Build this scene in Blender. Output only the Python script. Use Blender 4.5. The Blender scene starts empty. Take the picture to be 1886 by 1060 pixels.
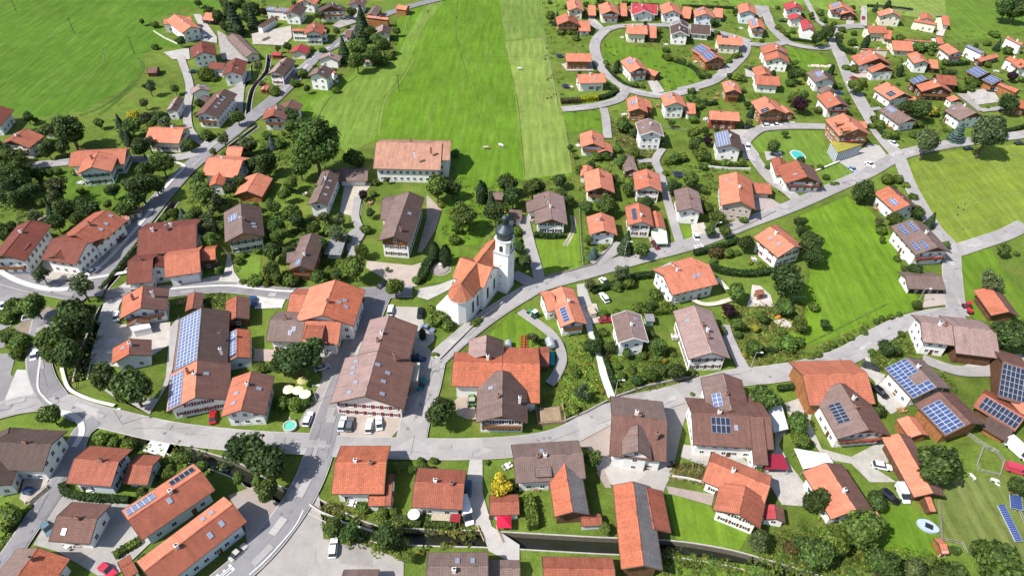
import bpy, bmesh, math, random
from math import radians, sin, cos, tan, pi, hypot, atan2
from mathutils import Vector, Matrix
from mathutils.geometry import tessellate_polygon
random.seed(7)
SC = bpy.context.scene
# ---------------- camera, sky, sun, exposure ----------------
CAM_H, CAM_F, CAM_P, CAM_R = 140.0, 1250.0, radians(42), radians(-2)
PW, PH = 1886, 1060
cp, sp, cr, sr = cos(CAM_P), sin(CAM_P), cos(CAM_R), sin(CAM_R)
cam = bpy.data.objects.new('camera', bpy.data.cameras.new('camera'))
SC.collection.objects.link(cam); SC.camera = cam
cam.data.sensor_width = 36.0; cam.data.lens = 36.0 * CAM_F / PW
cam.data.clip_start = 1.0; cam.data.clip_end = 5000.0
_right = Vector((cr, sr * -sp, sr * -cp)); _down = Vector((-sr, cr * -sp, cr * -cp)); _fwd = Vector((0, cp, -sp))
_m = Matrix((_right, -_down, -_fwd)).transposed().to_4x4(); _m.translation = Vector((0, 0, CAM_H))
cam.matrix_world = _m
SUN_EL, SUN_DIR = radians(50), radians(180 + 27)
W = bpy.data.worlds.new('World'); SC.world = W; W.use_nodes = True
_n = W.node_tree.nodes; _l = W.node_tree.links
_sky = _n.new('ShaderNodeTexSky'); _sky.sky_type = 'NISHITA'; _sky.sun_disc = False
_sky.sun_elevation = SUN_EL; _sky.sun_rotation = atan2(cos(SUN_DIR), sin(SUN_DIR)); _sky.air_density = 1.0; _sky.dust_density = 1.2
_l.new(_sky.outputs[0], _n['Background'].inputs[0]); _n['Background'].inputs[1].default_value = 0.12
sun = bpy.data.objects.new('sun', bpy.data.lights.new('sun', 'SUN')); SC.collection.objects.link(sun)
sun.data.energy = 4.8; sun.data.angle = radians(0.53); sun.data.color = (1.0, 0.96, 0.9)
sun.rotation_euler = Vector((cos(SUN_EL) * cos(SUN_DIR), cos(SUN_EL) * sin(SUN_DIR), sin(SUN_EL))).to_track_quat('Z', 'Y').to_euler()
SC.view_settings.view_transform = 'Standard'; SC.view_settings.look = 'None'; SC.view_settings.exposure = 0.41; SC.view_settings.gamma = 1.0
SC.view_settings.use_curve_mapping = False
SC.cycles.max_bounces = 4; SC.cycles.diffuse_bounces = 2; SC.cycles.glossy_bounces = 2; SC.cycles.transparent_max_bounces = 4

# ---------------- from a photograph pixel to a point of the place ----------------
def P(px, py, z=0.0):
    x = px - 943; y = py - 530
    x, y = cr * x - sr * y, sr * x + cr * y
    d = Vector((x / CAM_F, cp - y / CAM_F * sp, -sp - y / CAM_F * cp))
    return Vector((0, 0, CAM_H)) + d * ((z - CAM_H) / d.z)
def to_px(v):
    v = Vector(v) - Vector((0, 0, CAM_H))
    dep = v.y * cp - v.z * sp; x = CAM_F * v.x / dep; y = -CAM_F * (v.y * sp + v.z * cp) / dep
    return (943 + cr * x + sr * y, 530 - sr * x + cr * y)
def scale_at(px, py, z=0):
    v = P(px, py, z) - Vector((0, 0, CAM_H)); return CAM_F / (v.y * cp - v.z * sp)
TILES = dict(A=(0,0), B=(400,0), C=(980,0), D=(1280,0), E=(1486,0), F=(0,180), G=(350,200), H=(650,240), I=(980,150), J=(1280,150), K=(1486,150),
    L=(0,370), M=(300,370), N=(640,400), O=(960,340), Q=(1200,340), R=(1486,340), S=(0,560), T=(280,530), U=(560,560), V=(780,560), W=(1080,530), X=(1486,530))
TILES = {k: v + (4.71,) for k, v in TILES.items()}
TILES.update(a=(0,760,3.5325), b=(350,760,3.5325), c=(600,760,3.5325), d=(900,700,3.5325), e=(1100,660,3.5325), f=(1100,820,4.4175), g=(1430,640,4.0768), h=(1430,820,4.136), Z=(0,0,1))
def tp(t, x, y):
    ox, oy, s = TILES[t]; return (ox + x / s, oy + y / s)

# ---------------- materials ----------------
MATS = {}
def new_mat(name, rough=0.8, spec=0.3):
    m = bpy.data.materials.new(name); m.use_nodes = True
    b = m.node_tree.nodes['Principled BSDF']; b.inputs['Roughness'].default_value = rough
    b.inputs['Specular IOR Level'].default_value = spec
    MATS[name] = m; return m, m.node_tree.nodes, m.node_tree.links, b
def nd(n, t, **k):
    x = n.new(t)
    for a, v in k.items():
        if a.startswith('i_'):
            key = a[2:]; key = int(key) if key.isdigit() else key
            x.inputs[key].default_value = v
        else: setattr(x, a, v)
    return x
def noise(n, l, vec, scale, detail=3, rough=0.6):
    t = nd(n, 'ShaderNodeTexNoise'); t.inputs['Scale'].default_value = scale; t.inputs['Detail'].default_value = detail; t.inputs['Roughness'].default_value = rough
    if vec is not None: l.new(vec, t.inputs['Vector'])
    return t.outputs['Fac']
def ramp(n, l, fac, stops):
    r = nd(n, 'ShaderNodeValToRGB'); e = r.color_ramp.elements
    while len(e) < len(stops): e.new(0.5)
    for i, (p, c) in enumerate(stops):
        e[i].position = p; e[i].color = (c, c, c, 1) if not isinstance(c, tuple) else c + (1,)
    l.new(fac, r.inputs[0]); return r.outputs[0]
def mul(n, l, a, b, fac=1.0, mode='MULTIPLY'):
    m = nd(n, 'ShaderNodeMix', data_type='RGBA', blend_type=mode); m.inputs[0].default_value = fac if not hasattr(fac, 'is_linked') else 0
    if hasattr(fac, 'is_linked'): l.new(fac, m.inputs[0])
    for s, v in ((6, a), (7, b)):
        if isinstance(v, tuple): m.inputs[s].default_value = v + (1,) if len(v) == 3 else v
        else: l.new(v, m.inputs[s])
    return m.outputs[2]
def bump(n, l, b, h, strength=0.4, dist=0.05):
    bp = nd(n, 'ShaderNodeBump'); bp.inputs['Strength'].default_value = strength; bp.inputs['Distance'].default_value = dist
    l.new(h, bp.inputs['Height']); l.new(bp.outputs[0], b.inputs['Normal'])

def mat_grass():
    m, n, l, b = new_mat('grass', 0.9, 0.1)
    oi = nd(n, 'ShaderNodeObjectInfo'); g = nd(n, 'ShaderNodeNewGeometry')
    big = ramp(n, l, noise(n, l, g.outputs['Position'], 0.02, 4, 0.6), [(0.35, 0.72), (0.65, 1.2)])
    mid = ramp(n, l, noise(n, l, g.outputs['Position'], 0.22, 6, 0.72), [(0.33, 0.72), (0.67, 1.25)])
    fine = ramp(n, l, noise(n, l, g.outputs['Position'], 1.9, 4, 0.75), [(0.3, 0.7), (0.7, 1.3)])
    c = mul(n, l, mul(n, l, mul(n, l, oi.outputs['Color'], big), mid), fine)
    dry = ramp(n, l, noise(n, l, g.outputs['Position'], 0.09, 7, 0.75), [(0.5, 0.0), (0.72, 0.55)])
    c = mul(n, l, c, (0.22, 0.19, 0.055), dry, 'MIX')
    l.new(c, b.inputs['Base Color'])
    bump(n, l, b, noise(n, l, g.outputs['Position'], 1.2, 5, 0.7), 0.7, 0.35)
def mat_meadow(name, angle, period, amt, dryamt=0.3):
    m, n, l, b = new_mat(name, 0.9, 0.1)
    oi = nd(n, 'ShaderNodeObjectInfo'); g = nd(n, 'ShaderNodeNewGeometry')
    mp = nd(n, 'ShaderNodeMapping'); mp.inputs['Rotation'].default_value = (0, 0, angle); l.new(g.outputs['Position'], mp.inputs[0])
    wv = nd(n, 'ShaderNodeTexWave'); wv.inputs['Scale'].default_value = 0.314 / period; wv.inputs['Distortion'].default_value = 3.5; wv.inputs['Detail'].default_value = 3; wv.inputs['Detail Scale'].default_value = 0.6
    l.new(mp.outputs[0], wv.inputs[0])
    st = ramp(n, l, wv.outputs['Fac'], [(0.2, 1 - amt), (0.8, 1 + amt)])
    mp2 = nd(n, 'ShaderNodeMapping'); mp2.inputs['Rotation'].default_value = (0, 0, angle); mp2.inputs['Scale'].default_value = (1, 0.12, 1); l.new(g.outputs['Position'], mp2.inputs[0])
    streak = ramp(n, l, noise(n, l, mp2.outputs[0], 0.5, 6, 0.7), [(0.35, 0.8), (0.65, 1.18)])
    big = ramp(n, l, noise(n, l, g.outputs['Position'], 0.015, 5, 0.65), [(0.35, 0.88), (0.65, 1.1)])
    mid = ramp(n, l, noise(n, l, g.outputs['Position'], 0.12, 7, 0.75), [(0.35, 0.9), (0.65, 1.09)])
    fine = ramp(n, l, noise(n, l, g.outputs['Position'], 1.3, 4, 0.75), [(0.3, 0.86), (0.7, 1.12)])
    c = oi.outputs['Color']
    for s in (st, streak, big, mid, fine): c = mul(n, l, c, s)
    dry = ramp(n, l, noise(n, l, mp2.outputs[0], 0.22, 7, 0.75), [(0.52, 0.0), (0.75, dryamt)])
    c = mul(n, l, mul(n, l, c, (0.34, 0.31, 0.11), dry, 'MIX'), (1.0, 0.97, 1.2))
    l.new(c, b.inputs['Base Color'])
    bump(n, l, b, noise(n, l, g.outputs['Position'], 0.5, 6, 0.7), 0.5, 0.4)
def mat_ground_flat(name, rough, s1, a1, s2, a2, patch=None):
    m, n, l, b = new_mat(name, rough, 0.25)
    oi = nd(n, 'ShaderNodeObjectInfo'); g = nd(n, 'ShaderNodeNewGeometry')
    c = mul(n, l, oi.outputs['Color'], ramp(n, l, noise(n, l, g.outputs['Position'], s1, 6, 0.7), [(0.3, 1 - a1), (0.7, 1 + a1)]))
    c = mul(n, l, c, ramp(n, l, noise(n, l, g.outputs['Position'], s2, 4, 0.8), [(0.3, 1 - a2), (0.7, 1 + a2)]))
    if patch:
        v = nd(n, 'ShaderNodeTexVoronoi'); v.inputs['Scale'].default_value = 0.09; l.new(g.outputs['Position'], v.inputs['Vector'])
        sep = nd(n, 'ShaderNodeSeparateColor'); l.new(v.outputs['Color'], sep.inputs[0])
        c = mul(n, l, c, ramp(n, l, sep.outputs[0], [(0.0, 1 - patch), (1.0, 1 + patch * 0.6)]))
        v2 = nd(n, 'ShaderNodeTexVoronoi', feature='DISTANCE_TO_EDGE'); v2.inputs['Scale'].default_value = 0.13; l.new(g.outputs['Position'], v2.inputs['Vector'])
        c = mul(n, l, c, ramp(n, l, v2.outputs['Distance'], [(0.0, 0.72), (0.012, 1.0)]), 0.55)
    l.new(c, b.inputs['Base Color']); bump(n, l, b, noise(n, l, g.outputs['Position'], 3.0, 4, 0.7), 0.3, 0.04)
def mat_roof():
    m, n, l, b = new_mat('roof_tiles', 0.75, 0.3)
    a = nd(n, 'ShaderNodeAttribute', attribute_name='tint'); uv = nd(n, 'ShaderNodeUVMap', uv_map='uv'); g = nd(n, 'ShaderNodeNewGeometry'); oi = nd(n, 'ShaderNodeObjectInfo')
    br = nd(n, 'ShaderNodeTexBrick'); br.offset = 0.0; br.inputs['Color1'].default_value = (0.88,) * 3 + (1,); br.inputs['Color2'].default_value = (1.1,) * 3 + (1,); br.inputs['Mortar'].default_value = (0.36,) * 3 + (1,)
    br.inputs['Scale'].default_value = 1.0; br.inputs['Brick Width'].default_value = 0.46; br.inputs['Row Height'].default_value = 0.4; br.inputs['Mortar Size'].default_value = 0.05; br.inputs['Mortar Smooth'].default_value = 0.4
    l.new(uv.outputs[0], br.inputs['Vector'])
    mp = nd(n, 'ShaderNodeMapping'); mp.inputs['Scale'].default_value = (1.0, 0.12, 1.0); l.new(uv.outputs[0], mp.inputs[0])
    add = nd(n, 'ShaderNodeVectorMath', operation='ADD'); l.new(mp.outputs[0], add.inputs[0]); l.new(oi.outputs['Location'], add.inputs[1])
    c = mul(n, l, a.outputs['Color'], br.outputs['Color'], 0.75)
    c = mul(n, l, c, ramp(n, l, noise(n, l, add.outputs[0], 0.9, 6, 0.7), [(0.32, 0.8), (0.68, 1.16)]))
    c = mul(n, l, c, ramp(n, l, noise(n, l, g.outputs['Position'], 0.35, 6, 0.75), [(0.32, 0.82), (0.68, 1.14)]))
    pe = mul(n, l, c, ramp(n, l, noise(n, l, g.outputs['Position'], 2.6, 3, 0.8), [(0.3, 0.62), (0.7, 1.3)]), a.outputs['Alpha'])
    moss = ramp(n, l, noise(n, l, g.outputs['Position'], 0.8, 8, 0.85), [(0.52, 0.0), (0.66, 0.7)])
    mm = nd(n, 'ShaderNodeMath', operation='MULTIPLY'); l.new(moss, mm.inputs[0]); l.new(a.outputs['Alpha'], mm.inputs[1])
    c = mul(n, l, pe, (0.085, 0.07, 0.05), mm.outputs[0], 'MIX')
    l.new(c, b.inputs['Base Color']); bump(n, l, b, br.outputs['Fac'], -0.5, 0.05)
def mat_color(name, rough=0.8, spec=0.3, s=0.6, amt=0.1, metal=0.0, planks=None, streak=False):
    m, n, l, b = new_mat(name, rough, spec)
    oi = nd(n, 'ShaderNodeObjectInfo'); tc = nd(n, 'ShaderNodeTexCoord'); g = nd(n, 'ShaderNodeNewGeometry')
    c = mul(n, l, oi.outputs['Color'], ramp(n, l, noise(n, l, g.outputs['Position'], s, 5, 0.7), [(0.3, 1 - amt), (0.7, 1 + amt)]))
    if planks:
        mp = nd(n, 'ShaderNodeMapping'); mp.inputs['Scale'].default_value = planks; l.new(tc.outputs['Object'], mp.inputs[0])
        nz = noise(n, l, mp.outputs[0], 1.0, 3, 0.7); c = mul(n, l, c, ramp(n, l, nz, [(0.3, 0.6), (0.7, 1.35)]))
    b.inputs['Metallic'].default_value = metal
    l.new(c, b.inputs['Base Color'])
def mat_fixed(name, col, rough=0.7, spec=0.3, metal=0.0, s=2.0, amt=0.12):
    m, n, l, b = new_mat(name, rough, spec); g = nd(n, 'ShaderNodeNewGeometry')
    l.new(mul(n, l, col, ramp(n, l, noise(n, l, g.outputs['Position'], s, 4, 0.7), [(0.3, 1 - amt), (0.7, 1 + amt)])), b.inputs['Base Color'])
    b.inputs['Metallic'].default_value = metal
def mat_leaf():
    m, n, l, b = new_mat('leaves', 0.6, 0.25)
    oi = nd(n, 'ShaderNodeObjectInfo'); a = nd(n, 'ShaderNodeAttribute', attribute_name='tint'); g = nd(n, 'ShaderNodeNewGeometry')
    c = mul(n, l, oi.outputs['Color'], a.outputs['Color'])
    c = mul(n, l, c, ramp(n, l, noise(n, l, g.outputs['Position'], 0.45, 4, 0.7), [(0.3, 0.68), (0.7, 1.38)]))
    l.new(c, b.inputs['Base Color'])
    tr = nd(n, 'ShaderNodeBsdfTranslucent'); l.new(c, tr.inputs[0]); mx = nd(n, 'ShaderNodeMixShader'); mx.inputs[0].default_value = 0.35
    out = [x for x in n if x.type == 'OUTPUT_MATERIAL'][0]
    l.new(b.outputs[0], mx.inputs[1]); l.new(tr.outputs[0], mx.inputs[2]); l.new(mx.outputs[0], out.inputs[0])
def mat_solar(name, col, line, w, h, ms):
    m, n, l, b = new_mat(name, 0.22, 0.6); uv = nd(n, 'ShaderNodeUVMap', uv_map='uv')
    br = nd(n, 'ShaderNodeTexBrick'); br.offset = 0.0
    for k, c in (('Color1', col), ('Color2', tuple(x * 0.8 for x in col)), ('Mortar', line)): br.inputs[k].default_value = c + (1,)
    br.inputs['Scale'].default_value = 1.0; br.inputs['Brick Width'].default_value = w; br.inputs['Row Height'].default_value = h; br.inputs['Mortar Size'].default_value = ms; br.inputs['Mortar Smooth'].default_value = 0.0
    l.new(uv.outputs[0], br.inputs['Vector']); l.new(br.outputs['Color'], b.inputs['Base Color'])
def mat_water():
    m, n, l, b = new_mat('water', 0.12, 0.5); g = nd(n, 'ShaderNodeNewGeometry')
    b.inputs['Base Color'].default_value = (0.02, 0.022, 0.014, 1); bump(n, l, b, noise(n, l, g.outputs['Position'], 1.5, 4, 0.6), 0.25, 0.08)
mat_grass(); mat_meadow('meadow_a', radians(4), 3.2, 0.025, 0.2); mat_meadow('meadow_dry', radians(-2), 3.4, 0.06, 0.45); mat_meadow('meadow_right', radians(70), 5.5, 0.03, 0.2)
mat_ground_flat('asphalt', 0.85, 0.25, 0.12, 3.0, 0.06, 0.12); mat_ground_flat('gravel', 0.95, 0.35, 0.2, 2.5, 0.14)
mat_ground_flat('paving', 0.9, 0.3, 0.12, 4.0, 0.12); mat_ground_flat('soil', 0.95, 0.8, 0.3, 3.0, 0.2)
mat_roof(); mat_color('plaster', 0.9, 0.2, 0.5, 0.05); mat_color('timber', 0.8, 0.25, 0.6, 0.15, planks=(3.0, 3.0, 0.4)); mat_color('paint', 0.35, 0.5, 0.5, 0.02)
mat_color('car_paint', 0.22, 0.6, 0.5, 0.01); mat_color('metal', 0.45, 0.5, 0.8, 0.08, metal=0.6); mat_color('cloth', 0.8, 0.2, 1.0, 0.05); mat_color('stone', 0.9, 0.2, 1.2, 0.2)
mat_fixed('soffit', (0.10, 0.06, 0.04)); mat_fixed('glass', (0.035, 0.045, 0.055), 0.12, 0.6); mat_fixed('white_trim', (0.75, 0.74, 0.72)); mat_fixed('tyre', (0.02, 0.02, 0.02)); mat_fixed('bark', (0.09, 0.065, 0.045))
mat_fixed('shutter_green', (0.03, 0.09, 0.05)); mat_fixed('shutter_red', (0.2, 0.03, 0.03)); mat_fixed('shutter_brown', (0.12, 0.06, 0.03)); mat_fixed('shutter_dark', (0.03, 0.03, 0.035))
mat_fixed('flowers', (0.5, 0.05, 0.06), 0.9, 0.1, 0, 3.0, 0.9); mat_fixed('copper_dome', (0.045, 0.065, 0.075), 0.45, 0.5, 0.3, 1.0, 0.3); mat_fixed('gold', (0.8, 0.5, 0.1), 0.3, 0.5, 0.9)
mat_leaf(); mat_water(); mat_solar('solar_blue', (0.055, 0.085, 0.2), (0.45, 0.48, 0.54), 1.0, 1.65, 0.07); mat_solar('solar_dark', (0.03, 0.035, 0.06), (0.28, 0.3, 0.34), 1.0, 1.65, 0.07)
mat_solar('solar_fine', (0.13, 0.165, 0.28), (0.5, 0.52, 0.57), 1.3, 1.0, 0.075)

# ---------------- mesh helpers ----------------
COL = SC.collection
class MB:
    def __init__(s): s.v = []; s.f = []; s.m = []; s.uv = {}; s.t = {}
    def face(s, pts, mi=0, uv=None, tint=None):
        i = len(s.v); s.v += [tuple(p) for p in pts]; s.f.append(tuple(range(i, i + len(pts)))); s.m.append(mi)
        k = len(s.f) - 1
        if uv: s.uv[k] = uv
        if tint: s.t[k] = tint
    def box(s, x0, x1, y0, y1, z0, z1, mi=0, tint=None, top=None):
        a = [(x0,y0,z0),(x1,y0,z0),(x1,y1,z0),(x0,y1,z0),(x0,y0,z1),(x1,y0,z1),(x1,y1,z1),(x0,y1,z1)]
        for q in ((3,2,1,0),(4,5,6,7),(0,1,5,4),(1,2,6,5),(2,3,7,6),(3,0,4,7)): s.face([a[i] for i in q], mi, None, tint)
    def obox(s, c, u, v, w, mi=0, tint=None):          # centre and three half-vectors
        c, u, v, w = Vector(c), Vector(u), Vector(v), Vector(w)
        a = [c-u-v-w, c+u-v-w, c+u+v-w, c-u+v-w, c-u-v+w, c+u-v+w, c+u+v+w, c-u+v+w]
        for q in ((3,2,1,0),(4,5,6,7),(0,1,5,4),(1,2,6,5),(2,3,7,6),(3,0,4,7)): s.face([a[i] for i in q], mi, None, tint)
    def loft(s, rings, mi=0, cap=True, tint=None):
        for a, b in zip(rings[:-1], rings[1:]):
            k = len(a)
            for i in range(k): s.face([a[i], a[(i+1)%k], b[(i+1)%k], b[i]], mi, None, tint)
        if cap: s.face(list(reversed(rings[0])), mi, None, tint); s.face(rings[-1], mi, None, tint)
    def tube(s, p, q, r0, r1=None, k=6, mi=0):
        p, q = Vector(p), Vector(q); r1 = r0 if r1 is None else r1; d = (q - p).normalized()
        x = d.orthogonal().normalized(); y = d.cross(x)
        s.loft([[c + (x * cos(2*pi*i/k) + y * sin(2*pi*i/k)) * r for i in range(k)] for c, r in ((p, r0), (q, r1))], mi)
    def lathe(s, prof, k=12, mi=0, c=(0,0), rot=0):
        s.loft([[(c[0]+r*cos(2*pi*(i+rot)/k), c[1]+r*sin(2*pi*(i+rot)/k), z) for i in range(k)] for r, z in prof], mi)
    def mesh(s, name, mats, smooth=False):
        me = bpy.data.meshes.new(name); me.from_pydata(s.v, [], s.f)
        for m in ([mats] if isinstance(mats, str) else mats): me.materials.append(MATS[m])
        me.polygons.foreach_set('material_index', s.m)
        if s.uv:
            ul = me.uv_layers.new(name='uv')
            for k, uv in s.uv.items():
                for j, li in enumerate(me.polygons[k].loop_indices): ul.data[li].uv = uv[j]
        if s.t:
            ca = me.color_attributes.new('tint', 'FLOAT_COLOR', 'CORNER'); vals = [1.0] * (4 * len(me.loops))
            for k, t in s.t.items():
                for li in me.polygons[k].loop_indices: vals[4*li:4*li+4] = t if len(t) == 4 else tuple(t) + (0.0,)
            ca.data.foreach_set('color', vals)
        if smooth: me.shade_smooth()
        me.update(); return me
def link(name, data, parent=None, loc=(0,0,0), rz=0.0, color=None):
    o = bpy.data.objects.new(name, data); COL.objects.link(o)
    if parent: o.parent = parent
    o.location = loc; o.rotation_euler = (0, 0, rz)
    if color: o.color = tuple(color) + (1,) if len(color) == 3 else color
    return o
def tag(o, label, cat, group=None):
    o['label'] = label; o['category'] = cat
    if group: o['group'] = group
    return o
def structure(name, me, color=None):
    o = link(name, me, color=color); o['kind'] = 'structure'; return o
def poly_mesh(name, pts, z, mat, holes=()):
    ps = [[Vector((p[0], p[1], 0)) for p in pts]] + [[Vector((p[0], p[1], 0)) for p in h] for h in holes]
    flat = [v for r in ps for v in r]; tris = tessellate_polygon(ps)
    me = bpy.data.meshes.new(name); fs = []
    for t in tris:
        a, b, c = (flat[i] for i in t)
        fs.append(t if (b - a).cross(c - a).z > 0 else tuple(reversed(t)))
    me.from_pydata([(v.x, v.y, z) for v in flat], [], fs); me.materials.append(MATS[mat]); me.update(); return me
def spline(pts, n=6):
    out = []; k = len(pts)
    for i in range(k - 1):
        p0, p1, p2, p3 = pts[max(i-1, 0)], pts[i], pts[i+1], pts[min(i+2, k-1)]
        for j in range(n):
            t = j / n
            out.append(0.5 * ((2*p1) + (p2-p0)*t + (2*p0-5*p1+4*p2-p3)*t*t + (3*p1-p0-3*p2+p3)*t**3))
    out.append(pts[-1]); return out
def side_pts(pts, w):
    L, R = [], []
    for i, p in enumerate(pts):
        d = (pts[min(i+1, len(pts)-1)] - pts[max(i-1, 0)]); d.z = 0; d.normalize(); nrm = Vector((-d.y, d.x, 0))
        ww = w[i] if isinstance(w, list) else w
        L.append(p + nrm * ww / 2); R.append(p - nrm * ww / 2)
    return L, R
def gp(t, pts, z=0): return [P(*tp(t, x, y), z) for x, y in pts]
# ---------------- houses ----------------
RC = dict(o=(.64,.225,.135), r=(.21,.06,.04), m=(.36,.245,.22), d=(.11,.07,.058), w=(.53,.155,.08), g=(.17,.16,.16), t=(.47,.245,.17), k=(.46,.06,.07), b=(.20,.10,.078), s=(.3,.3,.31), p=(.50,.165,.095), z=(.36,.11,.065), x=(.22,.15,.13))  # r and d darkened further, painting in the dim left side and shaded slopes
MOSS = dict(w=0.75, r=0.25, m=0.15, g=0.5, z=0.5, b=0.3)
WC = dict(W=('plaster',(.80,.79,.76)), C=('plaster',(.74,.68,.55)), L=('plaster',(.60,.66,.72)), Y=('plaster',(.72,.55,.25)), T=('timber',(.30,.13,.05)), B=('timber',(.13,.065,.035)),
    P=('plaster',(.76,.66,.60)), S=('plaster',(.5,.42,.34)), R=('timber',(.25,.06,.035)), G=('plaster',(.62,.78,.62)))
def vol(t, v, pitch=23, prev=None):
    A, B, E, He = tp(t, v[0], v[1]), tp(t, v[2], v[3]), tp(t, v[4], v[5]), v[6]
    o = v[7] if len(v) > 7 else {}
    pt = tan(radians(o.get('pitch', pitch))); Hr = He + 2
    fx = o.get('hr'); fx = prev[0]['Hr'] if fx == 0 and prev else fx
    if fx: Hr = fx
    for _ in range(12):
        A3, B3, E3 = P(*A, Hr), P(*B, Hr), P(*E, He)
        u = (B3 - A3).normalized(); n = Vector((-u.y, u.x, 0)); d = (E3 - B3).dot(n); w = abs(d)
        if not fx: Hr = He + w * pt
        elif o.get('keeph'): pt = (Hr - He) / w
        else: He = Hr - w * pt
    tt = (E3 - B3).dot(u)
    if not o.get('keep'): B3 = B3 + u * max(-4, min(4, tt * 0.5))
    es = 1 if d > 0 else -1
    return dict(A=A3, B=B3, L=(B3 - A3).length, u=u, w=w, wo=w * o.get('ow', 1.0), es=es, Hr=Hr, He=He, pt=pt, ang=atan2(u.y, u.x), C=(A3 + B3) / 2, o=o)
def roof_mesh(V, ce, co, trim=None):
    # local frame: x along the ridge (A at -L/2, B at +L/2), y across, z up from the ground
    h, w, wo, Hr, pt, es = V['L'] / 2, V['w'], V['wo'], V['Hr'], V['pt'], V['es']
    mb = MB(); th = 0.22
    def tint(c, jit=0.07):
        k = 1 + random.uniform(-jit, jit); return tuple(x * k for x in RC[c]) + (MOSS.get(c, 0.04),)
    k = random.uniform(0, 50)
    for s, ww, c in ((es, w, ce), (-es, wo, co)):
        sl = hypot(ww, ww * pt); ev = Hr - ww * pt; y = s * ww
        q = [(-h, 0, Hr), (h, 0, Hr), (h, y, ev), (-h, y, ev)]; uv = [(k, 0), (k + 2*h, 0), (k + 2*h, sl), (k, sl)]
        if s > 0: q.reverse(); uv.reverse()
        q = list(reversed(q)); uv = list(reversed(uv))
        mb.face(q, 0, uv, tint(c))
        mb.face([(p[0], p[1], p[2] - th) for p in reversed(q)], 1)
        tr = 2 if trim else 1
        mb.face([(-h, y, ev), (h, y, ev), (h, y, ev - th), (-h, y, ev - th)][::-s], tr)
        for x in (-h, h):
            g = [(x, 0, Hr), (x, y, ev), (x, y, ev - th), (x, 0, Hr - th)]
            mb.face(g[::(1 if s * x > 0 else -1)], tr)
        # verge boards stand a little proud of the slab ends
        for x in (-h - 0.03, h + 0.03):
            mb.obox((x, y / 2, (Hr + ev) / 2 - 0.08), (0.05, 0, 0), (0, y / 2, (ev - Hr) / 2), (0, 0, 0.15), tr)
        mb.obox((0, y + s * 0.07, ev - 0.1), (h, 0, 0), (0, 0.06, 0), (0, 0, 0.06), tr)      # gutter
    rc = tuple(min(1, x * 1.12) for x in RC[ce]) + (0.1,)
    mb.loft([[(x, -0.17, Hr - 0.02), (x, 0, Hr + 0.11), (x, 0.17, Hr - 0.02)] for x in (-h, h)], 0, True, rc)
    return mb.mesh('roof', ['roof_tiles', 'soffit', 'white_trim'])
def wall_mesh(V, mat, z0=0, wood=None):
    h, w, wo, Hr, pt, es = V['L'] / 2, V['w'], V['wo'], V['Hr'], V['pt'], V['es']
    big = w > 3.2; oy = (1.0 if big else 0.3); ox = (1.1 if big else 0.35); ox = min(ox, h * 0.25); oy = min(oy, w * 0.25)
    oy = V['o'].get('oy', oy); x = h - ox; ys = [-(w if es < 0 else wo) + oy, (w if es > 0 else wo) - oy]
    zt = lambda y: Hr - abs(y) * pt - 0.24
    mb = MB(); y0, y1 = ys
    mb.loft([[(a, y0, z0), (a, y1, z0), (a, y1, zt(y1)), (a, 0, zt(0)), (a, y0, zt(y0))] for a in (-x, x)])
    # base course
    V.update(wx=x, wy0=y0, wy1=y1, ze=min(zt(y0), zt(y1)), zr=zt(0), zt=zt)
    return mb.mesh('wall', mat)
WIN = {}
def win_mesh(kind, w=1.1, hh=1.25, big=False):
    key = (kind, w, hh)
    if key not in WIN:
        mb = MB()
        for a in ((-w/2, w/2, 0, .07), (-w/2, w/2, hh-.07, hh), (-w/2, -w/2+.08, .07, hh-.07), (w/2-.08, w/2, .07, hh-.07), (-.035, .035, .07, hh-.07)): mb.box(a[0], a[1], -.02, .06, a[2], a[3], 0)
        mb.box(-w/2 + .08, w/2 - .08, -.02, .025, .07, hh - .07, 1)
        mb.box(-w/2 - .08, w/2 + .08, -.02, .13, -.07, -.01, 0)
        if kind: 
            for s in (-1, 1): mb.box(s*(w/2+.06) - (s < 0)*.5, s*(w/2+.06) + (s > 0)*.5, -.02, .05, -.03, hh + .03, 2)
        WIN[key] = mb.mesh('window', ['white_trim', 'glass', 'shutter_' + (kind or 'brown')])
    return WIN[key]
DOOR = {}
def door_mesh(w, h, garage):
    if (w, h, garage) not in DOOR:
        mb = MB(); mb.box(-w/2, w/2, -.02, .05, 0, h, 0 if not garage else 2); mb.box(-w/2-.1, -w/2-.01, -.02, .1, 0, h+.1, 1); mb.box(w/2+.01, w/2+.1, -.02, .1, 0, h+.1, 1); mb.box(-w/2, w/2, -.02, .1, h+.01, h+.1, 1)
        DOOR[(w, h, garage)] = mb.mesh('door', ['shutter_brown', 'white_trim', 'shutter_dark'])
    return DOOR[(w, h, garage)]
def faces_cam(p, n):
    return Vector(n).dot(Vector((0, 0, CAM_H)) - Vector(p)) > 0
def place(name, me, par, frame, x, y, z, rz, color=None):
    # frame = (origin, angle) of the volume relative to the root
    o, a = frame; c, s = cos(a), sin(a)
    return link(name, me, par, (o[0] + c*x - s*y, o[1] + s*x + c*y, z), a + rz, color)
CHIM = {}
def chimney(roof, x, y, z, k):
    if k not in CHIM:
        mb = MB(); mb.box(-.35, .35, -.3, .3, -1.2, .9, 0); mb.box(-.42, .42, -.37, .37, .9, 1.0, 1); mb.box(-.2, .2, -.15, .15, 1.0, 1.25, 2)
        CHIM[k] = mb.mesh('chimney', [['plaster', 'stone', 'copper_dome'][k], 'stone', 'tyre'])
    return link('chimney', CHIM[k], roof, (x, y, z), 0, [(.75,.73,.7), (.3,.16,.12), (.1,.1,.1)][k])
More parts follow.
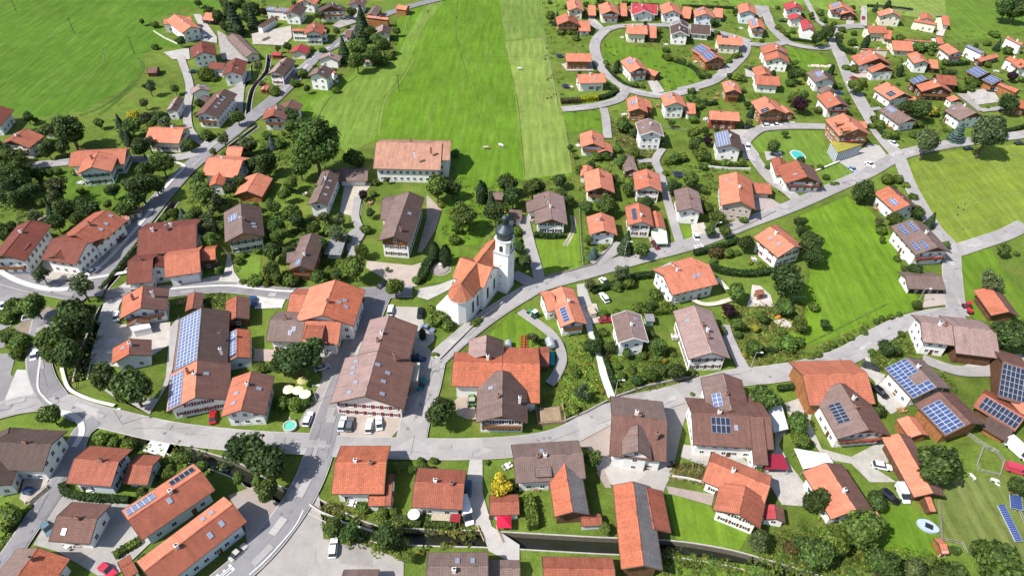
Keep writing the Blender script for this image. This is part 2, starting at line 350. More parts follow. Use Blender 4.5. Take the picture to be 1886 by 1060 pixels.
def roof_pt(V, side, x, f, lift=0.0):                  # f = 0 at the ridge, 1 at the eave
    s = V['es'] if side == 'e' else -V['es']; w = V['w'] if side == 'e' else V['wo']; y = s * w * f
    return Vector((x, y, V['Hr'] - w * f * V['pt'] + lift)), s
def panel(roof, V, side, u0, u1, f0, f1, mat, nm='solar_panel'):
    L = V['L']; x0, x1 = -L/2 + u0*L, -L/2 + u1*L
    p, s = roof_pt(V, side, x0, f0, .14); q, _ = roof_pt(V, side, x0, f1, .14)
    sl = (q - p).length; mb = MB(); wx = x1 - x0
    a, b, c, d = p, p + Vector((wx, 0, 0)), q + Vector((wx, 0, 0)), q
    f = [a, b, c, d]; nx, ny = max(1, round(wx / 1.05)), max(1, round(sl / 1.7)); uv = [(0, 0), (nx * 1.0, 0), (nx * 1.0, ny * 1.65), (0, ny * 1.65)]
    if 'fine' in mat: nx, ny = max(1, round(wx / 1.3)), max(1, round(sl / 1.0)); uv = [(0, 0), (nx * 1.3, 0), (nx * 1.3, ny), (0, ny)]
    if (b - a).cross(c - a).z < 0: f.reverse(); uv.reverse()
    mb.face(f, 0, uv)
    dn = Vector((0, 0, -.12)); k = len(f)
    for i in range(k): mb.face([f[i] + dn, f[(i+1)%k] + dn, f[(i+1)%k], f[i]], 1)
    return link(nm, mb.mesh(nm, [mat, 'tyre']), roof)
def skylight(roof, V, side, x, f):
    p, s = roof_pt(V, side, x, f, .1); dy = Vector((0, s, -V['pt'])).normalized(); nrm = Vector((0, s * V['pt'], 1)).normalized()
    key = ('sky', s, round(V['pt'], 3))
    if key not in WIN:
        mb = MB(); mb.obox((0,0,0), (.45,0,0), dy*.65, nrm*.1, 0); mb.obox(nrm*.06, (.36,0,0), dy*.55, nrm*.06, 1); WIN[key] = mb.mesh('skylight', ['metal', 'solar_blue'])
        WIN[key].materials[1] = MATS['glass_sky']
    return link('skylight', WIN[key], roof, p, 0, (.5, .5, .52))
mat_fixed('glass_sky', (0.25, 0.3, 0.4), 0.15, 0.7)
HOUSES = []          # (label, px, py, radius_px)
def H(lbl, cat, t, vols, roof='o', wall='W', solar=(), chim=None, sky=None, shut=None, balc=0, gw=None, win=True, doors=0, trim=None, name=None, pitch=23, group=None, flowers=0, seed=None, dense=0):
    if cat == 'barn' and not dense: win = False
    Vs = []
    for v in vols: Vs.append(vol(t, v, pitch, Vs))
    V0 = Vs[0]; rnd = random.Random(lbl)
    root = link(name or {'barn': 'barn', 'shed': 'shed', 'garage': 'garage'}.get(cat, 'house'), None, None, (V0['C'].x, V0['C'].y, 0), V0['ang'])
    tag(root, lbl, cat, group)
    roofs = roof.split(','); R0 = Matrix.Rotation(-V0['ang'], 3, 'Z'); fl = []
    for i, V in enumerate(Vs):
        d = R0 @ (V['C'] - V0['C']); fr = ((d.x, d.y), V['ang'] - V0['ang']); fl.append(fr)
        rr = roofs[min(i, len(roofs)-1)]; ce, co = rr[0], (rr[1] if len(rr) > 1 else rr[0])  # many pairs paint the slope turned from the sun darker
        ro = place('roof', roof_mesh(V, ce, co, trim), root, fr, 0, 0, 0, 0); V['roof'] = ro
        wk = V['o'].get('wall', wall); wm, wc = WC[wk]; jit = rnd.uniform(-.04, .03)
        wc = tuple(x + jit * x for x in wc); place('wall', wall_mesh(V, wm), root, fr, 0, 0, 0, 0, wc)
        X, y0, y1, Hr, ze, zr, zt, pt = V['wx'], V['wy0'], V['wy1'], V['Hr'], V['ze'], V['zr'], V['zt'], V['pt']
        A2 = V['ang']; ca, sa = cos(A2), sin(A2)
        def world(x, y, z): return V['C'].x + ca*x - sa*y, V['C'].y + sa*x + ca*y, z
        g = V['o'].get('gw', gw)
        if g and not V['o'].get('plain'):                     # boarded upper gable, front and back
            zb = max(2.6, ze - (0.2 if g == 1 else 2.4))
            for sx in (1, -1):
                mb = MB()
                pts = [(y0 - .0, zb), (y1 + .0, zb), (y1, zt(y1)), (0, zr), (y0, zt(y0))]
                for xa, xb in ((X * sx, (X + .07) * sx),):
                    mb.loft([[(xa, y, z) for y, z in pts], [(xb, y, z) for y, z in pts]][::sx])
                place('gable_boarding', mb.mesh('gable_boarding', 'timber'), root, fr, 0, 0, 0, 0, (.15, .075, .035) if g != 3 else (.42, .24, .15))
        h = V['L'] / 2
        if win and not V['o'].get('nowin'):
            sills = [z for z in (0.9, 3.6, 6.3, 9.0) if z + 1.6 < ze + 0.3]
            stx = 2.3 if dense else 2.9
            # long sides
            for sd, yw in ((1, y1), (-1, y0)):
                if not faces_cam(world(0, yw, ze), (-sa * sd, ca * sd, 0)): continue
                n = max(1, int((2 * X - 1.2) / stx))
                for z in sills:
                    for k in range(n):
                        if rnd.random() < (.0 if dense else .14): continue
                        x = (k + .5) / n * (2*X - 1) - X + .5
                        place('window', win_mesh(shut), root, fr, x, yw, z, 0 if sd > 0 else pi)
            for sx in (1, -1):
                if V['o'].get('x'): continue
                if not faces_cam(world(X * sx, 0, ze), (ca * sx, sa * sx, 0)): continue
                n = max(1, int((y1 - y0 - 1.0) / (stx - .3)))
                gx = X + (.07 if g else 0)
                for z in sills + [z for z in (3.6, 6.3, 9.0) if z not in sills and z + 1.4 < zr - .5 and z + 1.2 > ze and not V['o'].get('nog')]:
                    for k in range(n):
                        y = (k + .5) / n * (y1 - y0 - .8) + y0 + .4
                        if z + 1.5 > zt(abs(y) + (1.0 if shut else .6)): continue
                        if rnd.random() < (.0 if dense else .1): continue
                        xx = gx if g and z + .6 > max(2.6, ze - (.2 if g == 1 else 2.4)) else X
                        place('window', win_mesh(shut), root, fr, xx * sx, y, z, -sx * pi / 2)
        if balc and i == 0:
            for sx in ((1, -1) if balc == 2 else (1,)):
                z = 3.1 if ze > 4.6 else 2.7; xw = (X + .1) * sx; mb = MB(); yy0, yy1 = y0 + .3, y1 - .3
                xa, xb = sorted((xw, xw + .95 * sx)); mb.box(xa, xb, yy0, yy1, z - .35, z - .2)
                xo = xw + .95 * sx; mb.box(min(xo, xo - .06*sx), max(xo, xo - .06*sx), yy0, yy1, z - .2, z + .75)
                for yy in (yy0, yy1 - .06): mb.box(xa, xb - .07, yy, yy + .06, z - .2, z + .75)
                bo = place('balcony', mb.mesh('balcony', 'timber'), root, fr, 0, 0, 0, 0, (.2, .09, .04))
                if flowers:
                    mb = MB(); r2 = random.Random(lbl)
                    for k in range(int((yy1 - yy0) * 5)):
                        y = r2.uniform(yy0, yy1); x = xo + .12 * sx; s = r2.uniform(.1, .2); mb.box(x - s*.6, x + s*.6, y - s, y + s, z + .55 - s*1.5, z + .62 + s, 0 if r2.random() < .6 else 1)
                    link('flower_boxes', mb.mesh('flower_boxes', ['flowers', 'shutter_green']), bo)
    V = V0; X, y0, y1 = V['wx'], V['wy0'], V['wy1']
    if doors:
        es = V['es']; yw = y1 if es > 0 else y0; n = doors
        for k in range(n):
            x = (k + .5) / n * (2 * X - .6) - X + .3; place('door', door_mesh(2.4, min(2.2, V['ze'] - .3), True), root, fl[0], x, yw, 0, 0 if es > 0 else pi)
    elif win and cat not in ('barn', 'shed'):
        es = V['es']; yw = y1 if es > 0 else y0; place('door', door_mesh(1.1, 2.1, False), root, fl[0], X * rnd.uniform(-.7, .7) // 2.9 * 2.9, yw, .05, 0 if es > 0 else pi)
    if chim is None: chim = [(0, rnd.uniform(.3, .7), rnd.uniform(-.12, .12))] if cat not in ('barn', 'shed', 'garage', 'hut') else []
    for j, (vi, u, f) in enumerate(chim):
        V = Vs[vi]; sd = 'e' if f >= 0 else 'o'; p, s = roof_pt(V, sd, -V['L']/2 + u*V['L'], abs(f)); chimney(V['roof'], p.x, p.y, V['Hr'], (len(lbl) + j) % 2 if cat != 'x' else 2)
    for vi, sd, u0, u1, f0, f1, mt in solar: panel(Vs[vi]['roof'], Vs[vi], sd, u0, u1, f0, f1, {'b': 'solar_blue', 'k': 'solar_dark', 'f': 'solar_fine'}[mt])
    if sky is None: sky = [(0, rnd.choice('eo'), rnd.uniform(.15, .85), rnd.uniform(.35, .6)) for _ in range(rnd.choice((0, 1, 1, 2)))] if not solar and cat == 'house' else []
    for vi, sd, u, f in sky: skylight(Vs[vi]['roof'], Vs[vi], sd, -Vs[vi]['L']/2 + u*Vs[vi]['L'], f)
    c = to_px((V0['C'].x, V0['C'].y, 3)); r = V0['w'] * scale_at(*c)
    HOUSES.append((lbl, c[0], c[1], r)); V0['root'] = root
    return root, Vs, fl

# ---------------- plants ----------------
def leaf_card(mb, c, n, s, tint, rnd):
    n = Vector(n).normalized(); x = n.orthogonal().normalized(); x.rotate(Matrix.Rotation(rnd.uniform(0, 6.28), 3, n)); y = n.cross(x)
    k = rnd.uniform(.6, 1.0); c = Vector(c)
    mb.face([c - x*s - y*s*k*.5, c + x*s*.3 - y*s*k, c + x*s + y*s*k*.4 + n*s*.25, c - x*s*.2 + y*s*k], 0, None, tint)
def rnd_dir(r):
    z = r.uniform(-1, 1); a = r.uniform(0, 2*pi); q = math.sqrt(1 - z*z); return Vector((q*cos(a), q*sin(a), z))
def core(mb, c, r, tint, rnd, seg=7):
    rings = []
    for i in range(5):
        ph = -pi/2 + pi * (i + .3) / 4.6; rings.append([(c[0] + r*cos(ph)*cos(2*pi*j/seg)*rnd.uniform(.85, 1.1), c[1] + r*cos(ph)*sin(2*pi*j/seg)*rnd.uniform(.85, 1.1), c[2] + r*sin(ph)) for j in range(seg)])
    mb.loft(rings, 0, True, tint)
CROWN = {}
def crown_mesh(kind, var):
    key = (kind, var)
    if key in CROWN: return CROWN[key]
    rnd = random.Random(hash(kind) % 1000 * 0 + {'round': 1, 'conifer': 2, 'bush': 3, 'column': 4, 'loose': 5, 'willow': 6, 'big': 7}[kind] * 17 + var); mb = MB()
    def tn():
        k = rnd.choice((.6, .8, .95, 1.1, 1.3, 1.5)); return (k * rnd.uniform(.9, 1.1), k, k * rnd.uniform(.7, 1.1))
    lobes = []
    if kind in ('round', 'bush', 'loose', 'big', 'willow'):
        n = {'round': 15, 'bush': 8, 'loose': 16, 'big': 42, 'willow': 18}[kind]; rr = {'round': (.3, .46), 'bush': (.4, .6), 'loose': (.18, .34), 'big': (.2, .32), 'willow': (.25, .4)}[kind]
        for i in range(n):
            d = rnd_dir(rnd); r = rnd.uniform(*rr); q = rnd.uniform(.35, 1.0) * (1 - r)
            lobes.append((Vector((d.x * q, d.y * q, d.z * q * .92)), r))
        if kind != 'loose': lobes.append((Vector((0, 0, 0)), .62))
        cards = {'round': 2400, 'bush': 1100, 'loose': 1500, 'big': 6500, 'willow': 2600}[kind]; size = {'round': .075, 'bush': .13, 'loose': .07, 'big': .042, 'willow': .07}[kind]
        tot = sum(r*r for _, r in lobes)
        for c, r in lobes:
            core(mb, c, r * (.78 if kind != 'loose' else .45), (.6, .6, .5), rnd)  # lobe core tinted darker: inner crown shade put into the colour
            lt = rnd.uniform(.78, 1.22)
            for _ in range(int(cards * r*r / tot)):
                d = rnd_dir(rnd); p = c + d * r * rnd.uniform(.8, 1.12)
                if any((p - c2).length < r2 * .72 for c2, r2 in lobes if r2 != r): continue
                t = tn(); nn = d + rnd_dir(rnd) * .8
                if kind == 'willow': nn = Vector((d.x, d.y, .2)) + rnd_dir(rnd) * .3
                leaf_card(mb, p, nn, size * rnd.uniform(.6, 1.4), tuple(x * lt for x in t), rnd)
    else:
        col = kind == 'column'
        # unit: height 2 (z -1..1), base radius about .5
        rings = []
        prof = [(-1, .3), (-.8, .42 if col else .6), (-.2, .42 if col else .42), (.5, .33 if col else .2), (1, .03)]
        for z, r in prof: rings.append([(r*.8*cos(2*pi*j/9)*rnd.uniform(.8, 1.1), r*.8*sin(2*pi*j/9)*rnd.uniform(.8, 1.1), z) for j in range(9)])
        mb.loft(rings, 0, True, (.4, .42, .4))  # dark inner cone paints the shade behind the needles
        for _ in range(1500 if not col else 1200):
            u = rnd.random() ** (1.35 if not col else 1.0); z = -1 + 2*u
            r = (.65 * (1 - u) + .03) if not col else .44 * (1 - abs(2*u - .8) ** 3 * .45 if u < .9 else .45)
            tier = 1.0 if col else (.72 + .4 * abs(((u * 9) % 1) - .2)); a = rnd.uniform(0, 6.28)
            p = Vector((cos(a) * r * tier, sin(a) * r * tier, z)) * 1.0
            leaf_card(mb, p, Vector((cos(a), sin(a), .9 if not col else .3)) + rnd_dir(rnd) * .5, .075 * rnd.uniform(.6, 1.3), tn(), rnd)
    CROWN[key] = mb.mesh('crown', 'leaves'); return CROWN[key]
TRUNK = {}
def trunk_mesh(var):
    if var not in TRUNK:
        rnd = random.Random(var); mb = MB(); mb.tube((0,0,-.02), (0,0,.5), .055, .04, 7); mb.tube((0,0,.5), (.02,0,.8), .04, .02, 6)
        for i in range(4):
            a = i * 1.57 + rnd.uniform(-.4, .4); mb.tube((0,0,.38 + .06*i), (.25*cos(a), .25*sin(a), .62 + .06*i), .022, .01, 5)
        TRUNK[var] = mb.mesh('trunk', 'bark')
    return TRUNK[var]
# code: (name, crown kind, colour, height over width, crown share, size words, look)
TREE = dict(
 r=('broadleaf_tree', 'round', (.10, .155, .034), 1.15, 'leafy green tree', 'tree'),
 R=('broadleaf_tree', 'big', (.066, .118, .025), 1.05, 'huge dark green spreading tree', 'tree'),
 D=('broadleaf_tree', 'round', (.062, .102, .027), 1.15, 'dark green dense tree', 'tree'),
 c=('conifer_tree', 'conifer', (.042, .078, .034), 2.0, 'dark pointed conifer', 'tree'),
 C=('blue_spruce', 'conifer', (.075, .13, .13), 1.6, 'blue-grey spruce', 'tree'),
 l=('columnar_tree', 'column', (.032, .060, .022), 2.3, 'narrow upright evergreen', 'tree'),
 u=('garden_shrub', 'bush', (.11, .17, .032), .85, 'rounded green shrub', 'shrub'),
 s=('orchard_tree', 'loose', (.11,.135,.06), 1.2, 'grey-green thin-leaved tree', 'tree'),
 W=('willow_tree', 'willow', (.095, .135, .060), 1.2, 'silvery green feathery tree', 'tree'),
 w=('young_tree', 'round', (.13, .19, .035), 1.2, 'light green leafy tree', 'tree'),
 y=('golden_shrub', 'round', (.42, .38, .04), 1.0, 'yellow-leaved tree', 'shrub'),
 Y=('flowering_shrub', 'bush', (.30, .28, .05), .8, 'low yellowish shrub', 'shrub'),
 p=('copper_beech', 'round', (.035, .014, .022), 1.1, 'dark purple-leaved tree', 'tree'),
 b=('brown_shrub', 'bush', (.10, .085, .035), .8, 'low brownish shrub', 'shrub'))
TREES = []
def T(t, code, spec):
    nm, kind, colr, hw, look, cat = TREE[code]
    for x, y, wpx in spec:
        px, py = tp(t, x, y); wpx = wpx / TILES[t][2]
        D = wpx / scale_at(px, py, 3)
        for _ in range(4):
            Ht = D * hw * (1.15 if kind not in ('bush',) else 1.0)
            if kind in ('conifer', 'column'):
                Ht = D * hw * 1.05; zc = Ht * .5
            elif kind == 'bush': zc = D * .38
            else: zc = Ht - D * .5 * .95
            D = wpx / scale_at(px, py, zc)
        # conifer height in picture is foreshortened, crown centre kept on the pixel
        c = P(px, py, zc); TREES.append(dict(c=c, D=D, zc=zc, Ht=Ht, kind=kind, nm=nm, col=colr, look=look, cat=cat, px=px, py=py, w=wpx, code=code))
def build_tree(d, label, group, i):
    rnd = random.Random(i); k = rnd.uniform(.8, 1.22); g = rnd.uniform(-.12, .12)
    colr = (d['col'][0] * k * (1 + g), d['col'][1] * k, d['col'][2] * k * (1 - g))
    var = i % (4 if d['kind'] not in ('big',) else 2); R = d['D'] / 2 * (1.2 if d['kind'] != 'bush' else 1.3)
    root = link(d['nm'], None, None, (d['c'].x, d['c'].y, 0), rnd.uniform(0, 6.28)); tag(root, label, d['cat'], group)
    cz = d['zc'] if d['kind'] != 'bush' else R * .6
    cr_ = link('crown', crown_mesh(d['kind'], var), root, (0, 0, cz), 0, colr)
    if d['kind'] in ('conifer', 'column'): cr_.scale = (R * (1.75 if d['kind'] == 'conifer' else 2.2), R * (1.75 if d['kind'] == 'conifer' else 2.2), d['Ht'] / 2 * .97); 
    else: cr_.scale = (R * rnd.uniform(.96, 1.08), R * rnd.uniform(.96, 1.08), R * (.95 if d['kind'] != 'bush' else .75))
    if d['kind'] in ('conifer', 'column'): cr_.location.z = d['Ht'] * .52
    if d['kind'] != 'bush' and d['w'] > 9:
        tk = link('trunk', trunk_mesh(i % 3), root); s = d['Ht']; tk.scale = (s * .55, s * .55, s * (.9 if d['kind'] not in ('conifer', 'column') else .5))
    return root
def leafy_strip(pts, w, h, rnd, dens=9, size=.28):
    mb = MB()
    L, R = side_pts(pts, w * .86); hh = h * .93
    rings = [[(l.x, l.y, 0), (l.x, l.y, hh), (r.x, r.y, hh), (r.x, r.y, 0)] for l, r in zip(L, R)]
    mb.loft([list(reversed(q)) for q in rings], 0, True, (.5, .5, .45))  # hedge body tinted darker, shade between the leaves painted in
    for a, b in zip(pts[:-1], pts[1:]):
        d = b - a; ln = d.length
        if ln < .01: continue
        d.normalize(); nn = Vector((-d.y, d.x, 0))
        for _ in range(int(ln * (w + 2*h) * dens)):
            q = rnd.uniform(-(h + w/2), h + w/2); p = a + d * rnd.uniform(0, ln)
            if abs(q) < w/2: c = p + nn * q + Vector((0, 0, h * rnd.uniform(.92, 1.1))); n = Vector((0, 0, 1))
            else: s = 1 if q > 0 else -1; c = p + nn * s * w/2 * rnd.uniform(.92, 1.12) + Vector((0, 0, h - (abs(q) - w/2))); n = nn * s
            k = rnd.choice((.7, .9, 1.1, 1.35)); leaf_card(mb, c, n + rnd_dir(rnd) * .8, size * rnd.uniform(.6, 1.2), (k, k, k), rnd)
    return mb.mesh('hedge', 'leaves')
HEDGES = []
def hedge(label, t, pts, w=1.2, h=1.4, col=(.045, .085, .022), smooth=True):
    p = gp(t, pts); p = spline(p, 4) if smooth and len(p) > 2 else p
    c = sum(p, Vector()) / len(p); me = leafy_strip([q - c for q in p], w, h, random.Random(label))
    o = link('hedge', me, None, (c.x, c.y, 0), 0, col); tag(o, label, 'hedge')

# ---------------- vehicles and street things ----------------
CARM = {}
def car_meshes(style):
    if style in CARM: return CARM[style]
    L, Wd, Ht = {'car': (4.4, 1.8, 1.45), 'wagon': (4.7, 1.82, 1.5), 'van': (5.0, 1.95, 2.0), 'camper': (6.6, 2.2, 2.8)}[style]
    h = L / 2; w = Wd / 2
    def ring(x, hw, z0, z1, sh=.8): return [(x, -hw, z0), (x, hw, z0), (x, hw, z0 + (z1 - z0) * .62), (x, hw * sh, z1), (x, -hw * sh, z1), (x, -hw, z0 + (z1 - z0) * .62)]
    mb = MB(); box = style in ('van', 'camper'); zb = .8 if not box else .95
    mb.loft([ring(-h, w*.82, .4, zb*.86), ring(-h+.15, w*.95, .3, zb*.98), ring(-h+.8, w, .25, zb, .9), ring(h-1.3, w, .25, zb, .9), ring(h-.35, w*.93, .3, zb*.85, .88), ring(h, w*.78, .38, zb*.68)])
    x0, x1, x2, x3 = {'car': (-h+.55, -h+1.2, h-2.0, h-1.25), 'wagon': (-h+.15, -h+.5, h-2.1, h-1.35), 'van': (-h+.08, -h+.25, h-1.5, h-.75), 'camper': (-h+.05, -h+.1, h-1.6, h-.9)}[style]
    body = mb
    mb.box(x1 + .05, x2 - .1, -w*.74, w*.74, Ht - .06, Ht, 0)
    if box: mb.box(x0, x2 - .35, -w*.93, w*.93, zb - .02, Ht - .03, 0)
    gb = MB(); gb.loft([[(x0, -w*.86, zb-.03), (x0, w*.86, zb-.03), (x1, w*.7, Ht-.05), (x1, -w*.7, Ht-.05)], [(x3, -w*.86, zb-.05), (x3, w*.86, zb-.05), (x2, w*.7, Ht-.05), (x2, -w*.7, Ht-.05)]])
    wb = MB(); wb.v = []; k = 14
    for y in (-.11, .11): pass
    wb.loft([[(cos(2*pi*i/k)*.33, y, .33 + sin(2*pi*i/k)*.33) for i in range(k)] for y in (-.1, .1)])
    lb = MB(); lb.box(-.03, .03, -.17, .17, -.07, .07)
    CARM[style] = (body.mesh('body', 'car_paint'), gb.mesh('windows', 'glass'), wb.mesh('wheel', 'tyre'), lb.mesh('headlight', 'white_trim'), L, Wd, zb); return CARM[style]
CARS = []
def car(label, t, p, q, col, style='car', ground=0.1, length=None):
    a, b = P(*tp(t, *p), .6), P(*tp(t, *q), .6); c = (a + b) / 2; d = b - a
    body, win, wheel, light, L, Wd, zb = car_meshes(style)
    root = link('parked_car' if style in ('car', 'wagon') else {'van': 'van', 'camper': 'motorhome'}[style], None, None, (c.x, c.y, ground), atan2(d.y, d.x))
    tag(root, label, 'car' if style in ('car', 'wagon') else style if style == 'van' else 'motorhome', 'vehicles parked around the village')
    link('body', body, root, (0,0,0), 0, col); link('windows', win, root)
    for x in (-L*.31, L*.31):
        for y in (-Wd/2 + .08, Wd/2 - .08): link('wheel', wheel, root, (x, y, 0))
    for y in (-Wd*.3, Wd*.3): link('headlight', light, root, (L/2 - .12, y, zb * .62))
    return root
def simple(name, label, cat, mb, mats, t, p, z=0, rz=0, col=None, group=None, kind=None):
    w = P(*tp(t, *p), z); o = link(name, mb.mesh(name, mats), None, (w.x, w.y, 0), rz, col); tag(o, label, cat, group); return o
def lamp(label, t, base, top, arm=1.2):
    b = P(*tp(t, *base)); h = 6.5
    root = link('street_lamp', None, None, (b.x, b.y, 0)); tag(root, label, 'street lamp', 'street lamps along the village roads')
    mb = MB(); mb.tube((0,0,0), (0,0,h), .11, .07, 8); mb.tube((0,0,h), (arm,0,h+.15), .05, .05, 6); link('pole', mb.mesh('pole', 'metal'), root, (0,0,0), 0, (.6,.6,.6))
    mb = MB(); mb.box(arm - .1, arm + .6, -.18, .18, h + .08, h + .24); link('lamp_head', mb.mesh('lamp_head', 'paint'), root, (0,0,0), 0, (.8,.8,.8))
def pole(label, t, base, h=8, wires=True):
    b = P(*tp(t, *base)); root = link('utility_pole', None, None, (b.x, b.y, 0), .5); tag(root, label, 'utility pole', 'wooden power poles in the meadows')
    mb = MB(); mb.tube((0,0,0), (0,0,h), .17, .11, 8); link('pole', mb.mesh('pole', 'bark'), root)
    mb = MB(); mb.box(-.9, .9, -.07, .07, h - .5, h - .36); mb.tube((-.8,0,h-.36), (-.8,0,h-.15), .06); mb.tube((.8,0,h-.36), (.8,0,h-.15), .06); link('crossarm', mb.mesh('crossarm', 'bark'), root)
def fence(label, t, pts, h=1.0, mat='timber', col=(.25,.2,.15), step=2.5, rails=2, cat='fence', solid=False, w=.06, smooth=False):
    p = gp(t, pts); p = spline(p, 4) if smooth and len(p) > 2 else p
    c = sum(p, Vector()) / len(p); mb = MB()
    for a, b in zip(p[:-1], p[1:]):
        a, b = a - c, b - c; d = b - a; ln = d.length
        if ln < .05: continue
        u = d / ln; nn = Vector((-u.y, u.x, 0))
        if solid: mb.obox((a + b)/2 + Vector((0,0,h/2)), d/2, nn*w, (0,0,h/2)); continue
        for i in range(rails): mb.obox((a+b)/2 + Vector((0,0,h*(i+1)/rails - .1)), d/2, nn*.03, (0,0,.06))
        for i in range(max(1, int(ln/step))): mb.obox(a + u*step*i + Vector((0,0,h/2)), u*.06, nn*.06, (0,0,h/2))
    o = link({'fence': 'wooden_fence', 'wall': 'garden_wall'}.get(cat, cat), mb.mesh('fence', mat), None, (c.x, c.y, 0), 0, col); tag(o, label, cat); return o
# ---------------- ground, creek, meadows, yards, roads ----------------
GARDEN = (.112, .168, .026)
creek1 = [(140,868),(190,838),(215,800),(235,797),(300,816),(350,838),(430,864),(500,905),(570,928),(605,946),(650,968),(700,984),(800,990),(885,992),(960,996),(1100,1004),(1235,1010),(1330,1024),(1400,1042),(1520,1078),(1700,1140),(1900,1210)]
creek1 = creek1[3:]
creek2 = [(322,372),(290,415),(250,466),(215,505),(188,536)]
creek3 = [(197,560),(175,610),(158,655),(147,702)]
creek4 = [(496,100),(491,132),(468,160),(460,185),(457,214)]
creek5 = [(475,232),(448,252),(424,270)]
holes = []; CRK = []
for cpts, w in ((creek1, 3.5), (creek2, 2.6), (creek3, 3.2), (creek4, 1.9), (creek5, 1.8)):
    s = spline([P(x, y) for x, y in cpts], 4); L, R = side_pts(s, w); holes.append(L + R[::-1]); CRK.append((s, L, R, w))
outer = [Vector((-1600, -400, 0)), Vector((1600, -400, 0)), Vector((1600, 2600, 0)), Vector((-1600, 2600, 0))]
structure('ground', poly_mesh('ground', outer, 0, 'grass', holes), GARDEN)
mb = MB(); mw = MB()
for s, L, R, w in CRK:
    for a in (L, R):
        sg = 1 if a is L else -1
        for p, q in zip(a[:-1], a[1:]):
            f = [(p.x, p.y, -2.6), (q.x, q.y, -2.6), (q.x, q.y, -.002), (p.x, p.y, -.002)]
            mb.face(f[::-sg])
    for i in range(len(s) - 1): mw.face([(L[i].x, L[i].y, -1.7), (R[i].x, R[i].y, -1.7), (R[i+1].x, R[i+1].y, -1.7), (L[i+1].x, L[i+1].y, -1.7)])
    for e, k in ((0, 1), (-1, -1)): mb.face([(L[e].x, L[e].y, -2.6), (R[e].x, R[e].y, -2.6), (R[e].x, R[e].y, -.002), (L[e].x, L[e].y, -.002)][::k])
structure('creek_bank', mb.mesh('creek_bank', 'stone'), (.16, .14, .11))
structure('creek_water', mw.mesh('creek_water', 'water'))
mb = MB()
for (s, L, R, w), both in zip(CRK, (1, 1, 0, 0, 1)):
    for a in (L, R):
        sg = 1 if a is L else -1; k = 0
        for p, q in zip(a[:-1], a[1:]):
            d = (q - p)
            if d.length < .05: continue
            u = d.normalized(); nn = Vector((-u.y, u.x, 0)) * sg; mb.obox((p + q)/2 + nn*.16 + Vector((0,0,.06)), d/2, nn*.14, (0,0,.13))
o = structure('creek_wall_coping', mb.mesh('creek_wall_coping', 'stone'), (.42, .39, .35))
ZL = [0.010]
def area(name, t, pts, mat, col, z=None, smooth=False, kind='structure'):
    p = gp(t, pts)
    if smooth: p = spline(p + [p[0]], 5)[:-1]
    if z is None: z = ZL[0]; ZL[0] += .004
    return structure(name, poly_mesh(name, p, z, mat), col)
M1 = (.082, .170, .014); M2 = (.145, .235, .030); M3 = (.185, .26, .045)
area('meadow', 'Z', [(0,0),(390,0),(420,5),(385,25),(345,10),(300,30),(285,40),(305,70),(340,92),(300,85),(262,100),(270,128),(225,165),(150,205),(80,215),(40,210),(0,205),(-60,215),(-220,-20),(-30,-60),(380,-60)], 'meadow_a', M1)
area('meadow', 'Z', [(840,-40),(800,0),(772,8),(730,38),(735,62),(728,110),(700,125),(655,130),(620,160),(560,175),(540,195),(585,225),(640,285),(680,262),(828,262),(840,320),(835,345),(1050,325),(1050,290),(1030,190),(1015,120),(1000,60),(1000,-40)], 'meadow_a', (.105,.205,.013))
area('meadow', 'Z', [(655,130),(630,165),(570,190),(590,225),(640,285),(690,255),(705,180),(745,130),(780,50),(820,0),(845,-40),(990,-40),(840,-40),(795,0),(765,35),(728,110)], 'meadow_a', M2)
area('meadow', 'Z', [(920,0),(998,0),(1004,68),(930,75)], 'meadow_dry', (.14,.22,.035))
area('meadow', 'Z', [(928,78),(1004,68),(1020,140),(1036,200),(1054,318),(1000,325),(965,330),(958,250),(945,150)], 'meadow_dry', M3)
area('meadow', 'Z', [(1000,-40),(1000,12),(1060,10),(1200,8),(1330,22),(1480,12),(1560,25),(1750,20),(1740,-40)], 'meadow_dry', M2)
area('meadow', 'Z', [(1550,-20),(1565,18),(1745,38),(1730,-40)], 'meadow_right', M3)
area('meadow', 'Z', [(1735,-40),(1745,38),(1760,75),(1830,70),(1886,58),(2100,60),(2000,-60)], 'meadow_a', (.11,.19,.02))
area('meadow', 'Z', [(1672,306),(1698,285),(1740,280),(1886,264),(2040,250),(2100,400),(1886,418),(1860,424),(1764,458),(1738,430),(1708,390),(1688,350)], 'meadow_right', (.185,.25,.028))
area('meadow', 'Z', [(1472,398),(1560,362),(1600,385),(1640,430),(1662,500),(1690,545),(1690,568),(1620,590),(1540,620),(1480,640),(1440,600),(1490,520),(1500,450)], 'meadow_a', (.122,.222,.014))
area('meadow', 'Z', [(1765,470),(1820,450),(1850,500),(1886,545),(1886,600),(1800,590),(1765,560)], 'meadow_a', (.12,.21,.016))
area('pasture', 'h', [(1230,290),(1240,500),(1240,720),(1420,760),(1500,850),(1886,900),(2050,900),(2050,180),(1800,240),(1520,230),(1380,250)], 'meadow_dry', (.135,.175,.035))
area('lawn', 'f', [(560,385),(640,760),(1150,860),(1230,720),(960,560),(920,490),(600,395)], 'meadow_a', (.135,.228,.018))
area('lawn', 'f', [(500,880),(560,870),(900,920),(1320,985),(1400,1060),(480,1060)], 'meadow_a', (.11,.2,.016))
area('lawn', 'V', [(770,80),(570,265),(690,320),(760,410),(1060,410),(1060,290),(940,170),(840,90)], 'meadow_a', (.12,.215,.016))
area('lawn', 'O', [(110,480),(380,480),(500,340),(520,720),(200,800),(160,700)], 'meadow_a', (.135,.228,.018))
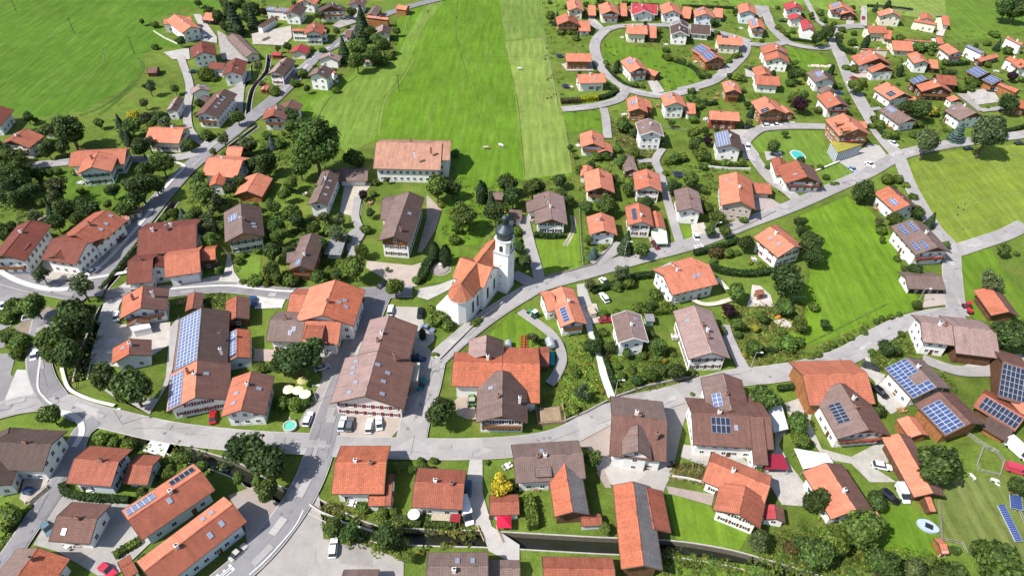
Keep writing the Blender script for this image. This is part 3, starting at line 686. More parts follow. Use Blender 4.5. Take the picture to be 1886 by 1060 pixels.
area('lawn', 'C', [(600,390),(760,310),(830,400),(1130,430),(1140,520),(1340,570),(1470,700),(1160,800),(1100,640),(940,590),(850,490),(770,550),(640,530)], 'meadow_a', (.108,.2,.015))
area('lawn', 'I', [(250,270),(580,255),(610,330),(620,440),(520,400),(350,450)], 'meadow_a', (.108,.2,.015))
area('lawn', 'J', [(490,520),(620,440),(1100,425),(1130,560),(1080,620),(1240,700),(1400,800),(1600,710),(1180,930),(1090,940),(1000,750),(740,640),(560,620),(500,580)], 'meadow_a', (.13,.215,.025))
area('lawn', 'D', [(800,430),(960,440),(1120,490),(1170,570),(1160,640),(960,620),(830,540)], 'meadow_a', (.108,.2,.015))
area('lawn', 'Q', [(190,340),(340,360),(360,500),(210,530)], 'meadow_a', (.135,.228,.018))
area('lawn', 'H', [(900,360),(1400,330),(1300,700),(1200,800),(1100,1000),(760,1000),(720,880),(800,640)], 'meadow_a', (.112,.205,.015))
area('lawn', 'h', [(800,480),(1000,420),(1080,520),(1220,520),(1240,700),(1200,900),(1130,993),(820,900),(700,600)], 'meadow_a', (.112,.205,.015))
area('lawn', 'M', [(610,500),(860,470),(840,640),(720,690),(650,600)], 'meadow_a', (.13,.215,.025))
area('lawn', 'F', [(380,640),(600,640),(700,700),(1090,700),(1100,920),(700,900),(400,880)], 'meadow_a', (.09,.17,.016))
area('lawn', 'W', [(130,440),(520,560),(480,760),(260,740)], 'meadow_a', (.13,.215,.025))
area('lawn', 'N', [(760,260),(930,240),(1100,330),(900,560),(690,580),(670,420)], 'meadow_a', (.11,.19,.018))
area('yard', 'Z', [(-80,512),(60,527),(45,560),(20,600),(8,640),(-80,650)], 'asphalt', (.26,.25,.25)); area('yard', 'Z', [(-80,655),(30,650),(20,690),(60,720),(20,745),(-80,755)], 'asphalt', (.26,.25,.25))
# yards, drives and squares
GR = (.33, .305, .285); GV = (.42, .38, .33); PV = (.33, .27, .24); CC = (.41, .385, .36)
Y = [('b', [(590,600),(735,600),(840,530),(870,820),(1100,850),(1390,960),(1390,1100),(400,1100),(560,900),(740,640)], 'asphalt', GR),
 ('e', [(120,250),(480,180),(680,110),(620,260),(560,420),(500,690),(430,870),(100,790),(0,740),(0,380)], 'asphalt', GR), ('e', [(560,560),(880,600),(1050,730),(700,700),(540,640)], 'asphalt', CC),
 ('e', [(1150,310),(1240,440),(1180,560),(1260,700),(1360,830),(1340,960),(1200,950),(1120,820),(1040,720),(1160,590)], 'gravel', CC),
 ('d', [(440,405),(780,255),(800,500),(720,500),(640,440)], 'paving', PV), ('d', [(690,545),(800,500),(1220,560),(1130,725),(820,690),(740,640)], 'asphalt', CC), ('d', [(745,560),(700,600),(760,700),(800,700)], 'gravel', PV),
 ('f', [(560,330),(950,400),(930,490),(580,390)], 'gravel', PV),
 ('g', [(60,420),(300,330),(250,560),(340,760),(560,820),(830,680),(840,860),(700,880),(900,1010),(700,1010),(560,870),(360,840),(230,640),(90,500)], 'gravel', (.40,.38,.34)),
 ('g', [(700,140),(800,210),(870,290),(1010,420),(860,500),(760,400),(740,260),(620,150)], 'gravel', (.42,.40,.37)),
 ('g', [(1130,110),(1240,180),(1600,200),(1680,100),(1660,20),(1400,140),(1200,120),(1090,60)], 'gravel', (.42,.40,.37)),
 ('H', [(640,560),(770,690),(720,860),(600,1060),(560,1060),(640,760)], 'gravel', (.38,.31,.26)), ('N', [(170,380),(560,420),(690,380),(660,500),(600,600),(480,620),(330,540),(160,440)], 'paving', (.42,.35,.30)),
 ('G', [(1340,660),(1580,650),(1500,760),(1480,940),(1420,940),(1350,920),(1300,900)], 'gravel', (.46,.41,.34)),
 ('N', [(620,620),(780,590),(920,540),(900,620),(820,660),(700,720),(600,690)], 'gravel', CC),
 ('U', [(740,20),(1020,30),(1040,180),(1130,210),(1130,320),(1060,380),(960,440),(930,200),(760,90)], 'paving', (.40,.37,.33)),
 ('U', [(990,360),(1080,380),(1170,500),(1060,620),(1000,740),(880,1060),(790,1060),(830,700),(1000,640)], 'asphalt', GR),
 ('U', [(480,0),(700,0),(560,140),(480,400),(360,430),(200,820),(130,1060),(-60,1060),(40,880),(160,640),(130,420),(300,420)], 'asphalt', GR),
 ('c', [(40,0),(100,160),(260,180),(420,170),(520,60),(560,-20),(300,-40)], 'paving', (.40,.34,.29)),
 ('V', [(430,760),(460,1000),(380,1000),(290,960),(270,840),(330,780)], 'gravel', (.36,.29,.24)),
 ('Q', [(340,350),(450,330),(510,470),(360,490)], 'gravel', (.50,.45,.40)), ('Q', [(870,110),(1010,110),(1160,200),(900,230)], 'paving', (.38,.32,.30)),
 ('J', [(1240,700),(1450,590),(1500,540),(1600,560),(1660,640),(1640,700),(1400,800)], 'paving', CC), ('J', [(560,360),(860,350),(890,390),(560,400)], 'paving', CC), ('J', [(300,420),(480,420),(420,470),(560,640),(400,700),(420,600)], 'paving', CC),
 ('J', [(600,610),(740,620),(760,660),(620,690)], 'paving', CC), ('Q', [(870,870),(940,880),(1030,960),(1060,1060),(820,1060),(860,960)], 'gravel', (.52,.47,.42)), ('W', [(1620,290),(1700,270),(1780,300),(1780,350),(1680,340)], 'gravel', (.50,.45,.40)),
 ('L', [(380,520),(640,560),(740,560),(900,470),(960,490),(760,690),(560,690),(330,690)], 'paving', (.40,.36,.32)), ('L', [(980,780),(1110,700),(1140,740),(1040,900),(1000,1060),(840,1060),(900,900)], 'gravel', (.42,.40,.38)),
 ('M', [(500,380),(590,480),(620,620),(700,730),(60,780),(60,740),(420,660),(530,640),(560,480)], 'gravel', (.46,.43,.39)), ('M', [(770,830),(1080,830),(1030,930),(800,940)], 'gravel', (.50,.48,.45)),
 ('S', [(980,540),(1150,560),(1480,350),(1480,160),(1050,180),(900,100),(800,400),(780,520)], 'gravel', (.46,.42,.38)), ('S', [(150,570),(340,580),(330,720),(280,800),(60,890),(20,900)], 'paving', (.46,.44,.42)),
 ('S', [(120,200),(420,20),(500,60),(320,270),(150,270)], 'gravel', (.24,.20,.15)), ('S', [(820,680),(1300,960),(1460,700),(1500,560),(1560,100),(1480,200),(1440,640),(1380,820),(1000,820)], 'paving', (.36,.34,.33)),
 ('T', [(870,70),(1150,80),(1130,180),(890,160)], 'gravel', (.52,.50,.47)), ('T', [(890,530),(1060,540),(1060,640),(880,640)], 'paving', (.40,.32,.27)), ('T', [(1470,570),(1680,580),(1600,700),(1440,700)], 'paving', (.36,.31,.28)),
 ('a', [(340,580),(420,540),(860,600),(1000,830),(760,1060),(640,1060),(370,900),(220,860),(300,720)], 'asphalt', (.34,.32,.30)), ('a', [(180,380),(330,410),(240,640),(130,560),(150,470)], 'gravel', (.42,.38,.34)), ('a', [(930,250),(1010,150),(1120,180),(1070,290)], 'paving', (.60,.58,.54)),
 ('c', [(940,290),(1020,310),(1020,520),(1080,740),(1260,860),(1260,1000),(1060,900),(1010,750),(900,700),(920,420)], 'paving', (.42,.40,.37)), ('b', [(250,540),(420,480),(590,600),(470,820),(380,900),(350,700)], 'paving', (.33,.28,.25)),
 ('O', [(480,870),(550,860),(620,1060),(500,1060)], 'paving', CC), ('O', [(1150,740),(1310,670),(1350,700),(1170,760)], 'gravel', CC), ('V', [(1380,0),(1500,0),(1540,160),(1440,180)], 'gravel', (.46,.42,.37)), ('O', [(1100,460),(1130,540),(1290,540),(1270,420)], 'paving', (.42,.33,.28)),
 ('K', [(1380,90),(1600,60),(1680,180),(1470,210),(1420,180)], 'gravel', CC), ('K', [(1290,110),(1390,110),(1540,270),(1480,260)], 'asphalt', GR), ('D', [(520,50),(640,60),(650,120),(560,160),(500,90)], 'asphalt', GR), ('D', [(430,600),(520,640),(520,680),(440,670)], 'paving', CC), ('D', [(1310,180),(1380,180),(1370,240),(1310,240)], 'paving', CC), ('D', [(1440,60),(1490,60),(1490,230),(1430,230)], 'gravel', CC), ('D', [(1300,640),(1540,640),(1560,680),(1320,680)], 'paving', (.45,.36,.32)), ('D', [(280,560),(180,630),(300,600)], 'paving', CC), ('C', [(1000,710),(1080,700),(1150,800),(1050,820)], 'gravel', CC), ('C', [(480,170),(540,165),(620,240),(580,270)], 'paving', CC), ('C', [(250,560),(300,620),(530,620),(520,540)], 'paving', CC),
 ('E', [(1130,220),(1220,220),(1180,320),(1120,310)], 'paving', (.52,.46,.42)), ('A', [(1420,460),(1640,420),(1650,520),(1500,520)], 'gravel', CC), ('A', [(1680,130),(1740,130),(1884,330),(1884,380),(1700,350),(1750,280)], 'gravel', CC),
 ('B', [(0,270),(60,300),(240,470),(300,560),(240,760),(220,1000),(60,800),(300,700),(290,540),(40,520)], 'gravel', GR), ('B', [(300,300),(640,230),(650,330),(580,400),(310,390)], 'gravel', (.42,.38,.33)), ('B', [(640,640),(860,460),(880,500),(780,600),(680,700)], 'gravel', GR), ('B', [(1000,230),(1130,130),(1250,120),(1210,200),(1060,250)], 'gravel', GR),
 ('X', [(1020,60),(1215,50),(1220,150),(1000,180)], 'paving', (.40,.34,.30)), ('X', [(560,720),(680,760),(600,860),(540,700),(480,580),(540,590)], 'gravel', (.42,.40,.37)), ('W', [(860,960),(980,800),(1000,900),(960,1060),(860,1060)], 'asphalt', GR)]
for t, pts, mt, c in Y: area('yard', t, pts, mt, c)
ZL[0] += .01
ROADS = [
 ('Z', [(-60,500),(0,508),(60,524),(110,534),(165,545)], 6.5), ('Z', [(165,548),(190,505),(225,455),(262,408),(300,362),(340,318),(372,290),(400,268),(440,236),(500,188),(545,146),(590,100),(622,82),(652,55),(700,32),(760,12),(830,-5)], [6.5]*5+[6]*5+[5]*7),
 ('Z', [(60,306),(160,297),(235,295),(300,293),(345,288),(385,272)], 4.5), ('Z', [(385,272),(352,245),(345,205),(350,160),(338,120),(332,105)], 3.2),
 ('Z', [(195,545),(250,540),(312,538),(370,532),(419,530),(470,535),(520,541),(600,541),(680,541),(760,538)], 4.6),
 ('Z', [(-60,775),(0,757),(50,745),(105,742),(160,762),(225,778),(300,795),(380,806),(470,814),(560,818),(650,824),(760,827),(860,828),(960,822),(1030,808),(1090,778),(1130,760),(1200,742),(1280,717),(1350,698),(1420,690),(1490,678),(1560,655),(1610,625),(1660,598),(1720,582),(1770,578)], [5.4]*4+[5.7]*20+[4.8]*1+[4.8]*2),
 ('Z', [(85,575),(75,620),(72,665),(82,705),(105,740)], 5.5), ('Z', [(782,700),(800,668),(850,622),(905,580),(960,545),(1000,525),(1080,503),(1180,475),(1280,448),(1380,410),(1460,380),(1540,345),(1600,318),(1650,290),(1700,276),(1780,262),(1960,240)], 5.2),
 ('Z', [(795,670),(785,715),(768,765),(755,825)], 7.0), ('Z', [(700,545),(675,600),(650,660),(625,720),(600,790),(590,830),(572,880),(545,930),(505,985),(465,1028),(400,1085)], 6.5),
 ('Z', [(180,775),(150,800),(130,855),(100,905),(60,965),(20,1025),(-20,1085)], 4.2), ('Z', [(1655,290),(1625,255),(1600,215),(1572,165),(1553,118),(1540,85),(1545,55),(1590,48)], 5.6),
 ('Z', [(1655,290),(1672,335),(1690,370),(1720,420),(1750,455),(1752,500),(1758,560),(1765,582)], [4.5]*5+[5.5]*3), ('Z', [(1752,466),(1800,450),(1850,433),(1886,415)], 5.0),
 ('D', [(1190,410),(1080,425),(900,402),(790,365),(700,285),(645,205),(620,130),(570,70)], 4.6), ('C', [(480,190),(620,262),(760,235),(1050,225),(1250,232),(1500,262),(1700,308),(1840,352),(1884,370)], 4.4), ('D', [(380,355),(460,385),(640,398),(790,372)], 4.4),
 ('D', [(440,370),(420,470),(300,600),(150,710),(0,760),(-120,790)], 5.0), ('C', [(1420,775),(1160,835),(1000,825),(850,785),(740,720),(610,600),(545,450),(560,350),(640,270),(700,245)], 4.8), ('C', [(810,780),(760,860),(640,905),(480,935),(260,955)], 4.4),
 ('I', [(620,240),(640,330),(655,500)], 3.4), ('I', [(1130,590),(1070,690),(1110,800),(1150,950),(1190,1100),(1250,1300),(1290,1440)], 3.0), ('I', [(920,700),(1000,695),(1070,690)], 2.6),
 ('J', [(400,560),(470,480),(560,420),(720,400),(900,395),(1140,400)], 4.4), ('J', [(430,540),(480,620),(560,740),(680,880),(800,960),(880,1030)], 4.2), ('O', [(20,280),(70,500),(120,680),(160,830)], 3.4), ('O', [(640,705),(740,620),(830,560),(860,510)], 3.6),
 ('D', [(1200,430),(1210,330),(1250,245),(1480,240)], 4.4), ('D', [(960,0),(1000,80),(1060,180),(1130,235),(1230,260)], 2.8), ('W', [(1190,330),(1240,470),(1330,650),(1380,740)], 3.2), ('X', [(1000,620),(1150,680),(1300,725),(1450,735),(1600,720),(1680,640),(1884,620)], 3.4),
 ('N', [(1440,500),(1480,520),(1640,600)], 3.6), ('V', [(840,70),(1010,190),(1120,280),(1180,380),(1200,500),(1140,640),(1090,700)], 2.6), ('Z', [(660,365),(655,400),(665,430),(655,450),(645,480)], 2.6), ('K', [(1240,100),(1490,0),(1500,260),(1884,220)][2:], 3.0),
 ('M', [(1750,240),(1640,300),(1640,440),(1560,420)][:3], 2.8), ('K', [(490,260),(640,240)], 2.4), ('c', [(560,290),(1000,290),(1200,270)][:2], 1.0)]
mk = 0
for layer in ('edge', 'road'):
    for i, (t, pts, w) in enumerate(ROADS[:-1]):
        p = spline(gp(t, pts), 6); wl = w
        if isinstance(w, list):
            wl = []
            for k in range(len(w) - 1): wl += [w[k] + (w[k+1] - w[k]) * j / 6 for j in range(6)]
            wl.append(w[-1])
            wl += [w[-1]] * (len(p) - len(wl)); wl = wl[:len(p)]
        else: wl = [w] * len(p)
        if layer == 'edge': wl = [x + (.55 if x > 3.5 else .2) for x in wl]
        L, R = side_pts(p, wl); z = ZL[0]; ZL[0] += .003; m = MB()
        for k in range(len(p) - 1): m.face([(R[k].x, R[k].y, z), (R[k+1].x, R[k+1].y, z), (L[k+1].x, L[k+1].y, z), (L[k].x, L[k].y, z)])
        dark = i in (0, 4, 6, 9, 10, 1)  # mostly left-side roads, dimmer light there put into the asphalt colour
        structure('road' if layer == 'road' else 'road_edge', m.mesh('road', 'asphalt'), ((.235,.225,.235) if dark else (.34,.32,.312)) if layer == 'road' else (.44,.42,.395))
ZROAD = ZL[0] + .004
def ribbon(name, t, pts, w, mat, col, z=None, smooth=True):
    p = gp(t, pts); p = spline(p, 6) if smooth and len(pts) > 2 else p; L, R = side_pts(p, w); z = z or ZROAD; m = MB(); 
    for k in range(len(p) - 1): m.face([(R[k].x, R[k].y, z), (R[k+1].x, R[k+1].y, z), (L[k+1].x, L[k+1].y, z), (L[k].x, L[k].y, z)])
    return structure(name, m.mesh(name, mat), col)

# tar patches, seams, manhole covers, wheel tracks in the meadows
_pr = random.Random(11); mp_ = [MB(), MB(), MB()]; mh = MB(); zz = ZROAD + .002
for i, (t, pts, w) in enumerate(ROADS[:-1]):
    ww = w if not isinstance(w, list) else min(w)
    if ww < 3.9: continue
    p = spline(gp(t, pts), 6)
    for a, b in zip(p[:-1], p[1:]):
        d = b - a; ln = d.length
        if ln < .5: continue
        u = d / ln; nn = Vector((-u.y, u.x, 0)); ct = a + d * .5
        if _pr.random() < .18: 
            o_ = nn * _pr.uniform(-ww*.32, ww*.32); hl, hw = _pr.uniform(.8, 3.2), _pr.uniform(.35, 1.1); c = ct + o_ + Vector((0, 0, zz + _pr.uniform(0, .003))); k = _pr.choice((0, 0, 1))
            mp_[k].face([c - u*hl - nn*hw, c + u*hl - nn*hw, c + u*hl + nn*hw, c - u*hl + nn*hw])
        if _pr.random() < .2:
            o_ = nn * _pr.uniform(-ww*.4, ww*.4); c = ct + o_ + Vector((0, 0, zz + .005)); v = (u + nn * _pr.uniform(-.25, .25)).normalized(); s_ = Vector((-v.y, v.x, 0)); hl = _pr.uniform(1.5, 5)
            mp_[2].face([c - v*hl - s_*.035, c + v*hl - s_*.035, c + v*hl + s_*.035, c - v*hl + s_*.035])
        if _pr.random() < .16:
            c = ct + nn * _pr.uniform(-ww*.3, ww*.3); mh.lathe([(.38, zz - .01), (.38, zz + .012)], 12, 0, (c.x, c.y))
for m, c in zip(mp_, ((.32,.305,.298), (.40,.38,.365), (.24,.23,.228))): structure('asphalt_patch', m.mesh('asphalt_patch', 'asphalt'), c)
structure('manhole_cover', mh.mesh('manhole_cover', 'stone'), (.22,.21,.21))
def track(t, pts, off, w, col):
    p = spline(gp(t, pts), 6)
    for s_ in off:
        L, R = side_pts(p, 2 * abs(s_) + .001); q = L if s_ > 0 else R; A_, B_ = side_pts(q, w); m = MB()
        for k in range(len(q) - 1): m.face([(B_[k].x, B_[k].y, .09), (B_[k+1].x, B_[k+1].y, .09), (A_[k+1].x, A_[k+1].y, .09), (A_[k].x, A_[k].y, .09)])
        structure('wheel_track', m.mesh('wheel_track', 'meadow_dry'), col)
TL = (.18,.25,.045)
track('K', [(1884,640),(1500,680),(1150,700),(1030,760),(1000,830),(1060,950),(1110,1080)], (.9, -.9), .45, TL); track('K', [(1884,690),(1600,770),(1300,840),(1190,880),(1180,960),(1260,1060)], (.9, -.9), .45, TL); track('R', [(1884,60),(1600,120),(1350,200),(1250,300)], (.9, -.9), .4, TL); track('R', [(1884,190),(1500,330),(1200,400)], (.9,), .5, TL); track('R', [(1600,0),(1400,80),(1330,250),(1400,420)], (.9, -.9), .4, TL)
track('Z', [(842,0),(838,60),(850,110),(862,150)], (.4,), .5, (.09,.16,.02)); track('Z', [(928,80),(950,180),(958,255),(965,325)], (.4,), .4, (.10,.17,.02)); track('Z', [(848,108),(900,104),(1010,108)], (.4,), .5, (.17,.24,.045)); track('Z', [(585,222),(610,180),(660,140)], (.4,), .5, (.09,.15,.02)); track('Z', [(700,250),(705,210),(715,180),(740,150),(765,110)], (.5,), .7, (.19,.22,.06)); track('Z', [(775,45),(790,20),(800,5)], (.5,), .7, (.2,.22,.07))
track('B', [(1700,60),(1620,230),(1700,310),(1790,220),(1840,90)], (.6, -.6), .5, (.17,.23,.045)); track('Z', [(60,190),(130,165),(190,120),(190,90)], (.8, -.8), .5, (.115,.20,.028)); track('F', [(880,150),(1000,60),(1200,-120)], (1.2,), 1.6, (.07,.13,.018)); track('A', [(700,1010),(880,940),(1050,830),(1200,690),(1260,580),(1220,500)], (1.,), 1.5, (.07,.13,.018))
track('Z', [(1480,640),(1560,600),(1640,560)], (.5,), .6, (.09,.15,.02)); track('O', [(440,270),(455,380),(380,530)], (.5, -.5), .6, (.42,.36,.26)); track('Z', [(840,0),(860,90),(890,200),(930,330)], (2., -2.), .35, (.125,.215,.025)); track('X', [(100,0),(160,150),(120,300)], (.8, -.8), .4, (.13,.22,.025))
# ---------------- the houses, tile by tile ----------------
h_ = 'house'
# upper left hamlet
H('white farmhouse with orange wings highest on the left meadow', h_, 'A', [(1510,125,1655,232,1580,292,5.2), (1390,95,1640,72,1665,150,4.5)], 'o', 'W', name='farmhouse', sky=[])
H('white gabled house with red-brown roof beside gravel turning yard', h_, 'A', [(1745,360,1762,452,1665,508,5)], 'rr', 'W')
H('small white cottage with grey-mauve roof by narrow lane bend', h_, 'A', [(1722,730,1740,782,1660,808,3.6)], 'm', 'W', win=1)
H('small white cottage with half mauve, half dark roof in orchard', h_, 'A', [(1545,838,1492,925,1430,978,4.2)], 'md', 'W', sky=[])
H('tiny open hay shed on the round meadow edge', 'shed', 'A', [(1283,602,1362,600,1366,632,2.0)], 'b', 'B')
H('small orange-roofed timber hut at top left lane', 'hut', 'A', [(1785,120,1862,128,1872,185,2.6)], 'o', 'B')
H('white house with dark red roof on left photo edge', h_, 'F', [(-40,60,-140,170,-20,270,4.8)], 'r', 'W')
H('white chalet with brown-orange roof and balcony by left edge', h_, 'F', [(232,266,88,372,250,437,5.0)], 'pz', 'W', balc=1, gw=1)
H('grey-walled house with rows of solar squares at top', h_, 'B', [(425,18,670,38,672,112,4.6)], 'm', 'W', solar=[(0,'e',.02,.3,.05,.95,'f'),(0,'e',.45,.75,.5,.95,'f'),(0,'e',.45,.62,.05,.35,'f')])
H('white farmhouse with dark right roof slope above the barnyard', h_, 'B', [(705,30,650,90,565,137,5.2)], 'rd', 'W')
H('white house with orange roof cut by top photo edge', h_, 'B', [(800,-40,748,12,690,25,4.5)], 'o', 'W')
H('white inn-like house with dark front gable and orange barn', h_, 'B', [(990,20,985,66,875,100,5), (880,-10,1080,2,1076,80,4.5)], 'd,p', 'W', balc=1, gw=1)
H('white open barn with brown roof beside stacked timber yard', 'barn', 'B', [(490,145,395,205,312,252,3.4)], 'b', 'W')
H('large farmhouse with long orange roof and brown cart opening', 'house', 'B', [(850,190,832,252,745,322,5.6), (635,183,945,192,940,278,5.2)], 'z,p', 'W', dense=1, name='farmhouse', shut='dark', sky=[])
H('long low mauve-roofed garage row beside curved lane', 'garage', 'B', [(130,290,310,468,245,492,2.8)], 'x', 'C', doors=9, name='garage_row')
H('little pink-walled barn with bright red roof', 'barn', 'B', [(730,382,700,428,620,474,3)], 'kk', 'P', sky=[])
H('red garden hut on grass above brown-roofed house', 'hut', 'B', [(475,456,552,458,556,482,2)], 'k', 'R')
H('white house with red-brown roof beside hidden creek', h_, 'B', [(165,503,130,598,32,682,5.4), (-60,545,60,555,60,606,4)], 'rr,r', 'W')
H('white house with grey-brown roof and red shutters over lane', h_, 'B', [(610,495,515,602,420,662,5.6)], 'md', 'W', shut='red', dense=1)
H('low white house with mauve roof beside dark tree group', h_, 'B', [(985,448,955,492,872,520,3.6)], 'm', 'W')
H('tall white cube house at head of sloping meadow', h_, 'B', [(925,565,872,625,775,673,6.4), (990,590,1035,640,1045,640,4)], 'xd,p', 'W')
H('tiny orange-roofed hut on the creek strip', 'hut', 'B', [(425,725,405,768,372,792,2)], 'o', 'T')
H('white chalet with red-brown cross roof behind giant tree', h_, 'B', [(520,905,480,1002,385,1040,5), (650,865,600,935,688,985,4.6)], 'zb,b', 'W', balc=1, gw=1)
H('white house with brown roof at top edge beside tall trees', h_, 'B', [(1230,-25,1195,22,1130,48,4.6)], 'b', 'W')
H('farm with orange back roof and brown wedge roof', h_, 'B', [(1290,35,1505,60,1470,155,4.2), (1385,48,1335,115,1285,142,3.8)], 'o,x', 'T', win=0)
H('small timber barn with orange roof at the meadow tip', 'barn', 'B', [(1560,10,1652,22,1638,90,3.2)], 'o', 'T')
H('small red-brown shed left of the tall tree group', 'shed', 'B', [(1120,255,1172,258,1152,328,2.6)], 'b', 'C')
H('mauve-roofed house hidden among tall trees by big meadow', h_, 'B', [(1440,212,1430,275,1368,290,4.6)], 'md', 'C')
H('low white house in the shade of tall tree group', h_, 'B', [(1260,500,1350,500,1355,540,2.6)], 'm', 'W', sky=[])
# far right: the new estate
H('cream house with orange roof at far left of top row', h_, 'C', [(365,-12,385,68,312,97,5)], 'o', 'C', gw=0)
H('brown timber chalet below first house of top row', h_, 'C', [(300,112,320,185,217,215,4.8)], 'pz', 'T', balc=1, win=1)
H('white garage with orange roof below brown timber chalet', 'garage', 'C', [(395,228,502,230,500,273,2.5)], 'o', 'W', doors=0)
H('dark timber garage with orange roof in top row', 'garage', 'C', [(480,90,550,92,552,136,2.5)], 'o', 'B', doors=1)
H('white chalet with timber gable, second in top row', h_, 'C', [(655,14,685,92,600,132,4.8), (755,88,815,90,822,142,3,{'wall':'B','nowin':1})], 'o', 'W', balc=1, gw=1)
H('white house with crimson cross roof in top row', h_, 'C', [(935,25,970,80,880,142,3.8), (862,62,1080,78,1090,130,3.4)], 'k', 'W', trim=1)
H('white house with orange roof and carport, fourth in top row', h_, 'C', [(1195,15,1222,92,1128,127,4.8), (1300,108,1372,116,1376,165,2.8,{'wall':'B','nowin':1})], 'o', 'W')
H('pale blue house with orange roof and side garage in top row', h_, 'C', [(1490,57,1508,126,1410,143,4.8), (1570,112,1645,118,1655,155,2.8,{'nowin':1})], 'o', 'L', solar=[(0,'e',.1,.35,.2,.6,'f')])
H('cream house with salmon roof inside the curved road loop', h_, 'C', [(812,234,998,240,1000,300,4.8), (1005,278,1075,282,1076,332,2.8,{'wall':'B'})], 'o', 'C')
H('tall white house with dark roof and grey solar slope', h_, 'C', [(1280,200,1290,272,1203,300,5.4), (1370,248,1540,262,1545,306,3.2), (1280,165,1295,210,1215,240,5.4)], 'd,d,sd', 'W', trim=1)
H('cream house with orange roof beside the loop road junction', h_, 'C', [(1600,322,1820,336,1826,398,4.8)], 'o', 'C', solar=[(0,'e',.2,.45,.0,.25,'k')])
H('pair of timber houses roofed with blue solar blocks', h_, 'C', [(1545,437,1602,492,1508,547,4.6), (1465,376,1562,432,1452,480,4.6)], 'p', 'T', solar=[(0,'e',.05,.9,.05,.8,'b'),(1,'e',.0,.9,.1,.85,'b')], balc=1)
H('timber house with salmon roof left of the ring road', h_, 'C', [(288,448,505,450,525,536,4.6)], 'o', 'T', sky=[])
H('white terraced house with salmon roof above yellow hedge', h_, 'C', [(388,648,622,640,650,716,4.4)], 'o', 'W', shut='brown')
H('white house with dormant solar strip on curved road inside', h_, 'C', [(850,488,938,588,850,634,4.8), (1000,600,1072,625,1092,672,2.8,{'wall':'B','nowin':1})], 'o', 'W', solar=[(0,'e',.12,.5,.15,.5,'f')], balc=1, gw=1)
H('golden timber house with solar square beside road fork', h_, 'I', [(905,120,925,234,835,266,5), (985,150,1000,215,1046,242,4)], 'o', 'T', solar=[(0,'e',.3,.6,.25,.7,'f')])
H('tall white house with orange roof and paved terrace', h_, 'I', [(1215,93,1252,182,1150,222,5.8), (1335,188,1412,192,1425,282,3,{'nowin':1})], 'o', 'W', solar=[(0,'e',.15,.4,.2,.5,'f')], dense=1)
H('light grey house with orange roof near top cul-de-sac', h_, 'D', [(450,22,470,92,385,120,5.6)], 'o', 'L')
H('white house with brown gable and solar stripes near cul-de-sac', h_, 'D', [(530,155,560,232,485,252,4.8)], 'o', 'W', solar=[(0,'e',.05,.75,.2,.7,'f')], gw=1, balc=1)
H('white house with stepped crimson roofs at top centre right', h_, 'D', [(850,10,880,62,790,88,4.8), (870,112,902,148,832,176,4)], 'k', 'W', sky=[])
H('white house with bright red roof beside the road tree', h_, 'D', [(970,165,990,236,935,272,5)], 'k', 'W', solar=[(0,'o',.4,.8,.1,.6,'f')])
H('white chalet with wide orange roof above the fork', h_, 'D', [(1255,12,1280,62,1175,90,4.6), (1310,40,1345,105,1405,140,3.4,{'wall':'B'})], 'o', 'W', balc=1, flowers=1, solar=[(0,'e',.1,.7,.1,.8,'f')])
H('big cream house with orange roof along top field', h_, 'D', [(1690,70,1725,120,1598,138,5)], 'o', 'C')
H('cream house with brick-red roof left of gravel drive', h_, 'D', [(1492,226,1655,230,1675,292,4.6), (1640,290,1700,300,1705,345,3)], 'p', 'C', sky=[])
H('long cream house with black solar strip and pale lean-to', h_, 'D', [(1480,332,1695,340,1700,432,4.8), (1695,378,1880,388,1884,446,3)], 'o,ot', 'C', solar=[(0,'e',.02,.55,.05,.35,'k')])
H('white house with two stepped orange roofs and four skylights', h_, 'E', [(545,430,625,505,455,572,4.4), (640,545,690,582,565,632,4.2)], 'p', 'W', gw=1, sky=[(0,'e',.2,.3),(0,'e',.45,.3),(0,'e',.3,.6),(0,'e',.6,.6)])
H('white double house with two stepped orange roofs beside road', h_, 'D', [(685,370,722,432,590,467,5), (712,442,732,502,612,532,4.8)], 'p', 'W')
H('white house with T-shaped brick-orange roof and stone terrace', h_, 'D', [(575,565,622,645,530,660,4.4), (525,640,755,655,725,745,4.2)], 'p', 'W')
H('timber chalet with orange roof and small terrace', h_, 'D', [(310,693,340,778,260,808,4.8)], 'o', 'T', solar=[(0,'e',.15,.4,.2,.5,'f')], balc=1)
H('white house with mauve roof and white solar frames', h_, 'D', [(1075,590,1148,672,1050,722,4.8), (1140,745,1190,790,1080,802,3)], 'xd,x', 'W', solar=[(0,'e',.25,.7,.15,.6,'f')])
H('white chalet with red-brown split roof along estate road', h_, 'J', [(1165,82,1258,180,1160,247,4.8)], 'pb', 'W', balc=1, gw=1, flowers=1)
H('big orange-brown timber chalet with three white garages', h_, 'J', [(605,128,690,235,565,286,5.4), (758,205,810,258,760,300,2.8)], 'o', 'T', solar=[(0,'e',.75,.97,.3,.85,'k')], dense=1, balc=1)
H('long red timber house with curved orange roof', h_, 'J', [(120,258,385,272,390,345,4.8)], 'o', 'R', balc=1, sky=[])
H('large orange-roofed guesthouse with two small dormers', h_, 'J', [(1285,275,1400,398,1265,490,6.2), (1390,352,1485,352,1490,405,3,{'nowin':1}), (1290,345,1225,352,1235,372,8.4,{'pitch':30,'keep':1}), (1340,400,1275,408,1285,432,8.4,{'pitch':30,'keep':1})], 'o', 'T', balc=2, dense=1, name='guesthouse', sky=[], flowers=1)
H('chalet with flat mauve roof and solar bars by road bend', h_, 'K', [(722,200,905,325,805,377,3.8)], 'x', 'W', gw=1, solar=[(0,'e',.05,.4,.15,.55,'f')])
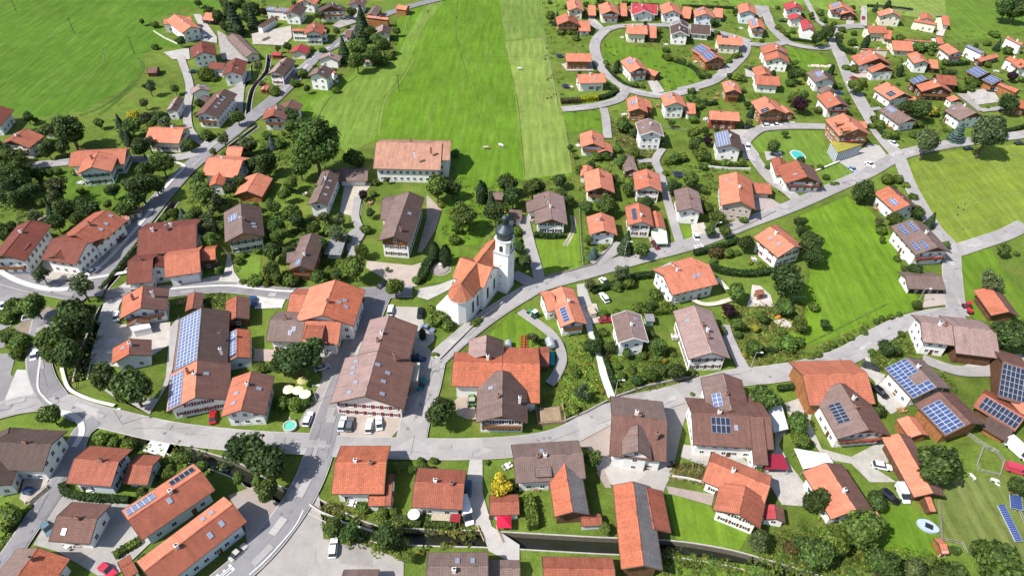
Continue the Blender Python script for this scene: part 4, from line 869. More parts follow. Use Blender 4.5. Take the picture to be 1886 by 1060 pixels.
H('white house with red-mauve roof beside turquoise pond', h_, 'J', [(880,680,975,830,785,882,4.6), (725,655,775,802,705,822,4)], 'zb,z', 'W', balc=1, gw=1, flowers=1, trim=0)
H('stone-fronted house with orange roof and double garage', h_, 'Q', [(737,-112,765,137,602,190,6.2), (860,-8,1035,2,1046,82,2.8,{'nowin':1})], 'op,p', 'S', dense=1)
H('white house whose left slope is all solar panels', h_, 'J', [(285,417,312,542,187,587,5.6)], 'xd', 'W', solar=[(0,'e',.05,.97,.05,.95,'f')])
# right of the estate
H('cream house with garage at end of top row', h_, 'E', [(955,106,1150,140,1137,206,4.4), (1040,108,1046,152,985,180,4.6), (1152,172,1230,178,1226,222,2.8,{'nowin':1})], 'p', 'C', trim=0)
H('long white house with wide brick-red roof', h_, 'E', [(885,246,1118,262,1118,370,4.4), (1118,315,1183,318,1185,382,3)], 'p', 'W', sky=[])
H('white house covered by grey-blue solar roof', h_, 'E', [(1425,332,1600,412,1487,457,4.8)], 'x', 'W', solar=[(0,'e',.02,.97,.05,.95,'f')])
H('cream house with solar rectangle on right photo edge', h_, 'E', [(1775,257,1905,320,1862,395,5)], 'o', 'W', solar=[(0,'e',.15,.6,.1,.4,'k')], balc=1)
H('white balcony house with small bright orange roof', h_, 'E', [(1215,377,1320,452,1232,477,4.8)], 'o', 'W', balc=1)
H('low orange-roofed wing beside grey solar house', 'garage', 'E', [(1480,515,1655,468,1665,495,2.8)], 'o', 'B')
H('white house with orange cross roof near right edge', h_, 'E', [(1775,456,1880,500,1790,545,4.6), (1860,510,1930,560,1850,602,4.6)], 'p', 'W', balc=1)
H('white house with plain salmon roof and glazed porch', h_, 'E', [(950,447,1010,520,937,562,4.8), (1050,525,1132,532,1145,598,2.8,{'wall':'B'})], 'o', 'W')
H('wide dark timber farmhouse with mixed orange roofs', h_, 'E', [(1110,690,1160,745,1000,800,4.2), (1110,668,1290,682,1298,740,4.4), (1000,650,1050,690,930,735,4.4)], 'p,z,x', 'B', balc=1, gw=1, win=1, solar=[(2,'e',.0,.95,.1,.9,'b')])
H('white chalet with orange roof and two dark panels', h_, 'E', [(690,709,848,812,722,870,4)], 'o', 'W', gw=1, solar=[(0,'e',.55,.85,.35,.8,'k')])
H('black and white chalet with mauve roof by spruce', h_, 'K', [(1330,180,1480,275,1317,332,4.8), (1270,118,1312,150,1258,182,3)], 'x,o', 'W', gw=1)
H('timber complex with two blue solar fields and yard', h_, 'E', [(1625,622,1890,735,1790,795,3.8), (1480,550,1600,616,1470,672,4), (1600,640,1700,690,1600,735,4)], 'p,x,x', 'T', solar=[(1,'e',.02,.95,.05,.95,'b'),(2,'e',.02,.95,.05,.9,'b'),(0,'e',.05,.7,.05,.25,'k')])
H('golden timber chalet on right edge above lawn', h_, 'K', [(1820,190,1900,205,1900,240,4)], 'w', 'T', balc=1)
H('small orange-roofed carport right of two-panel chalet', 'garage', 'K', [(872,152,948,166,928,195,2.5)], 'o', 'B')
H('old white farmhouse with wide mauve roof near church', h_, 'O', [(240,50,265,295,122,350,4.8), (195,95,215,200,52,238,4,{'oy':1})], 'xm,x', 'W', gw=1, shut='dark', dense=1)
H('white house with terrace gable left of apple tree', h_, 'I', [(520,422,530,542,417,570,4.2), (625,520,640,592,705,627,2.8)], 'o', 'W', balc=1, gw=1)
H('tall white gabled house with white verges and mauve roof', h_, 'I', [(1010,320,1045,432,930,472,6.8)], 'xm', 'W', trim=1, dense=1)
H('brown double-roofed shed by the forking gravel path', 'shed', 'I', [(820,630,870,767,805,780,2.6)], 'xm', 'B')
H('low orange and mauve outbuilding beside meadow fence', 'shed', 'I', [(480,722,470,800,415,832,2.8)], 'o', 'C')
H('house with black timber gable and orange roof', h_, 'I', [(575,750,598,922,465,957,4.8)], 'o', 'W', balc=1, gw=2)
H('white house with red shutters behind mauve-roofed neighbour', h_, 'I', [(995,755,1020,910,895,947,5.4)], 'po', 'W', shut='red', dense=1)
H('plain white house with mauve roof beside parked white car', h_, 'O', [(1440,18,1478,210,1355,230,5.4)], 'xm', 'W')
H('white house with glazed gable and small roof window', h_, 'O', [(690,240,720,402,590,432,4.6)], 'o', 'W', gw=1, sky=[(0,'e',.35,.3)])
H('white house with red shutters and one blue panel', h_, 'O', [(1015,155,1045,322,925,356,5.4), (1165,225,1200,372,1130,374,3.2,{'nowin':1})], 'p', 'W', shut='red', dense=1, solar=[(0,'e',.25,.8,.25,.6,'k')])
H('long white kindergarten with broad salmon roof', 'school', 'O', [(1230,785,1640,690,1700,862,5.4), (1340,700,1520,650,1540,700,6.6,{'pitch':12})], 'o', 'W', dense=1, name='kindergarten', sky=[(0,'e',.6,.4),(0,'e',.7,.38)])
H('orange-roofed house with hipped wing and blue panels', h_, 'V', [(1198,-156,1310,150,1190,202,4.8), (1040,-60,1190,-85,1110,58,4.4)], 'o', 'W', gw=1, balc=1, solar=[(0,'e',.55,.92,.25,.7,'b')])
H('white house with salmon roof between two roadside conifers', h_, 'Q', [(1022,362,1228,528,1108,642,5.6), (1075,345,1185,432,1162,455,2.8,{'nowin':1})], 'o,z', 'W', shut='red', sky=[(0,'e',.35,.45),(0,'e',.65,.4)])
H('white house with brick roof and framed solar square', h_, 'R', [(705,12,895,178,758,232,4.8)], 'pb', 'W', solar=[(0,'e',.5,.8,.4,.75,'f')])
H('long chalet with brown roof and pink balcony flowers', h_, 'R', [(905,298,1140,550,940,602,5.4)], 'x', 'W', balc=1, gw=1, flowers=1, solar=[(0,'e',.05,.4,.12,.3,'b'),(0,'e',.05,.4,.55,.75,'b'),(0,'e',.7,.95,.3,.5,'b'),(0,'e',.65,.92,.65,.85,'b')])
H('four-door garage with mauve roof by junction', 'garage', 'R', [(850,790,1180,800,1195,910,2.8)], 'x', 'W', doors=4)
H('timber barn with brick-orange roof on right meadow', 'barn', 'X', [(1590,-12,1752,207,1600,238,3.4)], 'pb', 'B')
# left of the centre
H('long white farmhouse with mauve roof and timber barn end', h_, 'X', [(985,296,1262,328,1264,497,5.6,{'keep':1}), (1262.5,328,1640,373,1672,610,5.0,{'hr':0,'keep':1,'wall':'B','nowin':1})], 'm', 'W', dense=1, name='farmhouse', balc=0, chim=[(0,.6,.03),(0,.75,.06)])
H('dark brown chalet with white roof dots above street fork', h_, 'Z', [(414,164,379,204,355,217,5.4), (372,176,384,181,380,190,3.6)], 'bd,d', 'W', dense=1, balc=1, sky=[(0,'o',.4,.4),(0,'o',.55,.4),(0,'o',.7,.4),(0,'o',.3,.4)])
H('big farmhouse with orange barn behind its front gable', h_, 'F', [(852,468,790,606,662,664,5.8), (614,474,1088,452,1088,574,4.6)], 'po,p', 'W', shut='green', dense=1, name='farmhouse', sky=[], chim=[(0,.4,.2)])
H('cream house with plain orange roof below small orchard', h_, 'F', [(1292,258,1580,272,1568,397,4.6)], 'o', 'C', shut='brown', dense=1, sky=[])
H('tiny white hut beside round dark tree', 'hut', 'F', [(432,272,415,300,388,310,2.2)], 'd', 'W')
H('orange-roofed house with weathered front wing at street corner', h_, 'G', [(150,425,450,452,412,602,4.2), (285,470,225,632,282,690,3.8)], 'o,w', 'W')
H('small garage with flat orange roof behind corner house', 'garage', 'G', [(322,336,460,344,435,430,2.6)], 'o', 'B')
H('open wooden barn with bright orange roof in garden', 'barn', 'G', [(590,555,490,716,382,752,3.2)], 'o', 'T')
H('white house with dark brown roof and light gravel yard', h_, 'G', [(1220,515,1105,790,1012,850,5.6), (1290,530,1550,530,1532,628,2.8,{'nowin':1}), (1080,690,1120,692,1100,760,4.4)], 'xd,x,x', 'W', gw=1, sky=[(0,'o',.35,.4),(0,'o',.55,.45),(0,'o',.75,.5)], solar=[(0,'e',.15,.5,.25,.4,'k')])
H('half-timbered farmhouse with grey-brown roof and painted gable', h_, 'M', [(675,20,692,265,540,372,6.0)], 'xd', 'C', gw=3, balc=0, shut='green', dense=1, sky=[(0,'o',.65,.55),(0,'o',.75,.6)], solar=[(0,'e',.25,.45,.25,.75,'f')], chim=[(0,.55,.05),(0,.6,-.12)])
H('red timber house with dark cross roof and grey carport', h_, 'M', [(1290,277,1192,552,1085,605,5.2), (1075,448,1240,440,1180,530,4.4), (1432,362,1558,368,1562,470,2.4,{'pitch':4,'wall':'L'})], 'xd,x,s', 'T', balc=1, gw=1, solar=[(0,'e',.78,.95,.1,.5,'f')])
H('long school house with pinkish-tan roof at the meadow', 'school', 'H', [(200,88,768,102,765,345,6.2), (700,102,850,106,838,258,6.2,{'oy':1,'hr':0})], 't', 'W', dense=1, name='school', trim=0, chim=[(0,.52,-.1),(0,.62,.8),(0,.85,.5)], sky=[], pitch=25)
H('big old farm with dark roof and boarded upper gable', h_, 'H', [(490,530,357,905,215,970,7.2), (250,610,450,612,330,775,4.6,{'nowin':1})], 'xd,x', 'W', gw=2, dense=1, name='farmhouse', shut='brown', sky=[(0,'o',.45,.45)], chim=[(0,.85,-.3)])
H('grey-roofed shed half hidden by churchyard trees', 'shed', 'H', [(1180,540,1300,545,1295,602,2.8)], 'x', 'B')
H('dark flat-roofed garage beside the church tower', 'garage', 'H', [(1350,725,1460,730,1468,780,2.6,{'pitch':5})], 'x', 'W')
H('tall white house with dark red roof at left edge', h_, 'L', [(272,162,30,462,207,527,6.2), (165,350,110,410,235,400,7.0,{'pitch':12,'keep':1})], 'rr', 'W', dense=1, balc=1, gw=1)
H('long white house stepping down the street with brick-red roof', h_, 'L', [(925,75,615,320,868,368,5.4), (450,328,742,372,668,552,5.6), (545,405,470,480,380,500,5.2)], 'z,rz,r', 'W', dense=1, sky=[(0,'e',.1,.35),(0,'e',.35,.5),(0,'e',.55,.55)])
H('flat-roofed garage row with white posts', 'garage', 'L', [(1120,85,1200,75,1235,100,2.6,{'pitch':3}), (1050,130,1120,120,1130,165,2.6,{'pitch':3})], 't', 'W', doors=0)
H('wide mauve-red roofed house above orange farm roof', h_, 'L', [(1200,252,1700,205,1705,425,5.6)], 'r', 'W', chim=[(0,.25,.1),(0,.5,.12),(0,.55,-.1)])
H('white farm with two-tone roof and white-edged gable', h_, 'L', [(1110,522,1330,500,1312,700,5), (1420,478,1725,435,1745,617,4.8), (1362,470,1355,532,1270,640,5.6), (1700,432,1865,412,1872,505,4.4,{'wall':'B'})], 'r,p,r,w', 'W', sky=[])
H('white house with mixed red roof near creek bridge', h_, 'L', [(1240,735,1217,935,1040,1015,4.8), (1190,1000,1180,1062,1100,1080,2.6,{'oy':.5})], 'pb,b', 'W', balc=1, chim=[(0,.45,.4),(0,.45,-.45)])
H('small red-brown shed by sandy strip', 'shed', 'L', [(1690,790,1667,935,1608,952,2.6)], 'zb', 'B')
H('red-roofed shed beside small blue car', 'shed', 'M', [(640,822,632,1012,538,1054,3.4)], 'zb', 'B')
H('small white house with mottled orange roof below gravel heap', h_, 'S', [(1125,300,1115,447,970,507,4.2)], 'wb', 'L')
H('very long house with dark roof and huge solar slope', h_, 'T', [(392,628,370,952,128,1045,4.4,{'keep':1}), (430,172,392,627,186,700,4.2,{'hr':0,'keep':1})], 'ob,xd', 'W', shut='red', dense=1, sky=[(0,'o',.35,.3)], solar=[(1,'e',.02,.99,.02,.9,'f'),(0,'e',.08,.98,.5,.97,'f')], chim=[(0,.25,.3),(0,.4,.05),(1,.6,-.8),(1,.9,-.85)])
H('blue-walled house with rust roof and solar slope', h_, 'T', [(740,352,737,612,643,632,3.6)], 'pw', 'L', solar=[(0,'e',.03,.93,.1,.97,'f')])
H('white house with red-brown roof beside beer garden', h_, 'T', [(862,722,768,1068,600,1107,5.2)], 'pb', 'W', dense=1, sky=[(0,'e',.5,.5),(0,'e',.75,.5),(0,'o',.4,.5)])
H('large house with glowing orange-red hipped roof in centre', h_, 'T', [(1594,-73,1475,240,1748,326,7.0), (1200,55,1420,70,1330,215,4.8)], 'wo,p', 'W', sky=[(0,'e',.45,.5),(0,'e',.6,.6),(0,'e',.55,.35)], dense=1)
H('pink and mauve tiled shop house with striped awning', h_, 'T', [(1022,275,1330,285,1310,470,5.2), (1330,285,1640,297,1615,492,5.2), (1330,360,1490,362,1485,440,7.2,{'pitch':8,'keep':1})], 'x,p,z', 'W', dense=1)
H('massive inn with long mauve roof and red shutters', 'inn', 'U', [(640,400,525,795,238,822,5.8,{'ow':1.02,'nog':1,'keep':1}), (735,95,640,400,486,390,5.8,{'hr':0,'keep':1,'ow':1.42})], 'mb,mb', 'P', shut='red', dense=1, name='inn', sky=[(0,'e',.15,.6),(0,'e',.3,.62),(0,'e',.42,.6),(0,'e',.65,.4),(0,'e',.85,.5),(0,'o',.3,.1),(0,'o',.4,.4),(0,'o',.6,.35),(0,'o',.85,.4)], chim=[(1,.75,.15),(1,.55,.05),(0,.1,-.5)])
H('brown-roofed barn wing above orange farm roof by lane', 'barn', 'V', [(545,265,535,487,388,437,6.0)], 'md', 'B')
H('large farm with broad orange roof across its courtyard', 'barn', 'V', [(255,502,682,512,600,716,5.6,{'keep':1}), (682.5,512,1008,520,1015,856,3.6,{'hr':0,'keep':1}), (1000,418,1090,422,1088,540,3,{'wall':'B'})], 'w,w,z', 'W', chim=[(0,.7,-.3)])
H('white farmhouse with long mauve roof facing main road', h_, 'V', [(685,572,680,960,457,1030,5.4)], 'xd', 'W', balc=1, dense=1, shut='dark', gw=1, name='farmhouse', chim=[(0,.6,.15),(0,.65,-.7)])
H('white gabled house with white verges beside stairway', h_, 'W', [(350,195,415,432,275,478,6.4)], 'xm', 'W', trim=1)
H('yellow and white house with long mauve roof', h_, 'W', [(935,147,1085,557,892,625,5.8)], 'm', 'W', gw=0, dense=1, shut='brown', balc=0, chim=[(0,.45,-.05),(0,.55,-.2),(0,.7,-.1)])
H('small green garden shed with corrugated roof', 'shed', 'W', [(508,252,590,254,594,290,2.2,{'pitch':6,'wall':'G'})], 's', 'G')
H('white corner building with mauve roofs and black solar mat', h_, 'e', [(615,352,1130,382,1148,590,5.6), (820,95,880,362,715,340,6.2), (990,380,1080,385,1088,690,4.4,{'keep':1})], 'b,xb,b', 'W', dense=1, solar=[(0,'e',.24,.48,.1,.6,'k'),(1,'e',.5,.85,.3,.7,'f')], chim=[(0,.35,-.05),(1,.6,.1)], sky=[(0,'e',.55,.4),(0,'e',.82,.4)])
H('hipped mauve house with big front dormer by plaza', h_, 'e', [(95,366,452,405,450,670,5.6), (262,430,265,600,160,608,7.0,{'pitch':35,'keep':1})], 'bx,x', 'W', chim=[(0,.5,-.05),(0,.45,-.15),(0,.8,.5)])
H('white house with long orange roof and white flashing', h_, 'f', [(907,128,1408,333,1352,495,4.6), (1205,330,1150,563,945,518,4.8)], 'p,pz', 'W', shut='brown', dense=1, sky=[])
H('long barn with orange, grey and rust roof strips', 'barn', 'f', [(290,292,375,976,197,1004,5.4), (400,338,462,672,600,716,4.2,{'oy':.4})], 'wg,z', 'B')
H('small crimson-roofed hut beside long-roofed house', 'hut', 'f', [(1440,478,1455,600,1362,592,2.6)], 'kb', 'W')
H('white house with grey-mauve roof joined to mottled barn', h_, 'd', [(162,505,615,474,628,635,5.2), (300,575,405,570,402,622,6.2,{'pitch':8,'keep':1})], 'x', 'W', chim=[(0,.35,.05),(0,.45,.02)])
H('barn with half orange, half charcoal roof', 'barn', 'd', [(490,520,545,850,430,890,5)], 'wg', 'B')
H('little white cottage with red gazebo in front', 'hut', 'c', [(1066,582,1256,577,1258,658,2.6)], 'z', 'W', win=1)
H('tiny red-roofed shed beneath charcoal barn', 'shed', 'd', [(600,902,735,895,738,940,2.2)], 'z', 'L')
H('white house with mottled orange roof and low annex', h_, 'c', [(58,322,395,322,378,526,4.8), (395,470,432,470,430,600,3,{'keep':1}), (280,545,435,545,432,602,2.8,{'keep':1})], 'w,z,w', 'W', chim=[(0,.4,-.02),(0,.7,.05)], sky=[])
H('white house with weathered orange roof beside camper', h_, 'c', [(575,448,898,464,890,628,4.8)], 'z', 'W', chim=[(0,.42,-.05),(0,.75,.05)], sky=[])
H('mauve-roofed house cut by bottom edge below the bridge', h_, 'c', [(655,1000,1052,996,1058,1140,5.2)], 'x', 'W', sky=[(0,'o',.5,.4),(0,'o',.75,.4)], chim=[(0,.45,.25)])
H('low mauve garage right of bottom-edge house', 'garage', 'c', [(1058,1005,1262,1010,1264,1090,2.8)], 'x', 'W')
H('low roof peeking in at bottom edge by car park', 'garage', 'b', [(985,1080,1215,1078,1215,1170,3.4)], 'x', 'W')
H('long red-brown roof cut by bottom edge centre right', h_, 'Z', [(1000,1046,1132,1048,1134,1082,3.8)], 'z', 'W', sky=[], chim=[])
H('large dark-roofed house on left edge with white gable', h_, 'a', [(-30,190,322,204,285,377,5.4), (62,95,-60,430,62,500,4.8)], 'dd,d', 'W', dense=1, balc=0)
H('pale blue house with red tiled roof and patio', h_, 'a', [(483,297,772,320,722,478,4.8)], 'z', 'L', shut='dark')
H('small garage with red roof left of large solar house', 'garage', 'a', [(832,336,1000,345,952,466,2.8)], 'z', 'L', win=1)
H('white house with brown-red roof on gravel lot', h_, 'a', [(370,672,630,690,582,850,4.2)], 'b', 'W')
H('long white block with orange roof and dark solar strip', h_, 'a', [(1310,380,828,700,926,825,4.6)], 'zo', 'L', solar=[(0,'o',.04,.38,.35,.8,'k'),(0,'o',.6,.97,.25,.8,'f')], sky=[(0,'e',.5,.3)])
H('long salmon-roofed terrace along the curved road', h_, 'Z', [(429,928,264,1053,293,1086,5.2)], 'zo', 'L', dense=1, sky=[(0,'o',.2,.5),(0,'o',.3,.5),(0,'e',.2,.4),(0,'e',.35,.5)])
H('rust-roofed house in bottom left corner', h_, 'a', [(245,877,112,1062,332,1130,4.2)], 'wx', 'W', sky=[])
H('small terracotta annex beneath salmon terrace', 'hut', 'a', [(860,960,780,1010,820,1080,2.6)], 'z', 'W')
H('timber barn with huge orange roof above main road', 'barn', 'g', [(195,204,690,192,735,420,5.2)], 'p', 'T')
H('chalet with mauve roof and flower-decked balconies', h_, 'g', [(480,265,690,615,460,685,5.2)], 'xb', 'W', balc=1, gw=1, flowers=1, solar=[(0,'e',.35,.75,.35,.75,'k')], dense=1, chim=[(0,.35,-.15),(0,.55,.0)])
H('house with white-gridded blue solar roof', h_, 'g', [(985,72,1205,296,1025,387,5)], 'x', 'W', balc=0, dense=1, solar=[(0,'e',.0,.98,.55,.98,'b'),(0,'e',.0,.45,.1,.55,'b'),(0,'e',.75,.98,.05,.55,'b')])
H('timber barn with square blue solar field', 'barn', 'g', [(1220,330,1460,570,1265,662,4.8)], 'b', 'T', solar=[(0,'e',.18,.97,.2,.95,'b')])
H('little timber barn with orange roof below solar house', 'barn', 'g', [(985,508,1085,645,1003,682,2.8)], 'o', 'T')
H('long narrow stable with orange roof beside pasture tree', 'barn', 'h', [(930,-95,1192,362,1050,393,3.4), (1130,398,1190,398,1206,500,2.2,{'pitch':12})], 'ob,o', 'B')
H('orange-roofed house behind bright white canopy', h_, 'h', [(375,130,605,490,415,560,4.4), (760,500,800,560,825,610,2.6,{'keep':1})], 'ob,o', 'W', sky=[])
H('solar-covered barn complex on right photo edge', 'barn', 'g', [(1700,103,1985,187,1795,410,4.6), (1550,340,1868,525,1790,626,3), (1815,268,1960,420,1880,540,4)], 'b,z,o', 'B', solar=[(0,'e',.02,.98,.05,.95,'k'),(1,'e',.1,.98,.1,.9,'k')])
H('low black-roofed annex of the right edge barn', 'shed', 'g', [(1590,515,1785,625,1720,700,2.4,{'pitch':10})], 'd', 'T')
H('doll-sized orange-roofed playhouse with blue slide', 'hut', 'h', [(1240,752,1302,750,1314,822,1.9)], 'o', 'T')
# ---------------- trees and shrubs: crown centre and width as the photograph shows them ----------------
T('A','r',[(1515,765,80),(1720,25,60)]); T('A','D',[(1230,185,50),(1565,350,80)]); T('A','s',[(1290,745,110),(1250,890,80)]); T('A','u',[(1340,215,70),(1345,405,60),(1790,640,130),(1860,690,50)])
T('B','D',[(55,20,80),(110,60,110),(200,30,100),(300,80,150),(1160,100,90),(640,990,120)]); T('B','c',[(140,160,130),(300,150,90),(1250,170,110),(1255,250,110),(1095,430,100)]); T('B','p',[(400,100,70)])
T('B','s',[(170,250,90),(885,135,90),(360,570,90)]); T('B','r',[(1330,270,110),(1225,400,160),(1210,520,150),(1350,470,150),(1440,380,130),(1380,340,110),(1560,270,60),(610,400,70),(175,1010,120)]); T('B','u',[(1440,530,90),(1500,490,70),(820,425,50),(910,440,60),(740,640,90),(670,720,80),(505,790,100),(850,580,40),(60,130,60)])
T('C','u',[(150,20,40),(160,130,80),(1100,270,50),(1590,200,70),(1450,300,60),(1600,290,60),(470,40,50),(560,45,40),(810,30,50),(880,40,40),(1340,65,50),(1160,430,60),(1180,500,70),(1250,520,60),(1310,530,50),(1360,560,50),(1480,640,70),(1520,660,60),(1710,540,40),(1790,480,60),(640,545,50),(740,550,40),(700,620,50),(900,740,50),(960,750,40),(1800,670,80),(1390,790,60),(1370,850,70),(1420,920,80),(1500,880,50),(700,760,50),(320,280,50),(240,280,60),(370,290,50),(1840,690,50)])
T('C','D',[(1570,190,60),(1715,655,50)])
T('D','D',[(1070,320,120),(1160,270,115),(850,640,110)]); T('D','u',[(720,240,60),(760,270,50),(800,305,50),(850,270,50),(1085,110,60),(1120,170,60),(1275,260,60),(1380,290,50),(1365,365,70),(1250,310,60),(910,630,80),(820,720,80),(1240,750,60),(1450,720,80),(1780,340,80),(1690,260,50),(300,530,50),(350,490,60),(1310,590,60),(1380,600,80)])
T('D','p',[(910,900,130)]); T('D','r',[(860,840,120),(950,820,90),(1400,740,120),(1325,870,50),(1010,130,50)]); T('D','l',[(1185,610,40)]); T('D','Y',[(920,720,40)])
T('E','D',[(1740,60,170),(1830,90,150),(1860,15,130),(1230,640,110)]); T('E','u',[(1640,300,70),(1570,375,60),(1740,440,80),(970,410,100),(1070,400,100),(800,340,80),(1080,460,50),(1200,540,60),(1410,700,80),(1460,720,80),(1510,700,60),(1860,690,60),(1340,770,80),(1420,760,80),(880,690,50),(1570,560,60),(1180,590,40),(1600,290,50)]); T('E','c',[(1660,390,50)]); T('E','l',[(810,620,40)]); T('E','p',[(1790,660,80)])
T('F','D',[(235,165,90),(590,260,260),(1220,410,170),(30,850,150),(60,700,200),(180,720,170),(20,470,180),(40,600,150),(400,440,130),(540,420,120),(1260,620,170),(1200,760,240),(1180,865,150),(700,950,150),(810,965,120),(1640,400,110),(640,330,130)])
T('F','r',[(855,215,80),(1130,230,150),(1330,230,100),(1400,560,190),(1340,740,170),(430,650,90),(930,920,80)]); T('F','y',[(1160,150,110)]); T('F','c',[(1030,200,60),(1065,280,75),(1110,350,70),(440,980,90)]); T('F','s',[(1290,170,130),(500,770,190),(470,870,150),(300,1020,120)]); T('F','u',[(300,190,50),(350,910,90),(700,810,70),(640,650,60),(500,640,70),(170,520,60)])
T('G','R',[(1080,300,480)]); T('G','r',[(420,90,125),(950,500,170),(1430,430,170),(110,730,210),(870,640,130),(720,850,120),(880,900,170),(740,1000,160),(870,150,120)]); T('G','D',[(660,460,180),(540,480,120),(50,900,120),(330,690,110),(1560,900,80)]); T('G','s',[(290,250,120),(200,370,70),(230,800,140),(1160,940,110),(1290,960,100)]); T('G','C',[(705,290,75)]); T('G','u',[(770,300,100),(660,230,80),(850,700,80),(1590,740,60),(1610,640,60),(140,230,110)]); T('G','w',[(810,740,110)]); T('G','p',[(1505,740,90)])
T('H','r',[(730,470,220),(950,740,220),(890,850,80),(1800,550,130),(1860,600,100)]); T('H','D',[(860,500,150),(1340,460,170),(1390,560,180),(1240,700,200),(1800,430,120)]); T('H','D',[(1560,490,170)]); T('H','l',[(1120,540,85)]); T('H','s',[(300,430,50)]); T('H','u',[(880,950,100),(1420,880,100),(890,200,80),(1430,950,60),(1340,860,60)]); T('H','Y',[(760,650,50)])
T('I','u',[(790,380,140),(740,590,80),(560,650,90),(640,640,90),(1230,670,110),(1300,660,90),(1180,690,70),(1460,630,120),(1480,740,70),(1680,710,80),(1820,685,50),(1420,180,90),(1460,210,60),(370,650,50),(960,740,80),(1000,735,60),(1155,800,50),(1400,330,80)])
T('I','r',[(900,610,90),(760,700,80),(830,920,110),(1380,850,150),(1490,930,70),(1400,440,110),(270,980,160),(640,1030,120),(960,1040,100)]); T('I','D',[(1230,910,120),(1410,540,110),(1500,420,70),(260,850,130),(40,900,150)]); T('I','p',[(1520,510,80)]); T('I','c',[(1600,400,30)])
T('J','r',[(690,555,120),(780,450,60),(1400,950,80)]); T('J','u',[(405,680,50),(630,740,60),(1130,830,60),(1190,890,40),(1230,885,40),(1090,740,50),(1670,850,100),(1760,850,90),(1830,900,60),(1070,250,70)]); T('J','D',[(1460,930,190)])
T('K','W',[(1060,520,210),(1590,440,290)]); T('K','C',[(1320,440,110)]); T('K','D',[(890,220,150),(1000,230,170),(1750,180,150)]); T('K','Y',[(1085,260,110)]); T('K','u',[(980,370,70),(590,330,70),(630,370,90),(700,470,80),(760,460,80),(700,840,100),(780,850,90),(415,1010,40),(1200,420,40),(930,460,70),(920,1000,70),(560,390,60)]); T('K','r',[(440,60,90),(355,165,50)])
T('L','s',[(360,630,150),(700,730,220),(1800,180,150)]); T('L','r',[(290,900,220),(1830,330,150),(1660,150,120)]); T('L','D',[(620,960,280),(760,950,130),(20,270,170),(90,230,120)]); T('L','u',[(100,900,110),(60,1010,120),(1500,100,90),(150,960,90)]); T('L','C',[(1590,130,95)])
T('S','D',[(620,200,320),(580,420,240),(880,620,230),(1130,700,360),(680,60,200)]); T('S','r',[(400,300,220),(430,430,180),(435,950,190)]); T('S','u',[(170,330,150),(150,420,120),(60,300,80),(240,320,100)])
T('M','D',[(270,130,130),(940,440,150),(930,590,150),(1160,160,150)]); T('M','r',[(440,330,110),(490,600,80),(980,650,110),(1300,230,120),(1340,650,130),(1720,430,120),(1400,130,90),(1500,640,120),(1660,560,220)]); T('M','s',[(420,90,100),(390,240,150),(1510,280,150)]); T('M','w',[(980,190,150),(1000,300,140),(1430,600,70)]); T('M','u',[(650,520,80),(700,465,60),(820,435,60),(800,690,120),(1100,690,140),(1450,260,110),(1600,330,80),(700,700,60),(760,725,50),(900,720,70),(1760,250,90)]); T('M','Y',[(900,670,70)]); T('M','p',[(1010,420,60)])
T('N','l',[(755,300,80),(850,330,85)]); T('N','w',[(410,600,160),(345,450,40)]); T('N','u',[(600,550,80),(780,880,150),(860,930,110),(1100,920,70),(1140,895,60),(730,800,80)]); T('N','D',[(1530,370,120),(1480,260,100)]); T('N','l',[(650,1010,50)])
T('O','r',[(570,190,120),(735,180,150),(1050,560,140),(1700,270,140),(1870,920,170)]); T('O','D',[(1090,155,110),(1640,400,100)]); T('O','w',[(580,470,85)]); T('O','C',[(630,590,80)]); T('O','c',[(915,500,115)]); T('O','s',[(880,760,150),(600,860,105)]); T('O','u',[(705,550,45),(1160,950,110),(1130,1030,90),(1780,600,90),(930,850,110),(830,880,90)]); T('O','b',[(1700,590,120)])
T('Q','D',[(830,500,150),(1380,520,210),(1400,610,170),(1370,450,130)]); T('Q','D',[(1190,800,310),(1290,320,110),(1310,400,100)]); T('Q','r',[(770,940,200),(1150,1010,110),(640,390,110),(570,270,130)]); T('Q','u',[(680,590,70),(740,590,60),(540,660,60),(950,700,70),(800,310,70)]); T('Q','Y',[(850,670,50)])
T('W','p',[(1240,190,125)]); T('W','r',[(1520,240,115),(1710,160,150),(1850,310,130),(1310,310,115),(1450,500,140),(610,500,160),(560,400,80),(540,740,130)]); T('W','u',[(1310,410,80),(1690,380,80),(140,385,85),(490,590,80),(1150,370,110),(270,680,70),(290,760,90),(400,710,65),(910,740,80),(920,925,45),(1750,480,150),(1850,470,90),(450,170,100),(700,165,100),(150,225,80),(270,210,70),(740,570,60),(620,610,80),(1650,490,100)])
T('W','D',[(50,500,150),(215,510,115),(440,800,100),(650,700,110),(790,720,160),(560,160,90)]); T('W','y',[(1470,350,70)]); T('W','Y',[(1370,580,50),(670,630,60)]); T('W','r',[(1540,930,240)])
T('V','D',[(150,920,260)]); T('V','s',[(950,290,120),(1370,760,150)]); T('V','u',[(1030,330,70),(1320,600,80),(1290,910,110),(1240,940,70),(1690,545,80),(1710,620,90),(1800,570,55),(1840,660,95),(100,440,60)]); T('V','Y',[(1550,750,50)])
T('X','D',[(690,500,140),(790,550,80),(1790,390,290),(160,310,95)]); T('X','r',[(960,140,85)]); T('X','u',[(60,170,90),(560,550,60),(820,400,60),(490,380,65),(380,430,65),(300,460,55),(600,290,55),(650,260,50),(730,250,55),(800,230,55),(100,580,70),(170,530,60),(230,490,60),(30,590,70)])
